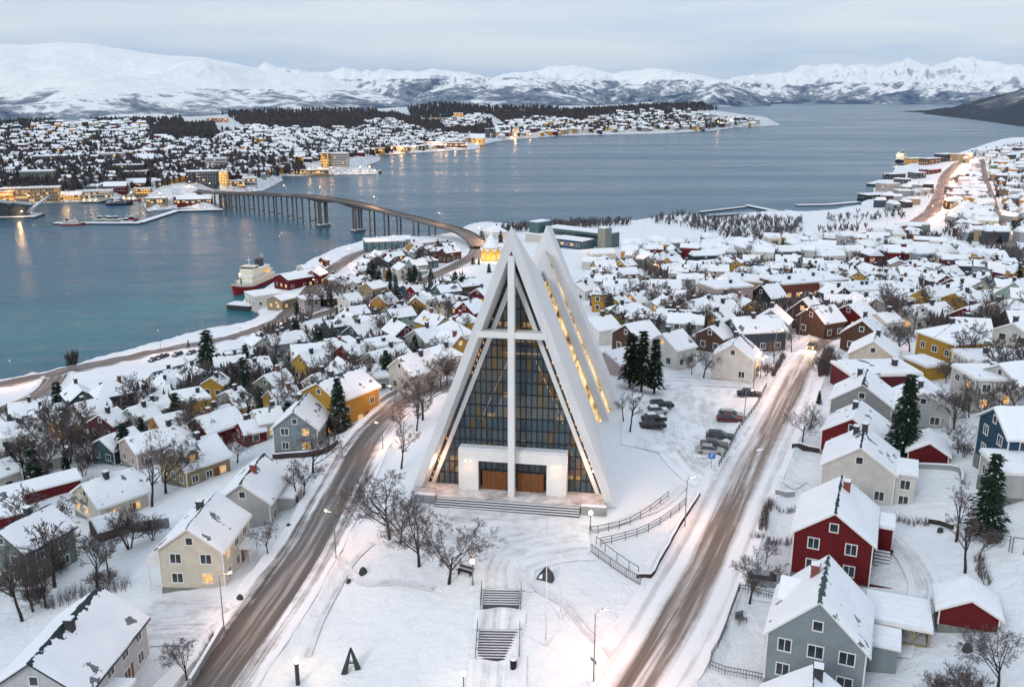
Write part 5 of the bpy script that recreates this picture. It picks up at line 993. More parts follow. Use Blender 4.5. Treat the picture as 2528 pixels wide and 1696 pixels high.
# ------------------------------------------------------------------ houses of the streets down to the water and up the valley: (zone, ridge ends, width, height, colour, extras)
for r in [('A', 1040, 1170, 1270, 1108, 8, 6.6, 'white', .65, dict(bare=1.5, desc="pale house with dark teal half-bare roof", tile=(.02, .055, .07))), ('A', 1395, 1150, 1280, 1098, 7.5, 6.5, 'grey', .65, {}), ('A', 1450, 1195, 1505, 1165, 6, 5.6, 'ochre', .6, {}), ('A', 1200, 1325, 1400, 1290, 9, 5.2, 'yellow', .3, dict(kind='flat')),
    ('A', 565, 1280, 735, 1250, 7, 3.4, 'white', .3, dict(kind='flat')), ('A', 1800, 1185, 1960, 1135, 8, 7.2, 'green', .65, dict(cmat='brick')), ('A', 1835, 1290, 2030, 1250, 8, 6.2, 'yellow', .6, dict(cmat='brick')), ('A', 2045, 1035, 2190, 1000, 7.5, 7.5, 'yellow', .7, {}), ('A', 2170, 1235, 2460, 1130, 10, 9.5, 'ochre', .55, dict(near=True, lim=(12, 20), bare=.6, desc="large ochre three-part house by the left road", tile=(.03, .06, .08))),
    ('A', 1565, 1350, 1720, 1310, 6, 4.6, 'ochre', .45, {}), ('A', 1040, 1470, 1270, 1420, 7.5, 5.5, 'orange', .4, {}), ('A', 690, 1445, 785, 1405, 7, 6, 'maroon', .6, {}), ('A', 900, 1400, 1010, 1368, 7.5, 6, 'bluegrey', .6, {}), ('A', 1000, 1350, 1120, 1320, 7, 5.5, 'grey', .55, {}), ('A', 500, 1380, 740, 1322, 8.5, 6, 'tan', .5, {}), ('A', 0, 1510, 190, 1492, 8, 5.5, 'white', .5, {}),
    ('A', 400, 1470, 470, 1450, 6, 5, 'yellow', .5, dict(lit=.6)), ('A', 2080, 820, 2190, 792, 7.5, 6, 'white', .65, {}), ('A', 1885, 900, 1980, 872, 7, 6, 'orange', .6, dict(lit=.4)), ('A', 1690, 1110, 1800, 1085, 7.5, 6, 'pale', .55, {}), ('A', 2250, 500, 2335, 480, 7.5, 6, 'brown', .6, dict(lit=.5)), ('A', 2140, 1180, 2290, 1140, 8, 7, 'white', .6, {}), ('A', 250, 1450, 330, 1420, 7, 5, 'white', .5, {}),
    ('A', 1550, 1290, 1640, 1260, 6, 5, 'grey', .5, {}), ('A', 1420, 1420, 1560, 1380, 7, 5.5, 'white', .5, {}), ('A', 1750, 1420, 1900, 1395, 7, 5.5, 'white', .5, {}), ('A', 1660, 1500, 1760, 1480, 6, 4.5, 'red', .5, {}),
    ('B', 412, 1058, 575, 1022, 7.5, 7.6, 'white', .72, dict(near=True, lim=(8, 15))), ('B', 600, 992, 790, 962, 9, 6.5, 'white', .45, dict(kind='hip')), ('B', 510, 870, 620, 845, 8, 7, 'grey', .6, {}), ('B', 0, 975, 220, 935, 8, 6.2, 'red', .55, {}), ('B', 180, 1030, 430, 962, 8, 6, 'grey', .6, {}), ('B', 60, 842, 240, 800, 9, 7, 'slate', .65, {}), ('B', 310, 720, 440, 690, 8, 7, 'yellow', .6, {}), ('B', 505, 650, 535, 610, 7.5, 8, 'ochre', .8, {}),
    ('B', 832, 682, 935, 655, 7.5, 7.8, 'red', .75, {}), ('B', 640, 672, 800, 632, 9, 6.5, 'white', .4, dict(kind='flat', lit=.3)), ('B', 10, 722, 170, 700, 8, 6, 'red', .5, {}), ('B', 250, 638, 340, 612, 7.5, 7, 'orange', .7, dict(lit=.3)), ('B', 10, 632, 110, 610, 7.5, 6.5, 'white', .65, {}), ('B', 165, 552, 270, 530, 8, 6, 'tan', .5, {}), ('B', 475, 275, 520, 258, 7, 9, 'ochre', .7, {}), ('B', 345, 330, 440, 310, 8, 6, 'white', .65, {}),
    ('B', 365, 425, 465, 410, 8, 5, 'pink', .5, {}), ('B', 470, 572, 540, 560, 6, 5.5, 'red', .6, {}), ('B', 420, 565, 460, 550, 6, 5.5, 'blue', .6, {}), ('B', 930, 590, 1000, 575, 7, 6, 'maroon', .6, {}), ('B', 1815, 1022, 1950, 990, 8, 4.6, 'pink', .4, dict(wins=False, chim=0, desc="pale pink garage with snow-covered roof", name='garage', cat='garage')), ('B', 1960, 832, 2090, 808, 9, 7, 'brown', .6, {}), ('B', 1690, 795, 1840, 772, 9, 6.5, 'white', .45, dict(lit=.4)),
    ('B', 1880, 722, 2080, 705, 10, 5, 'white', .2, dict(kind='hip')), ('B', 1970, 622, 2085, 600, 8, 6.5, 'orange', .6, dict(lit=.3)), ('B', 1820, 572, 2000, 540, 9, 6.5, 'white', .5, {}), ('B', 1860, 652, 1930, 632, 7, 6, 'yellow', .5, dict(lit=.3)), ('B', 1600, 560, 1700, 532, 8, 6, 'white', .5, {}), ('B', 1640, 522, 1770, 500, 8, 6, 'pink', .6, {}), ('B', 1905, 397, 1985, 385, 8, 6, 'ochre', .5, {}), ('B', 2100, 365, 2190, 352, 8, 7, 'green', .6, {}), ('B', 2230, 375, 2310, 362, 8, 7, 'orange', .6, dict(lit=.5)),
    ('B', 2150, 660, 2300, 630, 8, 6.5, 'pale', .6, {}), ('B', 2200, 900, 2330, 870, 8, 7, 'white', .65, {}),
    ('C', 345, 967, 397, 905, 8, 7.8, 'white', .72, dict(near=True, bare=.2, lim=(8, 15))), ('C', 335, 792, 655, 775, 9, 7.4, 'slate', .5, dict(near=True, lim=(12, 20), lit=.35, desc="long slate grey two-storey house with lit windows")), ('C', 605, 737, 640, 700, 8, 8, 'bluegrey', .75, {}), ('C', 190, 850, 270, 825, 7, 6, 'brown', .6, {}), ('C', 875, 712, 1035, 690, 9, 7.5, 'brown', .7, dict(bare=.4, desc="long dark brown house with lit doorway at the street bend")), ('C', 830, 660, 880, 640, 8, 8, 'brown', .9, {}),
    ('C', 1130, 702, 1250, 680, 8, 6.5, 'red', .55, {}), ('C', 1235, 803, 1275, 770, 8.5, 7.5, 'brown', .75, {}), ('C', 650, 525, 1005, 497, 13, 8.5, 'brown', .3, dict(kind='flat', lit=.45, lim=(26, 44), floors=2, desc="long red brick block with lit windows", name='apartment_block', cat='apartment block', chim=2, red=1)), ('C', 1080, 570, 1440, 560, 12, 6.5, 'white', .3, dict(kind='flat', lim=(26, 44), desc="long white flat-roofed block", name='apartment_block', cat='apartment block', chim=2)),
    ('C', 1350, 640, 1610, 618, 11, 6, 'pink', .3, dict(kind='flat', lim=(20, 34), desc="long low pinkish block", name='apartment_block', cat='apartment block')), ('C', 190, 560, 390, 545, 11, 8, 'pink', .3, dict(kind='flat', lim=(14, 24), floors=2)), ('C', 330, 500, 560, 520, 11, 8, 'tan', .3, dict(kind='flat', lim=(18, 30), floors=2, lit=.3)), ('C', 980, 605, 1150, 600, 9, 5, 'tan', .3, dict(kind='flat')), ('C', 540, 560, 640, 545, 9, 8, 'dark', .8, dict(bare=.8)),
    ('C', 440, 440, 560, 420, 9, 6, 'tan', .4, {}), ('C', 560, 410, 740, 400, 9, 6, 'orange', .4, dict(lit=.7)), ('C', 1170, 260, 1330, 250, 9, 6, 'maroon', .5, {}), ('C', 880, 425, 950, 415, 8, 5.5, 'red', .4, {}), ('C', 1580, 390, 1700, 378, 8, 5, 'red', .5, {}), ('C', 1760, 445, 1870, 430, 9, 6.5, 'green', .6, {}), ('C', 1840, 520, 1990, 500, 9, 7, 'brown', .6, {}), ('C', 1640, 590, 1730, 560, 8, 8, 'ochre', .75, {}), ('C', 1760, 600, 1860, 580, 9, 6.5, 'mint', .5, {}), ('C', 1860, 620, 1990, 600, 8, 7, 'ochre', .5, {}),
    ('C', 1990, 610, 2200, 590, 9, 5.5, 'green', .4, {}), ('C', 2275, 545, 2330, 520, 9, 8.5, 'mint', .8, dict(lit=.5)), ('C', 1450, 545, 1580, 530, 9, 6.5, 'blue', .5, {}), ('C', 1500, 430, 1640, 420, 10, 6.5, 'mint', .6, {}), ('C', 1350, 480, 1450, 460, 8, 7, 'green', .7, {}), ('C', 1930, 720, 2060, 690, 9, 6, 'maroon', .6, {}), ('C', 2120, 690, 2250, 665, 9, 6, 'white', .5, {}), ('C', 1640, 700, 1800, 680, 9, 6, 'pale', .5, {}), ('C', 2260, 830, 2400, 800, 8, 7.5, 'white', .5, {}), ('C', 1880, 790, 2090, 800, 9, 7, 'white', .6, {}),
    ('C', 20, 680, 150, 650, 8, 7.5, 'white', .8, {}), ('C', 180, 690, 350, 668, 8, 7, 'white', .6, {}), ('C', 200, 760, 320, 735, 8, 6, 'yellow', .6, {}), ('C', 1500, 720, 1620, 700, 8, 5.5, 'white', .5, {}), ('C', 1340, 760, 1430, 750, 7, 5, 'white', .4, {}), ('C', 10, 285, 110, 278, 8, 6, 'brown', .8, {}), ('C', 110, 400, 240, 390, 9, 5.5, 'tan', .4, {}), ('C', 250, 370, 330, 362, 8, 6, 'green', .6, {}), ('C', 500, 300, 600, 290, 9, 6, 'dark', .6, {}), ('C', 690, 330, 760, 322, 8, 5, 'bluegrey', .5, {})]:
    ex = dict(r[9]); col = r[7]
    if ex.pop('red', None): col = (.20, .07, .05)
    house_px(r[0], r[1], r[2], r[3], r[4], r[5], r[6], col, r[8], **ex)
# quayside and industrial buildings
for r in [('A', 1915, 490, 2140, 456, 13, 7, 'red', .3, dict(lim=(18, 30), desc="large red quayside warehouse", chim=0)), ('A', 2130, 465, 2190, 440, 8, 7, 'red', .6, dict(lit=.4, chim=0, desc="red gabled shed joined to the warehouse")), ('A', 1720, 622, 1890, 600, 12, 5.5, 'white', .2, dict(kind='flat', lim=(14, 24), chim=0, desc="white flat quay shed with blue doors")), ('A', 1870, 640, 1985, 612, 9, 6, 'tan', .35, dict(lit=.6, chim=0, desc="tan quay shed with lit windows")),
    ('A', 2050, 430, 2190, 412, 9, 4.5, 'white', .3, dict(chim=0, desc="low white quay building")), ('A', 2195, 375, 2240, 368, 5, 5, 'red', .6, dict(chim=0, desc="tiny red hut on the quay")), ('B', 160, 255, 420, 245, 14, 6, 'teal', .3, dict(kind='flat', lim=(24, 40), chim=0, desc="long teal shed below the bridge")), ('B', 340, 230, 470, 225, 10, 6, 'pink', .3, dict(chim=0, desc="pale shed with arched snow roof below the bridge")), ('B', 1030, 150, 1080, 165, 12, 8, 'white', .6, dict(kind='hip', chim=1, desc="white pyramid-roofed house behind the pavilion")),
    ('R', 1360, 1255, 1450, 1250, 14, 8, 'pink', .3, dict(kind='flat', lim=(14, 26), chim=0)), ('R', 1460, 1300, 1560, 1300, 14, 6, 'bluegrey', .3, dict(kind='flat', lim=(14, 26), chim=0)), ('R', 1615, 1295, 1700, 1292, 12, 5, 'pale', .3, dict(kind='flat', lim=(14, 26), chim=0)), ('R', 1230, 1330, 1360, 1325, 14, 5, 'dark', .3, dict(kind='flat', lim=(20, 30), chim=0)), ('R', 1840, 1275, 2030, 1275, 14, 6, 'slate', .3, dict(kind='flat', lim=(30, 50), chim=0)), ('R', 1840, 1325, 2060, 1325, 12, 5, 'pink', .3, dict(kind='flat', lim=(30, 50), chim=0, lit=.3)),
    ('R', 1970, 1350, 2060, 1345, 12, 6, 'yellow', .3, dict(kind='flat', chim=0, lit=.6)), ('R', 1570, 1180, 1640, 1178, 14, 7, 'slate', .3, dict(kind='flat', chim=0)), ('R', 1650, 1160, 1740, 1150, 14, 6, 'maroon', .3, dict(kind='flat', chim=0)), ('R', 1540, 1085, 1640, 1080, 14, 8, 'orange', .3, dict(kind='flat', chim=0, lit=.7)), ('R', 1650, 1085, 1740, 1080, 14, 8, 'brown', .3, dict(kind='flat', chim=0, lit=.6)), ('R', 1760, 1055, 1850, 1050, 16, 10, 'slate', .3, dict(kind='flat', chim=0)), ('R', 1870, 1055, 1950, 1050, 16, 9, 'tan', .3, dict(kind='flat', chim=0)),
    ('R', 1880, 1385, 1950, 1380, 10, 6, 'green', .5, {}), ('R', 1400, 1190, 1500, 1185, 12, 6, 'dark', .3, dict(kind='flat', chim=0)), ('R', 1450, 1220, 1560, 1225, 12, 5, 'slate', .3, dict(kind='flat', chim=0))]:
    ex = dict(r[9]); ex.setdefault('name', 'shed'); ex.setdefault('cat', 'shed'); ex.setdefault('desc', f"{CWORD.get(r[7], r[7])} flat-roofed harbour shed"); house_px(r[0], r[1], r[2], r[3], r[4], r[5], r[6], r[7], r[8], **ex)
# the rest of the streets, row upon row
def in_poly(x, y, poly): return bool(inside(np.array([x]), np.array([y]), poly)[0])
ROADPTS = np.concatenate([v[::2] for v in ROAD_XY.values()])
def free(p, r, road=7.0):
    if any((p[0] - h[0]) ** 2 + (p[1] - h[1]) ** 2 < (r + h[2]) ** 2 for h in HOUSES): return False
    return float(np.min(np.hypot(ROADPTS[:, 0] - p[0], ROADPTS[:, 1] - p[1]))) > road
def clear_of_church(p): lu = (p[0] - CH_O[0]) * cu[0] + (p[1] - CH_O[1]) * cu[1]; lv = (p[0] - CH_O[0]) * cv[0] + (p[1] - CH_O[1]) * cv[1]; return not (abs(lu) < 20 and -45 < lv < 50)
PAL = 'white white white pale pale cream grey grey bluegrey slate yellow ochre ochre orange red maroon brown brown tan green mint pink teal'.split()
ZONES = [(58, [(90, 965), (330, 915), (500, 852), (640, 805), (720, 772), (820, 742), (950, 702), (1060, 660), (1090, 670), (1060, 770), (1020, 860), (900, 890), (650, 880), (560, 940), (330, 960), (120, 1000), (20, 960)]), (22, [(690, 722), (770, 668), (830, 612), (890, 585), (1030, 570), (1050, 590), (960, 628), (880, 655), (740, 712)]),
    (96, [(1330, 660), (1370, 635), (1480, 625), (1560, 620), (1750, 615), (1950, 615), (2150, 620), (2337, 650), (2400, 760), (2330, 800), (2180, 730), (1960, 735), (1800, 690), (1560, 780), (1400, 770)])]
for cnt, poly in ZONES:
    xs = [p[0] for p in poly]; ys = [p[1] for p in poly]; got = 0
    for k in range(cnt * 40):
        if got >= cnt or len([1 for h in HOUSES]) > 345: break
        x, y = rnd.uniform(min(xs), max(xs)), min(ys) + (max(ys) - min(ys)) * rnd.random()
        if not in_poly(x, y, poly): continue
        p = at('d', x, y); w = rnd.uniform(5.8, 7.4); L = rnd.uniform(7, 10.5)
        if not free(p, L * .5, 8.0) or not clear_of_church(p): continue
        two = rnd.random() < .5; e = rnd.uniform(4.8, 5.6) if two else rnd.uniform(3.2, 4.1); pt = rnd.uniform(.5, .8); kd = 'hip' if rnd.random() < .14 else 'flat' if rnd.random() < .08 else 'gable'
        i = int(np.argmin(np.hypot(ROADPTS[:, 0] - p[0], ROADPTS[:, 1] - p[1])))
        yaw = R(rnd.choice((-62, -55, 28, 35)) if x < 1168 else rnd.choice((-70, -8, 12, 75, 82))) + rnd.uniform(-.12, .12)
        house(float(p[0]), float(p[1]), yaw, w, L, e, e + pt * w / 2, rnd.choice(PAL), kd, bare=rnd.choice((0, 0, .15, .3, .6, .9)), lit=.14, trim=rnd.choice(('trimw', 'trimd', 'trimd')), seed=k + cnt * 1000, cmat=rnd.choice(('soot', 'brick'))); got += 1
        hc = rnd.random(); rt = LASTH[0]; cc = LASTH[1]
        if hc < .3 and kd == 'gable': sd = rnd.choice((-1, 1)); x0 = sd * w / 2; x1 = x0 + sd * rnd.uniform(1.6, 2.8); y0 = rnd.uniform(-.4, 0) * L; annex(rt, min(x0, x1) + .002 * sd, max(x0, x1), y0, y0 + rnd.uniform(2.4, 4), rnd.uniform(2.3, 2.9), cc)
        elif hc < .5 and kd == 'gable': sd = rnd.choice((-1, 1)); dormer(rt, sd * w * .12, rnd.uniform(-.2, .2) * L, e + .5, 2.2, w * .25, 1.0, cc, rnd.random() < .2, sd)
print('HOUSES', len(HOUSES))
# ------------------------------------------------------------------ the teal hall, the tent-roofed pavilion
def hall():
    a, c, d = onz('B', 1255, 275, 5.0), onz('B', 1780, 345, 5.0), None; e1 = (c - a)[:2]; L = float(np.linalg.norm(e1)); rz = math.atan2(e1[1], e1[0]); root = empty('sports_hall', (a[0], a[1], gz(a[0], a[1])), rz); D = 20
    def blk(nm, x0, x1, y0, y1, h, col, snow=True):
        b = MB(); b.box(x0, x1, y0, y1, -3, h, 1); b.box(x0 + .2, x1 - .2, y0 + .2, y1 - .2, h + .003, h + .5, 0); o = b.build(nm, [M['snowcap'], M['paint']], root); o.color = (*COL[col], 1); return o
    o = blk('main_hall', L * .16, L * .97, 8, D, 9, 'teal'); blk('side_tower', L * .0, L * .13, 4, 16, 12, 'teal'); blk('end_tower', L * .91, L * 1.0, 3, 9.5, 13, 'greygreen'); blk('low_annex', -L * .02, L * .55, 2, 7.9, 5, 'pale'); blk('blue_annex', L * .5, L * .88, -10, 1.9, 6.5, 'blue')
    b = MB(); b.box(L * .3, L * .9, 7.9, 7.97, 5.8, 7.6); b.build('window_band', [M['glass']], o)
    for q in range(9): w = obj('window', win_mesh(1.6, 1.3, q % 3 == 0, 'far'), root); w.location = (L * .52 + q * L * .04, -10.02, 4.2)
    b = MB(); b.box(L * .5, L * .93, -12, -10.1, -2, 1.6); o = b.build('red_plinth', [M['paint']], root); o.color = (.25, .06, .03, 1)
    glow(root, 6, 2500, .6, x=L * 1.03, y=-8); tag(root, "long teal sports hall with snow roof and dark blue front wing", "sports hall"); HOUSES.append((a[0] + e1[0] / 2, a[1] + e1[1] / 2 + 15, 30))
hall()
def pavilion():
    p = at('d', 1121, 593); q = ray('B', 1035, 195); D = math.hypot(p[0], p[1]); H = HC + q[2] * D / math.hypot(q[0], q[1]) - p[2]; Rr = 26 * D / 2050 * 1.0; root = empty('pavilion', tuple(p))
    n = 48; b = MB(); base = []
    for i in range(9):
        t = i / 8; r = Rr * (1 - t) ** 1.25 + .05; z = H * (.30 + .70 * t ** .95)
        for j in range(n): a = 2 * math.pi * j / n; s = abs(math.sin(a * 5)) if i == 0 else 0; b.v.append((r * math.cos(a), r * math.sin(a), z + (s * H * .13 if i == 0 else (.03 * H * abs(math.sin(a * 5)) if i == 1 else 0))))
    for i in range(8):
        for j in range(n): b.f.append((i * n + j, i * n + (j + 1) % n, (i + 1) * n + (j + 1) % n, (i + 1) * n + j)); b.m.append(0)
    b.build('tent_roof', [M['snowcap']], root, True)
    b = MB(); b.lathe([(Rr * .86, -1.5), (Rr * .86, H * .45)], 30); o = b.build('drum_wall', [M['wall']], root); o.color = (.62, .42, .10, 1)
    for k in range(10):
        a = 2 * math.pi * (k + .5) / 10; b = MB(); b.box(-.9, .9, -.06, .06, .3, 2.2); b.prism([(-.9, 2.2), (.9, 2.2), (0, 3.9)], -.06, .06); w = b.build('arched_window', [M['lit']], root); w.location = (Rr * .875 * math.sin(a), -Rr * .875 * math.cos(a), .3); w.rotation_euler = (0, 0, a)
    for a in (-.9, 0, .9): glow(root, 2.0, 500, .4, (1.0, .68, .3), Rr * 1.3 * math.sin(a), -Rr * 1.3 * math.cos(a))
    tag(root, "round pavilion with white tent roof and yellow-lit arches by the bridge", "pavilion"); HOUSES.append((p[0], p[1], Rr + 2))
pavilion()
# ------------------------------------------------------------------ trees one by one
BT = "big bare tree with spreading branches"; B2 = "slender bare tree"; B3 = "small bare bush"
for i, (zn, x, yb, yt, pr, ds) in enumerate([('E', 755, 895, 480, 0, BT), ('E', 920, 992, 610, 1, BT), ('E', 590, 745, 335, 2, BT), ('E', 655, 355, 60, 3, B2), ('E', 650, 770, 470, 1, B2), ('E', 740, 145, -70, 3, B2), ('D', 520, 632, 400, 0, B2), ('D', 845, 565, 180, 3, B2), ('D', 922, 490, 110, 2, B2), ('D', 600, 915, 690, 1, B2), ('D', 125, 1200, 740, 3, B2), ('D', 185, 1148, 800, 0, B2),
    ('D', 1040, 1535, 1270, 2, B2), ('D', 1490, 825, 640, 0, B2), ('D', 1320, 320, 140, 1, BT), ('D', 1655, 540, 290, 3, B2), ('D', 1740, 378, 90, 2, BT), ('D', 290, 460, 170, 3, B2), ('D', 395, 320, 60, 1, B2), ('D', 60, 1060, 780, 2, B2), ('D', 720, 800, 560, 0, B3), ('D', 850, 750, 610, 1, B3), ('D', 1690, 500, 260, 0, B2), ('D', 1860, 220, 0, 3, B2), ('D', 345, 330, 120, 2, B2), ('D', 490, 300, 120, 3, B2), ('D', 1010, 440, 300, 3, B2), ('D', 430, 290, 110, 3, B2), ('D', 90, 330, 120, 2, B2), ('D', 160, 390, 240, 1, B2),
    ('B', 555, 1490, 1130, 1, BT), ('B', 515, 1560, 1250, 3, B2), ('B', 680, 1285, 1010, 0, B2), ('B', 722, 1255, 970, 2, B2), ('B', 610, 1370, 1120, 3, B2), ('B', 410, 1570, 1370, 0, B2), ('F', 665, 208, -15, 1, "round bare tree with dense twigs"), ('F', 370, 1103, 770, 0, "bare tree standing by the garden fence"), ('F', 1570, 932, 540, 3, B2), ('F', 1530, 268, 70, 1, B2), ('F', 1412, 112, -80, 3, B2), ('F', 1752, 1585, 1210, 2, BT), ('F', 460, 880, 720, 0, B2), ('F', 1520, 760, 400, 3, B2), ('F', 1400, 1650, 1480, 0, B3), ('F', 1560, 1640, 1440, 1, B3), ('F', 1650, 850, 640, 2, B2), ('F', 1590, 70, -110, 0, B2),
    ('C', 140, 1205, 945, 0, BT), ('C', 20, 1085, 810, 2, BT), ('C', 620, 1100, 930, 1, B2), ('C', 745, 1030, 820, 3, B2), ('C', 1552, 1022, 800, 2, BT), ('C', 2070, 992, 810, 0, BT), ('C', 1738, 1525, 1240, 3, B2), ('C', 1855, 1550, 1240, 1, B2), ('C', 1010, 1180, 1010, 0, B3), ('C', 1470, 1060, 790, 1, BT), ('C', 1690, 900, 730, 0, BT), ('C', 800, 860, 680, 2, BT), ('C', 1800, 1240, 1060, 2, B2), ('C', 60, 1180, 1020, 1, B2), ('C', 2210, 990, 820, 1, B2), ('C', 940, 1190, 1040, 2, B3), ('C', 570, 1190, 1090, 1, B3), ('C', 1910, 1210, 1050, 0, B2)]):
    tree_px(zn, x, yb, yt, TREES_N[pr] if ds != B3 else BUSH[pr % 2], ds, sx_=1.2 if ds == BT else 1.0, group='bare trees round the church and gardens')
for zn, x, yb, yt in (('B', 1975, 1570, 1250), ('B', 1930, 1500, 1290), ('C', 870, 1550, 1370)): tree_px(zn, x, yb, yt, (TREES_N[1][0], birch_m[0][1]) if 0 else birch_m[0], "reddish bare birch above the car park", name='birch_tree', group='birches')
SP = "dark green spruce"
for i, (zn, x, yb, yt, pr, ds) in enumerate([('F', 1215, 305, -185, 0, "tall dark spruce with dense drooping branches"), ('F', 1682, 712, 250, 1, "second tall dark spruce beyond the red shed"), ('A', 1428, 1115, 862, 0, SP), ('A', 2035, 1015, 798, 1, SP), ('A', 1620, 1320, 1090, 0, SP), ('A', 1680, 1310, 1050, 1, SP), ('A', 410, 1440, 1215, 0, SP), ('A', 2325, 1560, 1190, 1, "tall spruce by the big yellow house"), ('A', 1845, 900, 830, 0, SP), ('B', 310, 1245, 1005, 1, SP), ('B', 505, 1080, 910, 0, SP), ('B', 780, 640, 475, 1, SP), ('B', 820, 650, 500, 0, SP), ('B', 735, 640, 540, 1, SP),
    ('B', 612, 525, 448, 0, SP), ('B', 372, 605, 490, 1, SP), ('B', 335, 600, 520, 0, SP), ('B', 180, 535, 450, 0, SP), ('B', 540, 540, 470, 1, SP), ('B', 1010, 480, 415, 1, SP), ('B', 1835, 780, 615, 0, SP), ('B', 1940, 875, 715, 1, SP), ('B', 2195, 805, 680, 0, SP), ('B', 900, 425, 370, 0, SP), ('B', 940, 425, 375, 1, SP), ('B', 1090, 275, 190, 0, SP), ('B', 960, 275, 190, 1, SP), ('C', 65, 592, 495, 0, SP), ('C', 1610, 562, 470, 1, SP), ('C', 930, 1375, 1285, 1, "small round evergreen beside the right road"), ('C', 60, 850, 740, 1, SP), ('B', 2170, 790, 660, 1, SP), ('C', 1320, 530, 450, 0, SP)]):
    tree_px(zn, x, yb, yt, CON_N[pr] if ds != SP or zn in 'B' and yb > 1000 else CON_M[i % 3], ds, name='spruce_tree', group='spruces', sx_=1.0 if ds != SP else rnd.uniform(.95, 1.3))
for zn, x, yb, yt, pr in (('B', 2052, 1300, 865, 0), ('B', 2140, 1312, 920, 1), ('B', 1972, 1270, 880, 0), ('B', 2000, 1240, 900, 1)): tree_px(zn, x, yb, yt, PINE[pr], "tall pine with bare lower trunk", name='pine_tree', group='pines above the car park')
for k in range(9): tree_px('A', 2045 + k * 33, 765 - k * 11, 675 - k * 8 + rnd.randint(-12, 12), CON_M[k % 3], "green young spruce in the roadside belt", name='spruce_tree', group='spruces', sx_=1.5)
# trees between the houses
TPOLY = [(120, [(0, 970), (330, 915), (600, 830), (760, 750), (1060, 650), (1090, 700), (1030, 860), (900, 880), (620, 1000), (330, 1080), (0, 1120)], .2), (170, [(1330, 620), (1400, 590), (1750, 555), (2150, 560), (2337, 620), (2337, 800), (2150, 780), (1960, 740), (1560, 790), (1400, 790)], .14), (60, [(2200, 560), (2170, 470), (2230, 380), (2337, 350), (2337, 560)], .35), (16, [(2120, 800), (2337, 820), (2337, 1040), (2180, 1060), (2140, 900)], .0), (12, [(0, 1240), (160, 1260), (280, 1340), (120, 1400), (0, 1420)], 0), (46, [(690, 728), (770, 668), (830, 608), (890, 580), (1040, 565), (1050, 600), (960, 640), (880, 670), (740, 722)], .3)]
n_dec = 0
for cnt, poly, con in TPOLY:
    xs = [p[0] for p in poly]; ys = [p[1] for p in poly]; got = 0
    for k in range(cnt * 30):
        if got >= cnt: break
        x, y = rnd.uniform(min(xs), max(xs)), rnd.uniform(min(ys), max(ys))
        if not in_poly(x, y, poly): continue
        p = at('d', x, y)
        if any((p[0] - h[0]) ** 2 + (p[1] - h[1]) ** 2 < (h[2] * .82 + .2) ** 2 for h in HOUSES) or float(np.min(np.hypot(ROADPTS[:, 0] - p[0], ROADPTS[:, 1] - p[1]))) < 3.8 or not clear_of_church(p): continue
        got += 1
        if rnd.random() < con: tree(tuple(p), rnd.uniform(4.5, 9), CON_M[k % 3], "dark little spruce between the roofs", 'spruce_tree', 'tree', 'spruces', rnd.uniform(.9, 1.3))
        elif rnd.random() < .4: tree(tuple(p), rnd.uniform(1.8, 3.2), BUSH[k % 2], "bare bush among the houses", 'bare_bush', 'bush', 'bushes among the houses', 1.2)
        else: tree(tuple(p), rnd.uniform(6, 10.5), TREES_M[k % 4], "bare tree among the houses", group='bare trees among the houses')
def hedge(pts, H, W, desc, den=6):
    P = smooth([at(z, x, y)[:2] for z, x, y in pts], .5); root = empty('hedge', (*P[0], gz(*P[0]))); b = MB(); o = np.array(root.location); r2 = random.Random(len(PENDING))
    for p in P:
        for k in range(den):
            x, y = p[0] + r2.uniform(-W, W) / 2, p[1] + r2.uniform(-W, W) / 2; z = gz(x, y); h = H * r2.uniform(.6, 1.1); q = np.array([x, y, z - .05]) - o
            for j in range(3): e = q + np.array([r2.uniform(-.35, .35), r2.uniform(-.35, .35), h * r2.uniform(.6, 1)]); b.tube([q, (q + e) / 2 + np.array([r2.uniform(-.1, .1), r2.uniform(-.1, .1), 0]), e], [.022, .016, .006], 3, caps=False)
    b.build('twigs', [M['twig']], root); tag(root, desc, 'hedge', 'hedges'); return root
hedge([('F', 480, 560), ('F', 450, 640), ('F', 445, 690)], 1.9, 1.0, "brown hedge beside the right road before the red gabled house", 10)
hedge([('F', 400, 740), ('F', 500, 770), ('F', 600, 770)], 1.2, .9, "low hedge between the road hedge and the red gabled house", 7)
hedge([('F', 500, 570), ('F', 560, 600), ('F', 620, 590)], 1.1, 1.0, "snowy hedge along the garden of the red gabled house", 6)
hedge([('F', 1180, 640), ('F', 1260, 660), ('F', 1355, 665)], 1.3, 1.0, "row of dark shrubs behind the red gabled house", 8)
hedge([('C', 1000, 1030), ('C', 970, 1120), ('C', 960, 1190)], 2.6, 1.8, "tall brown hedge on the inside of the street bend", 12)
hedge([('C', 690, 1060), ('C', 650, 1130), ('C', 615, 1195)], 1.6, .8, "hedge between the white gabled house and the right road", 8)
hedge([('F', 1650, 860), ('F', 1655, 930), ('F', 1690, 990)], 1.4, .9, "brown hedge running down to the small red garden shed", 8)
hedge([('F', 1420, 1100), ('F', 1450, 1200), ('F', 1520, 1235)], 1.2, 1.0, "scrubby hedge in front of the small red garden shed", 7)
hedge([('D', 1100, 1480), ('D', 1150, 1380), ('D', 1190, 1290)], 1.3, .8, "scrubby hedge above the roadside wall by the near street lamp", 7)
hedge([('D', 260, 1130), ('D', 380, 1080), ('D', 480, 1050)], 2.2, 2.5, "wide thicket of bare shrubs behind the large grey-cream house", 9)
hedge([('D', 560, 1040), ('D', 640, 1030), ('D', 700, 1010)], 2.0, 2.0, "thicket of bare shrubs beyond the large grey-cream roof", 9)
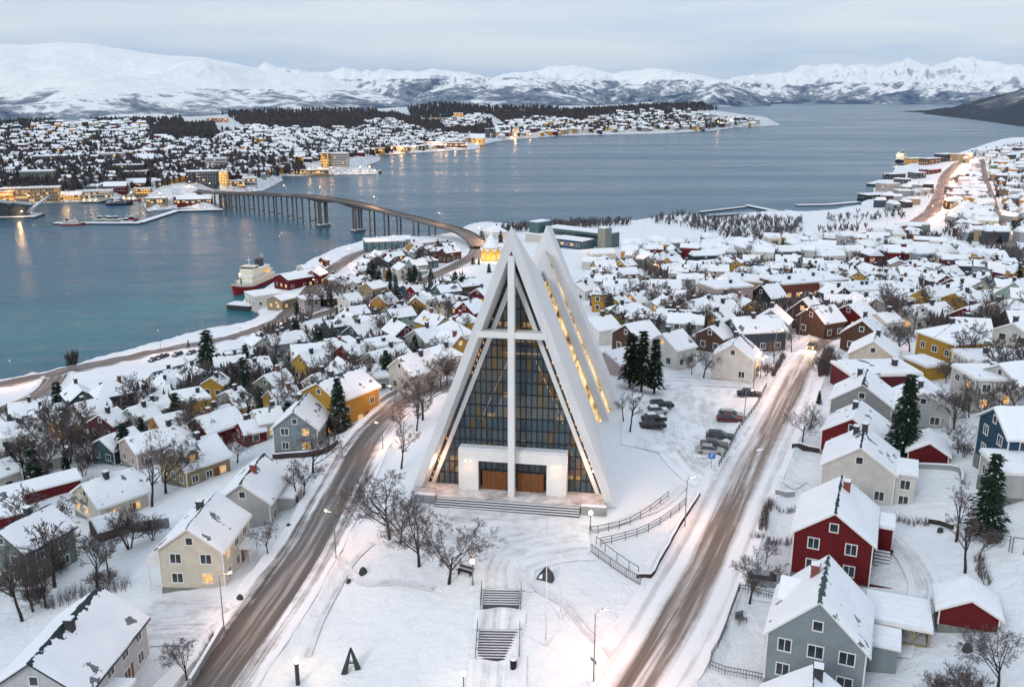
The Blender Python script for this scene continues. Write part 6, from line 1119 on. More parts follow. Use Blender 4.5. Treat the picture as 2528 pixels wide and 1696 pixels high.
# woods by the shore that read as one mass
def woods(name, polys, n, hmin, hmax, mt, zf, raw, kindw, seed, cone=.0, w=.16):
    r2 = random.Random(seed); b = MB()
    for poly, m in polys:
        xs = [p[0] for p in poly]; ys = [p[1] for p in poly]; got = 0
        for k in range(m * 20):
            if got >= m: break
            x, y = r2.uniform(min(xs), max(xs)), r2.uniform(min(ys), max(ys))
            if not in_poly(x, y, poly): continue
            p = raw('d', x, y)
            if p[2] < .5: continue
            if zf is gz and not free(p, .5, 6.0): continue
            got += 1; h = r2.uniform(hmin, hmax); a = r2.random() * 6.3
            if r2.random() < cone:
                R_ = h * .2; q = [(p[0] + R_ * math.cos(a + j * 1.257), p[1] + R_ * math.sin(a + j * 1.257), p[2] + h * (.08 + .1 * r2.random())) for j in range(5)] + [(p[0], p[1], p[2] + h)]; b.add(q, [(j, (j + 1) % 5, 5) for j in range(5)], 0)
            else:
                for j in range(7):
                    aa = a + j * .9; t = r2.uniform(.12, .32); dx, dy = math.cos(aa), math.sin(aa); z0 = p[2] + h * r2.uniform(0, .45); z1 = p[2] + h * r2.uniform(.6, 1.05); s = h * .028
                    b.add([(p[0] - dy * s + dx * h * .02, p[1] + dx * s, z0), (p[0] + dy * s, p[1] - dx * s, z0), (p[0] + dx * h * t + dy * s, p[1] + dy * h * t - dx * s, (z0 + z1) / 2 + .1 * h), (p[0] + dx * h * t * .8, p[1] + dy * h * t * .8, z1)], [(0, 1, 2), (0, 2, 3)], 1)
    return tag(b.build(name, mt, fix=False), kind='stuff')
M['firfar'] = mat("far_fir", (.05, .06, .066), .95, .05); M['birchfar'] = mat("far_birch", (.115, .10, .102), .95, .05)
woods('birch_woods', [([(1140, 522), (1240, 516), (1440, 506), (1440, 516), (1240, 528), (1150, 532)], 300), ([(1480, 500), (1560, 490), (1620, 500), (1700, 498), (1830, 505), (1830, 540), (1700, 556), (1560, 520), (1490, 512)], 400), ([(1860, 530), (1960, 520), (2050, 535), (2150, 545), (2150, 560), (1900, 556)], 160), ([(2160, 490), (2230, 470), (2290, 540), (2337, 560), (2337, 620), (2240, 570), (2150, 540)], 260), ([(2190, 455), (2250, 440), (2240, 470)], 60), ([(2160, 410), (2240, 405), (2240, 418), (2165, 420)], 120), ([(2250, 400), (2300, 380), (2337, 360), (2337, 545), (2300, 500), (2270, 440)], 260), ([(2040, 410), (2140, 430), (2120, 455), (2060, 440)], 50), ([(1880, 500), (2060, 480), (2080, 500), (1900, 512)], 60), ([(2200, 352), (2300, 335), (2337, 330), (2337, 345), (2230, 365)], 120), ([(1340, 640), (1480, 572), (1750, 556), (1950, 556), (2150, 570), (2337, 625), (2337, 660), (1900, 640), (1500, 650)], 700), ([(1370, 650), (1900, 640), (2337, 670), (2337, 790), (1950, 735), (1560, 780)], 420), ([(640, 800), (860, 690), (1060, 640), (1080, 680), (900, 880), (560, 930), (330, 960), (100, 980), (330, 910)], 480), ([(600, 770), (720, 730), (700, 760), (620, 790)], 60), ([(120, 838), (175, 832), (170, 842)], 20), ([(400, 790), (440, 782), (430, 795)], 20)], 0, 3.0, 6.5, [M['firfar'], M['birchfar']], gz, at, 0, 5, .12)
# ------------------------------------------------------------------ cars
def car_proto(wagon):
    b = MB(); half = [(-2.15, .32), (-2.2, .62), (-2.12, .82), (-1.1, .92), (1.9, .94), (2.12, .80), (2.15, .36), (1.9, .25), (-1.9, .25)]
    def loft(profile, ws, m):
        n = len(profile); base = len(b.v)
        for y, k in ws: b.v += [(x * k, y, z) for x, z in profile]
        for i in range(len(ws) - 1):
            for j in range(n): b.f.append((base + i * n + j, base + i * n + (j + 1) % n, base + (i + 1) * n + (j + 1) % n, base + (i + 1) * n + j)); b.m.append(m)
        b.f.append(tuple(base + j for j in range(n))); b.f.append(tuple(base + (len(ws) - 1) * n + j for j in reversed(range(n)))); b.m += [m, m]
    loft(half, [(-.86, .97), (-.8, 1), (.8, 1), (.86, .97)], 0)
    xr = 1.95 if wagon else 1.35; roof = [(-.35, 1.40), (xr - .35, 1.42), (xr - .25, 1.46), (-.25, 1.45)]; b.prism([(x, z) for x, z in roof], -.62, .62, 0)
    body = b.mesh('body', [M['paint']], fix=True); b = MB()
    q = [(-1.1, .92), (xr + .05, .94), (xr - .3, 1.40), (-.35, 1.40)]; lo, hi = .80, .62
    v = [(q[0][0], -lo, q[0][1]), (q[1][0], -lo, q[1][1]), (q[2][0], -hi, q[2][1]), (q[3][0], -hi, q[3][1])]; v += [(x, -y, z) for x, y, z in v]; b.add(v, [(0, 1, 2, 3), (7, 6, 5, 4), (0, 3, 7, 4), (1, 5, 6, 2)], 0)
    glass = b.mesh('window', [M['glass']], fix=True); b = MB()
    b.box(-.32, xr - .33, -.6, .6, 1.462, 1.55); b.box(-2.0, -1.2, -.65, .65, .925, .95); snow = b.mesh('snow_cover', [M['snowcap']]); b = MB(); b.tube([(0, -.1, 0), (0, .1, 0)], .33, 14); wheel = b.mesh('wheel', [M['black']]); b = MB(); b.tube([(0, -.11, 0), (0, .11, 0)], .19, 10); rim = b.mesh('rim', [M['metal']]); b = MB(); b.box(-.03, .03, -.18, .18, -.08, .08); light = b.mesh('headlight', [M['trimw']]); tail = b.mesh('tail_light', [M['shipred']])
    return body, glass, snow, wheel, rim, light, tail
CARS = [car_proto(False), car_proto(True)]
def car(p, rz, col, kind, label, snow=True, lit=False):
    body, glass, snw, wheel, rim, light, tail = CARS[kind]; root = empty('parked_car' if not lit else 'moving_car', p, rz); bo = obj('body', body, root); bo.color = (*col, 1); obj('window', glass, root)
    if snow: obj('snow_cover', snw, root)
    for x in (-1.35, 1.35):
        for y in (-.8, .8): w = obj('wheel', wheel, root); w.location = (x, y, .33); r_ = obj('rim', rim, w)
    for y in (-.62, .62):
        l = obj('headlight', light, root); l.location = (-2.18, y, .68); t = obj('tail_light', tail, root); t.location = (2.14, y, .72)
    if lit:
        for y in (-.62, .62): l = bpy.data.lights.new('lamp_light', 'SPOT'); l.energy = 1500; l.color = (1, .8, .5); l.spot_size = R(70); l.shadow_soft_size = .1; o = bpy.data.objects.new('lamp_light', l); C.objects.link(o); o.parent = root; o.location = (-2.35, y, .75); o.rotation_euler = (0, R(80), 0)
        b = MB()
        for y in (-.62, .62): b.box(-2.24, -2.215, y - .12, y + .12, .62, .76)
        b.build('lit_lens', [M['lamp']], root)
    tag(root, label, 'car', 'cars in the car park' if not lit and 'car park' in label else None); return root
for zn, x, y, rz, col, k, lab, sn in [('C', 452, 1330, R(172), (.012, .016, .03), 0, "dark blue car parked alone at the far end of the car park", False), ('C', 325, 1475, R(170), (.35, .36, .37), 1, "silver estate car parked beside the maroon car in the car park", False), ('C', 318, 1502, R(170), (.10, .012, .02), 0, "maroon car parked beside the silver estate in the car park", False), ('F', 203, 190, R(168), (.03, .045, .055), 1, "dark grey estate car, furthest up the row of three by the car park fence", False), ('F', 172, 238, R(168), (.12, .10, .09), 0, "brown car in the middle of the row of three in the car park", False), ('F', 148, 270, R(168), (.36, .36, .34), 0, "silver car nearest the blue parking sign in the car park", False),
    ('B', 2185, 1405, R(190), (.012, .03, .03), 1, "dark green car on the church edge of the car park", False), ('B', 2150, 1448, R(190), (.5, .5, .5), 0, "snow-covered car next to the dark green one in the car park", True), ('B', 2130, 1500, R(190), (.03, .03, .03), 0, "black car with snowy roof on the church edge of the car park", True), ('B', 2125, 1545, R(190), (.02, .02, .022), 0, "black car nearest the reddish birches in the car park", False), ('F', 462, 995, R(165), (.30, .31, .32), 1, "silver car parked by the garden fence of the blue-grey gabled house", False)]:
    car(tuple(at(zn, x, y)), rz, col, k, lab, sn)
i_ = ROAD_XY['road_right']; pc = at('d', 1852, 796); car((pc[0], pc[1], pc[2] + .1), R(62), (.45, .3, .12), 1, "car with lit headlights driving down the right road", False, True)
for k, x in enumerate((1050, 1085, 1120, 1215, 1310)): car(tuple(at('A', x, 1085 - k * 12)), R(rnd.choice((70, 100, 80))), rnd.choice(((.03, .04, .08), (.05, .05, .06), (.3, .3, .3))), k % 2, "small snowy car by the shore road, " + ORD[k] + " one from the shore junction", True)
# ------------------------------------------------------------------ lamps, signs, sculptures, flagpoles
def pole_lamp(zn, x, yb, yt, rz, power, desc, sign=False):
    p = at(zn, x, yb); q = ray(zn, x, yt); D = math.hypot(p[0], p[1]); H = HC + q[2] * D / math.hypot(q[0], q[1]) - p[2]; street_lamp(tuple(p), H, rz, power, desc, sign)
PW = 850
pole_lamp('E', 292, 852, 598, R(60), PW, "slim street lamp between the left road and the bare trees"); pole_lamp('D', 1248, 1258, 945, R(-55), PW, "near street lamp beside the cream balcony house"); pole_lamp('E', 1724, 1538, 1152, R(-60), PW * 2.0, "street lamp with small sign plate by the right road", True)
pole_lamp('F', 10, 680, 410, R(-50), PW * 1.5, "lit street lamp behind the stone wall"); pole_lamp('E', 553, 248, 105, R(60), PW, "street lamp on the bend of the left road"); pole_lamp('C', 530, 1210, 1060, R(-70), PW * .8, "street lamp by the white gabled house"); pole_lamp('C', 420, 1480, 1290, R(-70), 0, "unlit lamp pole in the car park"); pole_lamp('C', 1395, 1000, 870, R(40), PW, "lit street lamp among the trees by the cream-yellow house")
pole_lamp('B', 370, 1400, 1260, R(70), PW, "street lamp below the big yellow house")
for (zn, x, yb, yt, ds) in (('E', 1052, 1003, 870, "globe lamp post beside the bare trees on the forecourt"), ('E', 1706, 690, 600, "globe lamp post at the church end of the path railing"), ('E', 1003, 1640, 1490, "globe lamp post at the foot of the lower stairs")):
    p = at(zn, x, yb); q = ray(zn, x, yt); D = math.hypot(p[0], p[1]); globe_lamp(tuple(p), HC + q[2] * D / math.hypot(q[0], q[1]) - p[2], ds)
def torch():
    p = at('E', 80, 1550); root = empty('bollard_lamp', tuple(p)); b = MB(); b.lathe([(.24, -.3), (.22, 2.4), (.26, 2.42), (.26, 2.55)], 12); b.build('post', [M['dark']], root); b = MB(); b.lathe([(.2, 2.56), (.24, 2.8), (.16, 3.15), (.02, 3.25)], 12); b.build('lantern', [M['lamp']], root); glow(root, 3.5, 250, .15, (1, .6, .25)); tag(root, "black bollard lamp with glowing orange top by the left road", "bollard lamp")
torch()
def along(name, k0, k1, step, side, H, power, desc, off=1.2):
    P = ROAD_XY[name]; L = np.concatenate([[0], np.cumsum(np.linalg.norm(np.diff(P, axis=0), axis=1))]); hw = ROADS[name][1]; s = k0 * L[-1]
    while s < k1 * L[-1]:
        i = int(np.searchsorted(L, s)); i = min(max(i, 1), len(P) - 2); t = P[i + 1] - P[i - 1]; t /= np.linalg.norm(t); n = np.array([t[1], -t[0]]) * side; q = P[i] + n * (hw + off); street_lamp((q[0], q[1], gz(*q)), H, math.atan2(-n[1], -n[0]) - math.pi / 2, power, desc); s += step
along('road_shore', .05, .98, 46, 1, 8, 2600, "street lamp along the shore road"); along('road_ramp', .03, .95, 42, -1, 8, 2600, "street lamp along the bridge ramp"); along('road_valley', .02, .98, 42, 1, 9, 13000, "street lamp along the valley road", 1.5); along('road_hill', .1, .9, 70, 1, 8, 2500, "street lamp along the upper hill road")
along('road_left', .72, .98, 26, 1, 7.5, 1300, "street lamp where the left road passes behind the church"); along('road_right', .50, .98, 27, -1, 7.5, 1500, "street lamp along the upper right road"); along('road_village', .1, .9, 60, 1, 7.5, 1500, "street lamp among the village roofs")
for zn, x, yb, yt, ds in (('E', 1458, 1338, 640, "taller white flagpole before the bronze sculpture"), ('E', 1541, 1188, 650, "white flagpole up the slope from the taller one")):
    p = at(zn, x, yb); q = ray(zn, x + 5, yt); D = math.hypot(p[0], p[1]); H = HC + q[2] * D / math.hypot(q[0], q[1]) - p[2]; root = empty('flagpole', tuple(p)); b = MB(); b.tube([(0, 0, -.5), (0, 0, H * .5), (0, 0, H)], [.075, .06, .035], 8); b.build('pole', [M['trimw']], root, True); b = MB(); b.lathe([(.16, -.3), (.16, .9), (.1, .95)], 10); b.build('base', [M['trimw']], root); b = MB(); b.lathe([(.01, H), (.08, H + .06), (.01, H + .14)], 8); b.build('finial', [M['trimw']], root); tag(root, ds, 'flagpole', 'flagpoles')
def tri_sculpture():
    p = at('E', 380, 1475); root = empty('sculpture', tuple(p), R(8)); root.scale = (.8, .8, .8); b = MB(); H = 3.4
    for x in (-1.0, .95): b.add([(x - .42, -.25, -.3), (x + .42, -.35, -.3), (x + .35, .35, -.3), (x - .35, .3, -.3), (-.12, -.08, H), (.1, -.08, H), (.1, .1, H), (-.1, .1, H)], [(3, 2, 1, 0), (0, 1, 5, 4), (1, 2, 6, 5), (2, 3, 7, 6), (3, 0, 4, 7), (4, 5, 6, 7)])
    b.box(-.55, .5, -.15, .15, 1.15, 1.4); b.build('stone_body', [M['rock']], root); b = MB(); b.box(-.5, .45, -.14, .14, 1.405, 1.5); b.build('snow_cap', [M['snowcap']], root); tag(root, "dark pointed A-shaped sculpture standing in the snow", "sculpture")
    p = at('E', 1455, 965); root = empty('sculpture', tuple(p), R(-15)); root.scale = (.72, .72, .72); b = MB()
    b.add([(-1.5, -.6, -.2), (1.3, -.7, -.2), (1.5, .5, -.2), (-1.2, .6, -.2), (-.9, -.2, 1.0), (.25, -.1, 2.5), (.9, .0, 1.6), (1.2, .1, 1.3)], [(0, 1, 7, 6, 5, 4), (1, 2, 7), (2, 3, 4, 5, 6, 7), (3, 0, 4), (3, 2, 1, 0)]); b.build('bronze_body', [M['rock']], root, fix=True); b = MB(); b.add([(-1.0, -.64, .3), (-.35, -.62, .3), (-.3, -.5, 1.1), (-.65, -.5, .9)], [(0, 1, 2, 3)]); b.build('snow_patch', [M['snowcap']], root); tag(root, "dark faceted bronze sculpture at the edge of the forecourt", "sculpture")
tri_sculpture()
def misc():
    p = at('E', 1278, 1465); root = empty('litter_bin', tuple(p)); b = MB(); b.lathe([(.3, -.2), (.36, 1.0), (.38, 1.02), (.38, 1.12)], 14); b.build('drum', [M['black']], root); b = MB(); b.lathe([(.36, 1.13), (.3, 1.25), (.02, 1.3)], 14); b.build('snow_cap', [M['snowcap']], root); tag(root, "black litter bin at the foot of the lower stairs", "bin")
    p = at('F', 157, 350); root = empty('parking_sign', tuple(p), R(-5)); b = MB(); b.tube([(0, 0, -.3), (0, 0, 2.3)], .04, 8); b.build('post', [M['metal']], root); b = MB(); b.box(-.5, .5, -.06, -.02, 1.5, 2.4); o = b.build('sign_plate', [M['paint']], root); o.color = (.02, .14, .55, 1)
    b = MB(); b.tube([(-.14, -.068, 1.65), (-.14, -.068, 2.25), (.02, -.068, 2.25), (.14, -.068, 2.2), (.17, -.068, 2.1), (.14, -.068, 1.99), (.02, -.068, 1.94), (-.14, -.068, 1.94)], .045, 4); b.build('letter_p', [M['trimw']], o); tag(root, "blue parking sign at the corner of the car park fence", "sign")
    p = at('E', 1010, 940); root = empty('bench', tuple(p), R(-30)); b = MB()
    for q in range(3): b.box(-1.0, 1.0, -.3 + q * .2, -.15 + q * .2, .42, .47)
    b.build('seat', [M['bark']], root); b = MB()
    for q in range(2): b.box(-1.0, 1.0, .32, .37, .6 + q * .2, .75 + q * .2)
    b.build('backrest', [M['bark']], root)
    for x in (-.8, .8): b = MB(); b.box(x - .04, x + .04, -.3, .35, -.2, .42); b.build('leg', [M['dark']], root)
    tag(root, "dark wooden bench under the bare trees on the forecourt", "bench")
    p = at('F', 322, 1205); root = empty('garden_chair', tuple(p), R(20)); b = MB(); b.box(-.5, .5, -.4, .4, .4, .46); b.build('seat', [M['metal']], root); b = MB(); b.box(-.5, .5, .36, .42, .46, 1.1); b.build('backrest', [M['metal']], root)
    for x in (-.45, .45):
        for y in (-.35, .35): b = MB(); b.bar((x, y, -.1), (x, y, .7), .06); b.build('leg', [M['metal']], root)
    tag(root, "grey garden chair in the fenced yard by the right road", "chair")
    for x0, y0, x1, y1, ds in ((1690, 790, 1812, 815, "larger grey goal frame in the snowy yard"), (1828, 820, 1895, 830, "smaller grey goal frame at the edge of the yard")):
        a, c = at('F', x0, y0), at('F', x1, y1); root = empty('goal_frame', tuple(a)); d = c - a; b = MB(); b.bar((0, 0, -.3), (0, 0, 1.9), .09); b.bar((d[0], d[1], d[2] - .3), (d[0], d[1], d[2] + 1.9), .09); b.build('post', [M['metal']], root); b = MB(); b.bar((0, 0, 1.9), (d[0], d[1], d[2] + 1.9), .09); b.build('crossbar', [M['metal']], root); tag(root, ds, 'goal frame', 'goal frames')
    for zn, x, y, s, ds in (('E', 362, 985, .5, "small dark stone in the snow by the left road"), ('E', 442, 935, .8, "upright dark stone with snow cap near the bare trees"), ('F', 1430, 705, .6, "dark barrel in the snow below the far spruce"), ('F', 1432, 1025, .6, "dark barrel near the small red garden shed"), ('F', 1160, 825, .45, "dark pot behind the red gabled house"), ('F', 1580, 1365, .8, "half-buried dark boat-shaped heap in the yard"), ('D', 1335, 1082, .7, "brown manhole stone beside the left road"), ('D', 1605, 675, .5, "small dark post stump at the left road")):
        p = at(zn, x, y); b = MB(); r2 = random.Random(int(x)); b.lathe([(s * .55, -.2), (s * .6, .1), (s * .5, s * .7), (s * .25, s * 1.0), (.01, s * 1.05)], 9); b.v = [(v[0] * r2.uniform(.85, 1.15), v[1] * r2.uniform(.8, 1.1), v[2]) for v in b.v]; o = b.build('boulder', [M['rock']]); o.location = tuple(p); tag(o, ds, 'stone', 'dark lumps in the snow')
misc()
# ------------------------------------------------------------------ the bridge
def bridge():
    ctl = [('d', 1093, 563, 9.0), ('d', 1082, 548, 9.8), ('d', 1062, 534, 10.2), ('d', 1030, 522, 10.6), ('d', 986, 511, 11.2), ('d', 949, 500, 12.2), ('d', 881, 484, 15.5), ('d', 814, 466, 19.0), ('d', 735, 453, 20.0), ('d', 660, 447, 17.6), ('d', 594, 444, 15.2), ('d', 532, 442, 13.2), ('d', 495, 440.5, 12.2), ('d', 450, 437, 9.5), ('d', 410, 430, 7.6), ('d', 376, 421, 6.0), ('d', 366, 412, 5.0)]
    P = smooth([onz(*c) for c in ctl], 4.0); T = np.gradient(P[:, :2], axis=0); T /= np.linalg.norm(T, axis=1)[:, None]; Nn = np.stack([T[:, 1], -T[:, 0]], -1); root = empty('road_bridge', tuple(P[0])); o = np.array(P[0])
    big = [onz('d', x, 500, 0)[:2] for x in ()]
    pier_px = [(495, 475), (507, 478), (517, 480), (532, 483.5), (552, 486.5), (572, 490.5), (594, 495), (615, 499.5), (637, 504.5), (660, 508.5), (684, 512.5), (709, 519), (735, 519), (814, 533), (847, 544), (881, 545), (914, 546), (949, 548), (986, 549)]
    xs = np.array([proj(p)[0] for p in P]); idx = [int(np.argmin(np.abs(xs - x) + (P[:, 2] < 9) * 0 + (np.arange(len(P)) < 8) * 500)) for x, y in pier_px]; bi = [idx[12], idx[13]]
    L = np.concatenate([[0], np.cumsum(np.linalg.norm(np.diff(P[:, :2], axis=0), axis=1))])
    depth = [1.1 + 2.0 * max(math.exp(-((L[i] - L[j]) / 13.0) ** 2) for j in bi) for i in range(len(P))]
    def lofted(name, sec, mt, closed=True):
        b = MB(); n = None
        for i, p in enumerate(P):
            s = sec(i); n = len(s)
            for u, z in s: b.v.append((p[0] + Nn[i][0] * u - o[0], p[1] + Nn[i][1] * u - o[1], p[2] + z - o[2]))
        for i in range(len(P) - 1):
            for j in range(n): b.f.append((i * n + j, i * n + (j + 1) % n, (i + 1) * n + (j + 1) % n, (i + 1) * n + j)); b.m.append(0)
        return b.build(name, [mt], root)
    lofted('deck', lambda i: [(-5.0, 0), (5.0, 0), (5.0, -.45), (2.2, -.6 - depth[i] * .2), (2.0, -depth[i]), (-2.0, -depth[i]), (-2.2, -.6 - depth[i] * .2), (-5.0, -.45)], M['bridgec'])
    for sd in (-1, 1): lofted('parapet', lambda i: [(sd * 4.75, .003), (sd * 4.98, .003), (sd * 4.98, .95), (sd * 4.75, .95)], M['bridgec'])
    us = np.linspace(-1, 1, 9); X = P[:, 0][:, None] + Nn[:, 0][:, None] * us * 4.7 - o[0]; Y = P[:, 1][:, None] + Nn[:, 1][:, None] * us * 4.7 - o[1]; Z = np.broadcast_to(P[:, 2][:, None], X.shape) + .03 - o[2]
    obj('carriageway', grid_mesh('carriageway', X, Y, Z, [M['roadC']], True, (np.broadcast_to(us, X.shape) * .8, np.broadcast_to(L[:, None], X.shape))), root)
    for k, i in enumerate(idx):
        p, t, n = P[i], T[i], Nn[i]; heavy = k in (12, 13); b = MB(); g = max(gz(p[0], p[1]), -4) - .5; top = p[2] - depth[i] * .9
        for u in ((-2.6, 2.6) if heavy else (-2.3, 2.3)):
            for a in ((-1.3, 1.3) if heavy else (0,)):
                c = p[:2] + n * u + t * a; b.bar((c[0] - o[0], c[1] - o[1], g - o[2]), (c[0] - o[0], c[1] - o[1], top - o[2]), 1.25 if heavy else 1.0)
        c0, c1 = p[:2] - n * 2.6, p[:2] + n * 2.6
        b.bar((c0[0] - o[0], c0[1] - o[1], top - o[2]), (c1[0] - o[0], c1[1] - o[1], top - o[2]), .9, .8)
        if not heavy: b.bar((c0[0] - o[0], c0[1] - o[1], 2.2 - o[2]), (c1[0] - o[0], c1[1] - o[1], 2.2 - o[2]), .5, .6) if g < 1.5 and k < 12 else None
        pr = b.build('pier', [M['bridgec']], root)
        if heavy:
            b = MB(); b.slab([(p[0] - o[0] + n[0] * u + t[0] * a, p[1] - o[1] + n[1] * u + t[1] * a) for u, a in ((-4.5, -2.4), (4.5, -2.4), (5.2, 0), (4.5, 2.4), (-4.5, 2.4), (-5.2, 0))], -4 - o[2], 1.3 - o[2], 0); b.slab([(p[0] - o[0] + n[0] * u + t[0] * a, p[1] - o[1] + n[1] * u + t[1] * a) for u, a in ((-4.4, -2.3), (4.4, -2.3), (4.4, 2.3), (-4.4, 2.3))], 1.303 - o[2], 1.7 - o[2], 1); b.build('pier_foot', [M['bridgec'], M['snowcap']], pr)
    for i in range(4, len(P) - 4, 14):
        for sd in (1,):
            p = P[i]; n = Nn[i] * sd * 4.86; b = MB(); b.tube([(p[0] + n[0] - o[0], p[1] + n[1] - o[1], p[2] + .9 - o[2]), (p[0] + n[0] - o[0], p[1] + n[1] - o[1], p[2] + 7 - o[2]), (p[0] + n[0] * .6 - o[0], p[1] + n[1] * .6 - o[1], p[2] + 7.3 - o[2])], .09, 5); lp = b.build('lamp_post', [M['metal']], root)
            b = MB(); b.box(-.25, .25, -.25, .25, -.1, .1); h = b.build('lamp_head', [M['lamp']], lp); h.location = (p[0] + n[0] * .6 - o[0], p[1] + n[1] * .6 - o[1], p[2] + 7.3 - o[2]); glow(root, p[2] + 7.0 - o[2], 4500, .3, (1.0, .55, .28), p[0] + n[0] * .6 - o[0], p[1] + n[1] * .6 - o[1])
    tag(root, "long curved concrete road bridge on slender twin-legged piers", "bridge")
bridge()
# ------------------------------------------------------------------ ships and boats
def ship(p, rz, L, W, hull, up, label, dec=3, lit=0, name='ship', cat='ship', funnel='dark', group=None):
    root = empty(name, (p[0], p[1], 0), rz); b = MB(); ns = 13; k = L / 2
    secs = []
    for i in range(ns):
        t = -1 + 2 * i / (ns - 1); w = W / 2 * (min(1, (1.03 - t) * 2.2) ** .6 if t > .45 else (1 if t > -.85 else .86)); sh = .10 * L * max(0, t - .3) ** 1.6 + .055 * L; x = t * k
        secs.append([(x + .0, -w, sh), (x - (.04 * L if t > .6 else 0), -w * .82, -1.2), (x - (.04 * L if t > .6 else 0), w * .82, -1.2), (x, w, sh)])
    for s in secs: b.v += s
    for i in range(ns - 1):
        for j in range(3): b.f.append((i * 4 + j, i * 4 + j + 1, i * 4 + 4 + j + 1, i * 4 + 4 + j)); b.m.append(0)
    b.f += [(0, 1, 2, 3), tuple((ns - 1) * 4 + j for j in (3, 2, 1, 0))]; b.m += [0, 0]; b.build('hull', [M[hull]], root)
    b = MB()
    for i in range(ns): s = secs[i]; b.v += [(s[0][0], s[0][1] * .93, s[0][2] - .35), (s[3][0], s[3][1] * .93, s[3][2] - .35)]
    for i in range(ns - 1): b.f.append((i * 2, i * 2 + 2, i * 2 + 3, i * 2 + 1)); b.m.append(0)
    b.build('deck', [M['snowcap']], root)
    b = MB()                                                     # white bulwark
    for i in range(ns):
        s = secs[i]; b.v += [(s[0][0], s[0][1] * 1.005, s[0][2] - .1), (s[0][0], s[0][1] * 1.005, s[0][2] + .025 * L), (s[3][0], s[3][1] * 1.005, s[3][2] + .025 * L), (s[3][0], s[3][1] * 1.005, s[3][2] - .1)]
    for i in range(ns - 1): a = i * 4; b.f += [(a, a + 1, a + 5, a + 4), (a + 3, a + 7, a + 6, a + 2)]; b.m += [0, 0]
    b.build('bulwark', [M[up]], root); z = .055 * L; x0, x1 = -.42 * L, .22 * L; h = .052 * L
    for d in range(dec):
        b = MB(); w = W * (.43 - .03 * d); b.box(x0, x1, -w, w, z - .3 if d == 0 else z + .003, z + h, 0); b.box(x0 - .2, x1 + .2, -w - .25, w + .25, z + h + .003, z + h + .14, 1); o = b.build('deckhouse', [M[up], M['snowcap']], root)
        b = MB(); n = 9
        for q in range(n):
            for sd in (-1, 1): x = x0 + (x1 - x0) * (q + .5) / n; b.box(x - .3, x + .3, sd * w - .03, sd * w + .03, z + h * .4, z + h * .75)
        b.build('window', [M['lit'] if lit and d % 2 == 0 else M['glass']], o); z += h + .145; x0 += .05 * L; x1 -= .035 * L
    b = MB(); w = W * .40; b.box(x1 - .12 * L, x1 + .015 * L, -w, w, z, z + h * .9); br = b.build('bridge_house', [M[up]], root); b = MB(); b.box(x1 + .012 * L, x1 + .018 * L, -w * .95, w * .95, z + h * .45, z + h * .8); b.box(x1 - .10 * L, x1, -w - .03, w + .03, z + h * .45, z + h * .8); b.build('window', [M['glass']], br)
    b = MB(); b.slab([(x0 + .02 * L, -W * .16), (x0 + .12 * L, -W * .14), (x0 + .12 * L, W * .14), (x0 + .02 * L, W * .16)], z, z + .09 * L); b.build('funnel', [M[funnel]], root)
    for xm, hh in ((x1 - .05 * L, .13 * L), (x0 - .02 * L, .12 * L), (.40 * L, .10 * L)): b = MB(); zb = z + h * .6 if xm < .3 * L else .08 * L; b.tube([(xm, 0, zb - .5), (xm, 0, zb + hh)], [.28, .1], 6); b.bar((xm, -W * .14, zb + hh * .65), (xm, W * .14, zb + hh * .65), .18); b.build('mast', [M[up]], root)
    b = MB(); b.bar((.30 * L, 0, .09 * L), (.30 * L, 0, .16 * L), .5); b.bar((.30 * L, 0, .15 * L), (.40 * L, 0, .19 * L), .3); b.build('crane', [M['needle'] if hull == 'shipred' else M[up]], root)
    for sd in (-1, 1): b = MB(); b.lathe([(.01, -.06 * L), (.022 * L, -.03 * L), (.022 * L, .03 * L), (.01, .06 * L)], 8); o = b.build('lifeboat', [M['lit'] if lit else M['shipw']], root); o.rotation_euler = (0, math.pi / 2, 0); o.location = (-.2 * L, sd * W * .45, .055 * L + 2 * h)
    if lit:
        for x in (-.3, 0, .25): glow(root, z + .05 * L, lit, .6, (1, .7, .35), x * L, -W * .3)
        b = MB()
        for x in (-.35, -.1, .12): b.box(x * L - .3, x * L + .3, -W * .48, -W * .44, z - h, z - h + .5)
        b.build('deck_light', [M['lamp']], root)
    tag(root, label, cat, group); return root
a, c = onz('A', 1612, 640), onz('A', 1865, 525); d = a - c; ship((a + c)[:2] / 2 * .999 + np.array([-1.0, 1.0]), math.atan2(d[1], d[0]), float(np.linalg.norm(d)) * 1.0, 9.0, 'shipred', 'shipw', "red-hulled ship with white deckhouses moored at the near quay", 3, 60)
a, c = onz('R', 1440, 1128), onz('R', 1540, 1095); d = a - c; ship((a + c)[:2] / 2, math.atan2(d[1], d[0]), 42, 13, 'dark', 'shipw', "brightly lit dark-hulled ship at the far industrial pier", 4, 3000)
for zn, x, y, L, W, hl, up, rz, lab, lit in (('Q', 215, 1185, 40, 9, 'dark', 'shipw', R(10), "lit ship moored at the tip of the hotel pier", 2500), ('P', 820, 1405, 40, 9, 'dark', 'dark', R(20), "dark ship moored by the red harbour warehouses", 0), ('P', 900, 1375, 32, 8, 'shipred', 'shipw', R(15), "lit white-decked ship behind the dark one", 2500), ('P', 640, 1390, 38, 8, 'dark', 'shipw', R(8), "long low ship lying along the town quay", 600), ('P', 500, 1540, 30, 7, 'shipred', 'shipw', R(4), "red-hulled boat at the outer end of the floating pier", 0)):
    p = onz(zn, x, y); ship(p[:2], rz, L * .55, W * .62, hl, up, lab, 2, lit * .12)
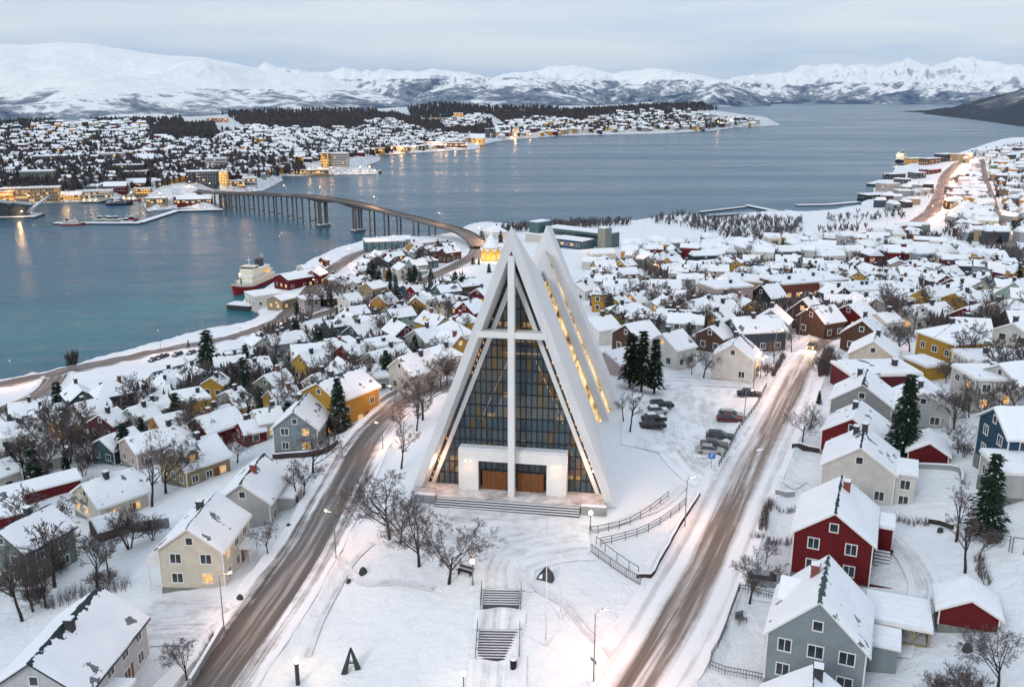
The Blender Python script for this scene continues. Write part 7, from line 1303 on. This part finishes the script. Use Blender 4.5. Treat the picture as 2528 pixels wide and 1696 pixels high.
for zn, x, y, rz in (('P', 690, 1505, .2), ('P', 760, 1507, .1), ('P', 800, 1505, .0), ('P', 905, 1505, .4), ('P', 735, 1503, 3.0), ('P', 870, 1520, .1)):
    p = onz(zn, x, y); root = empty('motor_boat', (p[0], p[1], 0), rz); L = 9; b = MB(); b.slab([(-4.2, -1.4), (2, -1.5), (4.5, 0), (2, 1.5), (-4.2, 1.4)], -.4, 1.1, 0); b.build('hull', [M['shipw'] if x != 905 else M['shipred']], root); b = MB(); b.box(-2.4, 1.0, -1.1, 1.1, 1.103, 2.5, 0); b.box(-2.5, 1.1, -1.2, 1.2, 2.503, 2.8, 1); b.build('cabin', [M['glass'], M['snowcap']], root); later(root, "small snow-covered motor boat by the floating pier" if x != 905 else "red motor boat by the floating pier", 'boat', 'boats at the floating pier')
def pier(name, pts, w, z, lab, cat='pier'):
    P = [onz(*p) for p in pts]; root = empty(name, (P[0][0], P[0][1], 0)); o = P[0]
    for nm, z0, z1, ww, mm in (('deck', -2, z, w, 'dark'), ('snow_layer', z + .003, z + .35, w * .92, 'snowcap')):
        b = MB()
        for p, q in zip(P[:-1], P[1:]): d = (q - p)[:2]; d /= np.linalg.norm(d); n = np.array([-d[1], d[0]]) * ww / 2; b.slab([tuple((p - o)[:2] + n), tuple((p - o)[:2] - n), tuple((q - o)[:2] - n), tuple((q - o)[:2] + n)], z0, z1)
        b.build(nm, [M[mm]], root)
    tag(root, lab, cat, 'piers and breakwaters'); return root
pier('floating_pier', [('P', 375, 1535), ('P', 960, 1535)], 6, .9, "long floating pier with boats before the red warehouses"); pier('floating_pier', [('P', 960, 1532), ('P', 1200, 1455)], 6, 1.0, "slanting floating pier joined to the red shed quay"); pier('floating_pier', [('P', 1180, 1452), ('P', 1525, 1443)], 7, 1.0, "straight floating pier under the bridge")
pier('breakwater', [('R', 120, 1460), ('R', 430, 1425)], 3.2, .9, "thin straight breakwater of the small far harbour"); pier('breakwater', [('R', 435, 1415), ('R', 600, 1450), ('R', 690, 1468)], 5, 1.1, "snow-covered slanting breakwater of the small far harbour"); pier('breakwater', [('R', 180, 1482), ('R', 500, 1462)], 3, .6, "dotted inner pontoon of the small far harbour"); pier('breakwater', [('R', 700, 1450), ('R', 860, 1470), ('R', 1150, 1525)], 3.5, .8, "dark stony bank closing the small far harbour"); pier('breakwater', [('R', 780, 1412), ('R', 1000, 1408), ('R', 1200, 1390)], 6, .7, "dark stony spit below the industrial sheds"); pier('jetty', [('R', 1500, 1132), ('R', 1720, 1132)], 9, 2.0, "straight jetty behind the brightly lit ship")
pier('quay', [('A', 1585, 722), ('A', 1740, 735)], 7, 2.2, "black-walled quay point below the white quay shed"); pier('jetty', [('R', 1290, 1275), ('R', 1370, 1250)], 10, 2.0, "dark jetty of the industrial sheds")
# ------------------------------------------------------------------ the town on the island
IW_ = []
M['band'] = band_mat()
def iblock(zn, x, y, W, D, h, col, label, rz=0.0, kind='flat', lit=.3, name='harbour_building', rows=2, glowp=0):
    k_ = .46 if zn == 'P' else .5; W *= k_; D *= k_; h *= .55; glowp *= .12
    p = ati(zn, x, y); root = empty(name, (p[0], p[1], max(p[2], 1.2)), rz - math.atan2(p[0], p[1]) * .6); b = MB()
    if kind == 'gable': b.prism([(-D / 2, -2), (D / 2, -2), (D / 2, h * .65), (0, h), (-D / 2, h * .65)], -W / 2, W / 2)
    else: b.box(-W / 2, W / 2, 0, D, -3, h)
    o = b.build('wall', [M['wall']], root); o.color = (*(COL[col] if isinstance(col, str) else col), 1)
    b = MB()
    if kind == 'gable':
        b.prism([(-D / 2 - .4, h * .65 - .2), (0, h + .05), (D / 2 + .4, h * .65 - .2), (D / 2 + .4, h * .65 + .4), (0, h + .7), (-D / 2 - .4, h * .65 + .4)], -W / 2 - .4, W / 2 + .4); r = b.build('roof', [M['snowcap']], root)
        for q in (o, r): q.rotation_euler = (0, 0, math.pi / 2); q.location = (0, D / 2, 0)
    else: b.box(-W / 2 - .3, W / 2 + .3, -.3, D + .3, h + .003, h + .7); b.build('roof', [M['snowcap']], root)
    hh = h * (.62 if kind == 'gable' else .95)
    for r_ in range(rows):
        b = MB(); z = hh * (r_ + .55) / rows; b.box(-W / 2 + .6, W / 2 - .6, -.08, -.02, z - hh / rows * .24, z + hh / rows * .24); w = b.build('window_band', [M['band']], root); w.color = (1, 1, 1, lit)
    if glowp: glow(root, 5, glowp, 1.0, (1.0, .6, .25), 0, -10)
    tag(root, label, 'building', 'large buildings of the island town'); IW_.append((p[0], p[1], max(W, D) * .6)); return root
for a_ in [('P', 790, 1318, 42, 24, 16, 'red', "big dark red harbour warehouse", 0, 'gable', .1), ('P', 930, 1300, 40, 26, 18, 'maroon', "brown-red harbour warehouse beside the big red one", 0, 'gable', .2), ('P', 215, 1385, 100, 34, 22, 'tan', "wide glass-fronted tan building on the town quay", 0, 'flat', .25, 'harbour_building', 4, 12000), ('P', 1385, 1265, 62, 30, 22, 'slate', "dark round-fronted glass building near the bridge", 0, 'flat', .1, 'harbour_building', 4), ('P', 1518, 1262, 26, 20, 22, (.75, .5, .2), "floodlit cream tower beside the dark glass building", 0, 'flat', .9, 'tower_block', 4, 20000), ('P', 1710, 1275, 28, 20, 14, 'pale', "pale grey round silo-like building at the bridge pier", 0, 'flat', .1), ('P', 1620, 1280, 34, 20, 10, 'tan', "low tan building between the lit tower and the silo building", 0, 'flat', .5),
    ('P', 1330, 1400, 60, 20, 12, 'red', "wide red-roofed boat shed under the bridge", 0, 'gable', .4, 'harbour_building', 1, 6000), ('P', 1250, 1390, 30, 16, 9, 'maroon', "low maroon shed beside the boat shed", 0, 'flat', .3), ('P', 1070, 1400, 36, 16, 9, 'tan', "low tan shed with snowy yard on the red shed quay", 0, 'flat', .7, 'harbour_building', 1), ('P', 980, 1340, 30, 18, 9, 'ochre', "low lit ochre building beside the harbour warehouses", 0, 'flat', .9, 'harbour_building', 2, 9000), ('P', 2300, 1140, 62, 26, 28, 'pale', "white multi-storey hotel block on the waterfront", R(-8), 'flat', .05, 'hotel', 5), ('P', 2225, 1145, 20, 26, 30, 'ochre', "lit ochre stair tower of the waterfront hotel", 0, 'flat', .7, 'tower_block', 5, 9000),
    ('P', 2120, 1200, 96, 20, 10, 'tan', "long low quay shed before the waterfront hotel", R(4), 'flat', .4, 'harbour_building', 1, 5000), ('P', 1480, 1165, 46, 30, 22, 'pale', "grey office block above the round glass building", 0, 'flat', .1, 'office_block', 4), ('P', 1490, 840, 90, 20, 16, (.5, .27, .22), "wide pink block at the wood edge on the island ridge", 0, 'flat', .3, 'office_block', 2), ('P', 300, 1065, 90, 24, 14, (.42, .18, .08), "long orange-brick block in the middle of the island town", 0, 'flat', .4, 'office_block', 2), ('P', 260, 1260, 60, 30, 20, 'green', "dark green block behind the glass-fronted building", 0, 'flat', .05, 'office_block', 3), ('P', 340, 1130, 70, 40, 16, 'slate', "dark block with wide snowy roof in the island town", 0, 'flat', .1, 'office_block', 2),
    ('P', 20, 1385, 40, 30, 16, 'orange', "lit orange building at the end of the town quay", 0, 'flat', .8, 'harbour_building', 2, 12000), ('P', 1000, 1140, 34, 30, 22, 'tan', "tan corner block in the island town", 0, 'gable', .3, 'office_block', 3), ('P', 900, 1230, 66, 24, 14, 'brown', "brown row of shops above the harbour warehouses", 0, 'flat', .5, 'office_block', 2), ('P', 760, 1110, 50, 30, 16, 'pale', "grey block with flat roof in the island town", 0, 'flat', .1, 'office_block', 2), ('P', 880, 1185, 60, 24, 14, 'slate', "dark flat-roofed block above the shop row", 0, 'flat', .2, 'office_block', 2), ('P', 470, 1370, 46, 20, 12, 'ochre', "lit ochre quay building behind the long low ship", 0, 'gable', .7, 'harbour_building', 2, 8000), ('P', 640, 1370, 70, 24, 12, 'pale', "pale quay shed behind the moored ships", 0, 'flat', .3, 'harbour_building', 2, 4000),
    ('Q', 1000, 945, 22, 20, 34, 'slate', "dark twin block on the far waterfront", 0, 'flat', .05, 'tower_block', 4), ('Q', 1040, 945, 20, 20, 34, 'slate', "second dark twin block on the far waterfront", 0, 'flat', .05, 'tower_block', 4), ('Q', 935, 990, 54, 40, 34, (.55, .36, .14), "tan pointed hall on the far waterfront", 0, 'gable', .8, 'harbour_building', 3, 30000), ('Q', 780, 1010, 80, 24, 14, 'maroon', "red-lit long shed at the far harbour point", 0, 'flat', .6, 'harbour_building', 1, 30000), ('Q', 640, 1000, 70, 30, 12, 'white', "floodlit white shed by the far container quay", 0, 'flat', .5, 'harbour_building', 1, 90000), ('Q', 230, 1045, 60, 30, 12, 'ochre', "lit ochre shed up the shore from the hotel", 0, 'flat', .8, 'harbour_building', 1, 20000), ('Q', 350, 1030, 50, 30, 12, 'pale', "pale shed with lit yard up the shore", 0, 'flat', .4, 'harbour_building', 1, 20000), ('Q', 410, 1040, 40, 24, 14, 'tan', "tan lit silo shed up the shore", 0, 'flat', .6, 'harbour_building', 1, 30000), ('Q', 800, 820, 50, 30, 30, (.5, .25, .12), "orange-lit block on the island slope", 0, 'flat', .7, 'office_block', 3, 20000), ('Q', 660, 840, 90, 30, 18, 'tan', "wide tan block on the island slope", 0, 'flat', .5, 'office_block', 2, 20000), ('Q', 1190, 945, 16, 16, 40, (.7, .4, .3), "slim pinkish lit tower on the far waterfront", 0, 'flat', .8, 'tower_block', 5, 60000)]:
    iblock(*a_)
def wedge():
    p = onz('P', 40, 1500); root = empty('glass_museum', (p[0], p[1], 1.0), R(10)); b = MB()
    for q in range(4): x = -36 + q * 12; b.prism([(x, -2), (x + 10.5, -2), (x + 18, 12 - q), (x + 5, 14 - q)], 2, 16, 0); 
    b.build('glass_body', [M['glass']], root, fix=True); b = MB(); b.box(-40, 22, 0, 20, -2.5, .2, 1); b.box(-39, 21, .2, 19.8, .203, .7, 0); b.build('quay_base', [M['snowcap'], M['dark']], root); b = MB(); b.prism([(14, 3), (30, 14), (31, 16), (14, 5)], 4, 12); b.build('snow_ramp', [M['snowcap']], root); glow(root, 4, 3000, .5, (1, .6, .25), 10, -2); tag(root, "dark slanted glass building on its own snowy quay", "building")
wedge()
def pylon(zn, x, y, H, pw, big=True):
    pw *= .14; H *= .75; s_ = .45 if zn == 'P' else .8
    p = ati(zn, x, y); root = empty('harbour_lamp', (p[0], p[1], max(p[2], .5))); b = MB(); b.tube([(0, 0, -1), (0, 0, H)], [.3, .2], 6); b.build('mast', [M['metal']], root); b = MB(); b.lathe([(.02 * s_, H - .2), (1.0 * s_, H + .4 * s_), (1.1 * s_, H + 1.0 * s_), (.6 * s_, H + 1.7 * s_), (.02, H + 1.9 * s_)], 10); b.build('lamp_globe', [M['lampfar']], root); glow(root, H + 2.5, pw, 1.0, (1.0, .55, .22)); later(root, "lit harbour lamp mast on the island waterfront", "lamp", "harbour lamps")
for zn, x, y, pw in [('P', 205, 1415, 9000), ('P', 60, 1405, 9000), ('P', 435, 1392, 9000), ('P', 905, 1390, 9000), ('P', 1100, 1395, 7000), ('P', 1500, 1275, 9000), ('P', 2120, 1210, 7000), ('P', 2195, 1208, 9000), ('P', 2270, 1200, 9000), ('Q', 130, 1200, 9000), ('Q', 195, 1195, 9000), ('Q', 345, 1052, 20000), ('Q', 412, 1052, 20000), ('Q', 500, 1042, 20000), ('Q', 645, 1028, 26000), ('Q', 680, 1028, 26000), ('Q', 715, 1028, 26000), ('Q', 855, 1025, 20000), ('Q', 930, 1018, 15000), ('Q', 1188, 958, 26000), ('Q', 1290, 948, 20000), ('R', 240, 855, 60000), ('R', 330, 850, 60000)]: pylon(zn, x, y, 11, pw)
# ------------------------------------------------------------------ the mass of small far houses, and the far woods
def town(name, label, regions, raw, seed, far=True):
    r2 = random.Random(seed); b = MB(); pal = [COL[c] for c in 'white white pale pale grey cream bluegrey tan ochre brown slate dark maroon red orange green'.split()]; mats = [M['snowcap'], M['glass'], M['lit']]
    for i, c in enumerate(pal): mats.append(mat(name + '_%d' % i, c, .8))
    n = 0
    for cnt, poly in regions:
        xs = [p[0] for p in poly]; ys = [p[1] for p in poly]; got = 0; mine = []
        for k in range(cnt * 14):
            if got >= cnt: break
            x = r2.uniform(min(xs), max(xs)); y = r2.uniform(min(ys), max(ys))
            if not in_poly(x, y, poly): continue
            p = raw('d', x, y)
            if p[2] < 1.3: continue
            D = math.hypot(p[0], p[1]); sc = .82 + max(0, (D - 1000) / 2600) if far else .9; w, L = r2.uniform(6, 8.5) * sc, r2.uniform(8, 14) * sc
            if any((p[0] - q[0]) ** 2 + (p[1] - q[1]) ** 2 < (L * .75) ** 2 for q in mine) or (any((p[0] - q[0]) ** 2 + (p[1] - q[1]) ** 2 < (q[2] + L * .4) ** 2 for q in IW_) if far else not free(p, L * .42, 6.5)): continue
            mine.append(p); got += 1; e = r2.uniform(4, 7.5) * sc; hr = e + w * r2.uniform(.18, .36); a = r2.choice((0.2, 1.75, -.3, 1.3)) + r2.uniform(-.2, .2); ca, sa = math.cos(a), math.sin(a); T_ = lambda q: (p[0] + q[0] * ca - q[1] * sa, p[1] + q[0] * sa + q[1] * ca, p[2] + q[2])
            hw, hl = w / 2, L / 2; mi = 3 + r2.randrange(len(pal))
            v = [(-hw, -hl, -3), (hw, -hl, -3), (hw, hl, -3), (-hw, hl, -3), (-hw, -hl, e), (hw, -hl, e), (hw, hl, e), (-hw, hl, e), (0, -hl, hr), (0, hl, hr)]
            b.add([T_(q) for q in v], [(0, 1, 5, 8, 4), (1, 2, 6, 5), (2, 3, 7, 9, 6), (3, 0, 4, 7)], mi); o = .12; v = [(-hw - o, -hl - o, e - .3), (hw + o, -hl - o, e - .3), (hw + o, hl + o, e - .3), (-hw - o, hl + o, e - .3), (0, -hl - o, hr + .3), (0, hl + o, hr + .3)]; b.add([T_(q) for q in v], [(0, 4, 5, 3), (1, 2, 5, 4), (0, 1, 4), (2, 3, 5)], 0)
            warm = .12 if x < 1000 else .34
            for q in range(4):
                if r2.random() < .8:
                    m_ = 2 if r2.random() < warm else 1; s_ = r2.uniform(.08, .16) * L * (.7 if m_ == 1 else 1); z = e * r2.uniform(.3, .7); u = r2.uniform(-.36, .36)
                    if q < 2: u *= w; b.add([T_((u - s_, -hl - .08, z - s_)), T_((u + s_, -hl - .08, z - s_)), T_((u + s_, -hl - .08, z + s_)), T_((u - s_, -hl - .08, z + s_))], [(0, 1, 2, 3)], m_)
                    else: u *= L; sg = -1 if math.sin(a) < 0 else 1; X_ = sg * (hw + .08); b.add([T_((hw + .08 if sa > 0 else -hw - .08, u - s_, z - s_)), T_((hw + .08 if sa > 0 else -hw - .08, u + s_, z - s_)), T_((hw + .08 if sa > 0 else -hw - .08, u + s_, z + s_)), T_((hw + .08 if sa > 0 else -hw - .08, u - s_, z + s_))], [(0, 1, 2, 3)], m_)
        n += got
    tag(b.build(name, mats, fix=False), kind='stuff', label=label); print('TOWN', name, n)
town('far_town_houses', "mass of small snow-roofed town houses on the island", [(760, [(0, 308), (140, 296), (330, 292), (340, 318), (480, 325), (560, 300), (640, 320), (700, 380), (600, 405), (520, 425), (400, 420), (330, 430), (180, 445), (0, 455)]), (640, [(560, 292), (700, 300), (860, 296), (930, 300), (1100, 318), (1030, 338), (860, 352), (700, 372), (620, 330)]), (90, [(830, 285), (890, 280), (960, 300), (900, 305)]), (90, [(1000, 280), (1090, 268), (1110, 290), (1020, 298)]), (400, [(1130, 290), (1220, 272), (1330, 278), (1450, 256), (1560, 256), (1640, 268), (1760, 284), (1640, 296), (1400, 304), (1200, 312), (1120, 318)]), (60, [(0, 290), (150, 284), (330, 282), (330, 288), (0, 300)])], ati, 99)
town('far_edge_houses', "mass of small snow-roofed houses at the far edge of the near town", [(80, [(2170, 500), (2165, 470), (2225, 385), (2240, 380), (2290, 520), (2300, 560), (2200, 548)]), (100, [(2255, 380), (2337, 345), (2400, 380), (2420, 520), (2330, 570), (2290, 480)]), (14, [(2040, 490), (2120, 450), (2130, 420), (2050, 430), (2000, 470)]), (16, [(2170, 375), (2240, 352), (2330, 335), (2330, 345), (2250, 370)]), (40, [(1340, 615), (1400, 585), (1480, 572), (1520, 565), (1480, 615)]), (100, [(1480, 615), (1520, 570), (1750, 558), (1950, 556), (2150, 575), (2337, 630), (2150, 612), (1750, 608)]), (10, [(1960, 545), (2090, 525), (2120, 548), (2000, 560)])], at, 5, False)
def woods2(name, polys, fir, hmin, hmax, seed):
    r2 = random.Random(seed); b = MB()
    for poly, m in polys:
        xs = [p[0] for p in poly]; ys = [p[1] for p in poly]; got = 0
        for k in range(m * 20):
            if got >= m: break
            x, y = r2.uniform(min(xs), max(xs)), r2.uniform(min(ys), max(ys))
            if not in_poly(x, y, poly): continue
            p = ati('d', x, y)
            if p[2] < 1.5: continue
            got += 1; D = math.hypot(p[0], p[1]); h = r2.uniform(hmin, hmax) * (1 + max(0, D - 1500) / 3500); a = r2.random() * 6.3
            if r2.random() < fir: Rr = h * .22; b.add([(p[0] + Rr * math.cos(a + j * 1.5708), p[1] + Rr * math.sin(a + j * 1.5708), p[2] + .3) for j in range(4)] + [(p[0], p[1], p[2] + h)], [(j, (j + 1) % 4, 4) for j in range(4)], 0)
            else:
                for j in range(3): dx, dy = math.cos(a + j * 1.05), math.sin(a + j * 1.05); s = h * .2; zz = h * r2.uniform(.75, 1.0); b.add([(p[0] - dx * s * .2, p[1] - dy * s * .2, p[2]), (p[0] + dx * s * .2, p[1] + dy * s * .2, p[2]), (p[0] + dx * s, p[1] + dy * s, p[2] + zz * .7), (p[0], p[1], p[2] + zz), (p[0] - dx * s, p[1] - dy * s, p[2] + zz * .65)], [(0, 1, 2, 3, 4)], 1)
    return tag(b.build(name, [M['firfar'], M['birchfar']], fix=False), kind='stuff')
woods2('island_fir_woods', [([(500, 262), (700, 252), (860, 254), (870, 268), (700, 268), (540, 268)], 450), ([(930, 248), (1010, 239), (1100, 248), (1100, 262), (1020, 275), (940, 272)], 700), ([(1080, 248), (1240, 248), (1330, 256), (1200, 262), (1100, 262)], 350), ([(840, 268), (900, 262), (930, 275), (870, 285)], 260), ([(0, 285), (130, 279), (130, 293), (0, 297)], 380), ([(380, 312), (470, 300), (490, 318), (380, 322)], 240), ([(200, 278), (420, 276), (420, 283), (210, 284)], 220), ([(1250, 262), (1420, 246), (1560, 240), (1560, 246), (1420, 256), (1280, 272)], 300), ([(1380, 272), (1600, 272), (1600, 278), (1400, 280)], 200)], .6, 8, 13, 1)
woods2('island_birch_woods', [([(520, 266), (900, 264), (960, 275), (860, 300), (700, 302), (560, 292)], 3200), ([(340, 290), (490, 286), (500, 318), (350, 316)], 1100), ([(880, 280), (1120, 275), (1130, 305), (900, 312)], 1500), ([(1120, 262), (1400, 250), (1600, 238), (1640, 252), (1400, 272), (1150, 284)], 2600), ([(1140, 300), (1400, 285), (1400, 296), (1150, 308)], 300), ([(0, 300), (640, 300), (700, 400), (320, 430), (0, 450)], 2900), ([(640, 280), (1080, 315), (880, 352), (700, 370)], 1700), ([(1300, 262), (1740, 278), (1620, 296), (1300, 300)], 900)], .15, 7.5, 12, 2)
# ------------------------------------------------------------------ the air
hz = bpy.data.materials.new("cold_air"); hz.use_nodes = True; t = hz.node_tree; t.nodes.clear(); pv = N(t, 'ShaderNodeVolumePrincipled'); pv.inputs['Color'].default_value = (.42, .68, 1.0, 1); pv.inputs['Density'].default_value = HAZE_D; pv.inputs['Anisotropy'].default_value = .1
out = N(t, 'ShaderNodeOutputMaterial'); t.links.new(pv.outputs[0], out.inputs['Volume'])
if HAZE_D > 0:
    b = MB(); b.box(-17000, 17000, -700, 25000, -11, 1100); h_ = b.build('haze', [hz]); tag(h_, kind='stuff')
settle_labels()
print('OBJECTS', len(SC.objects))
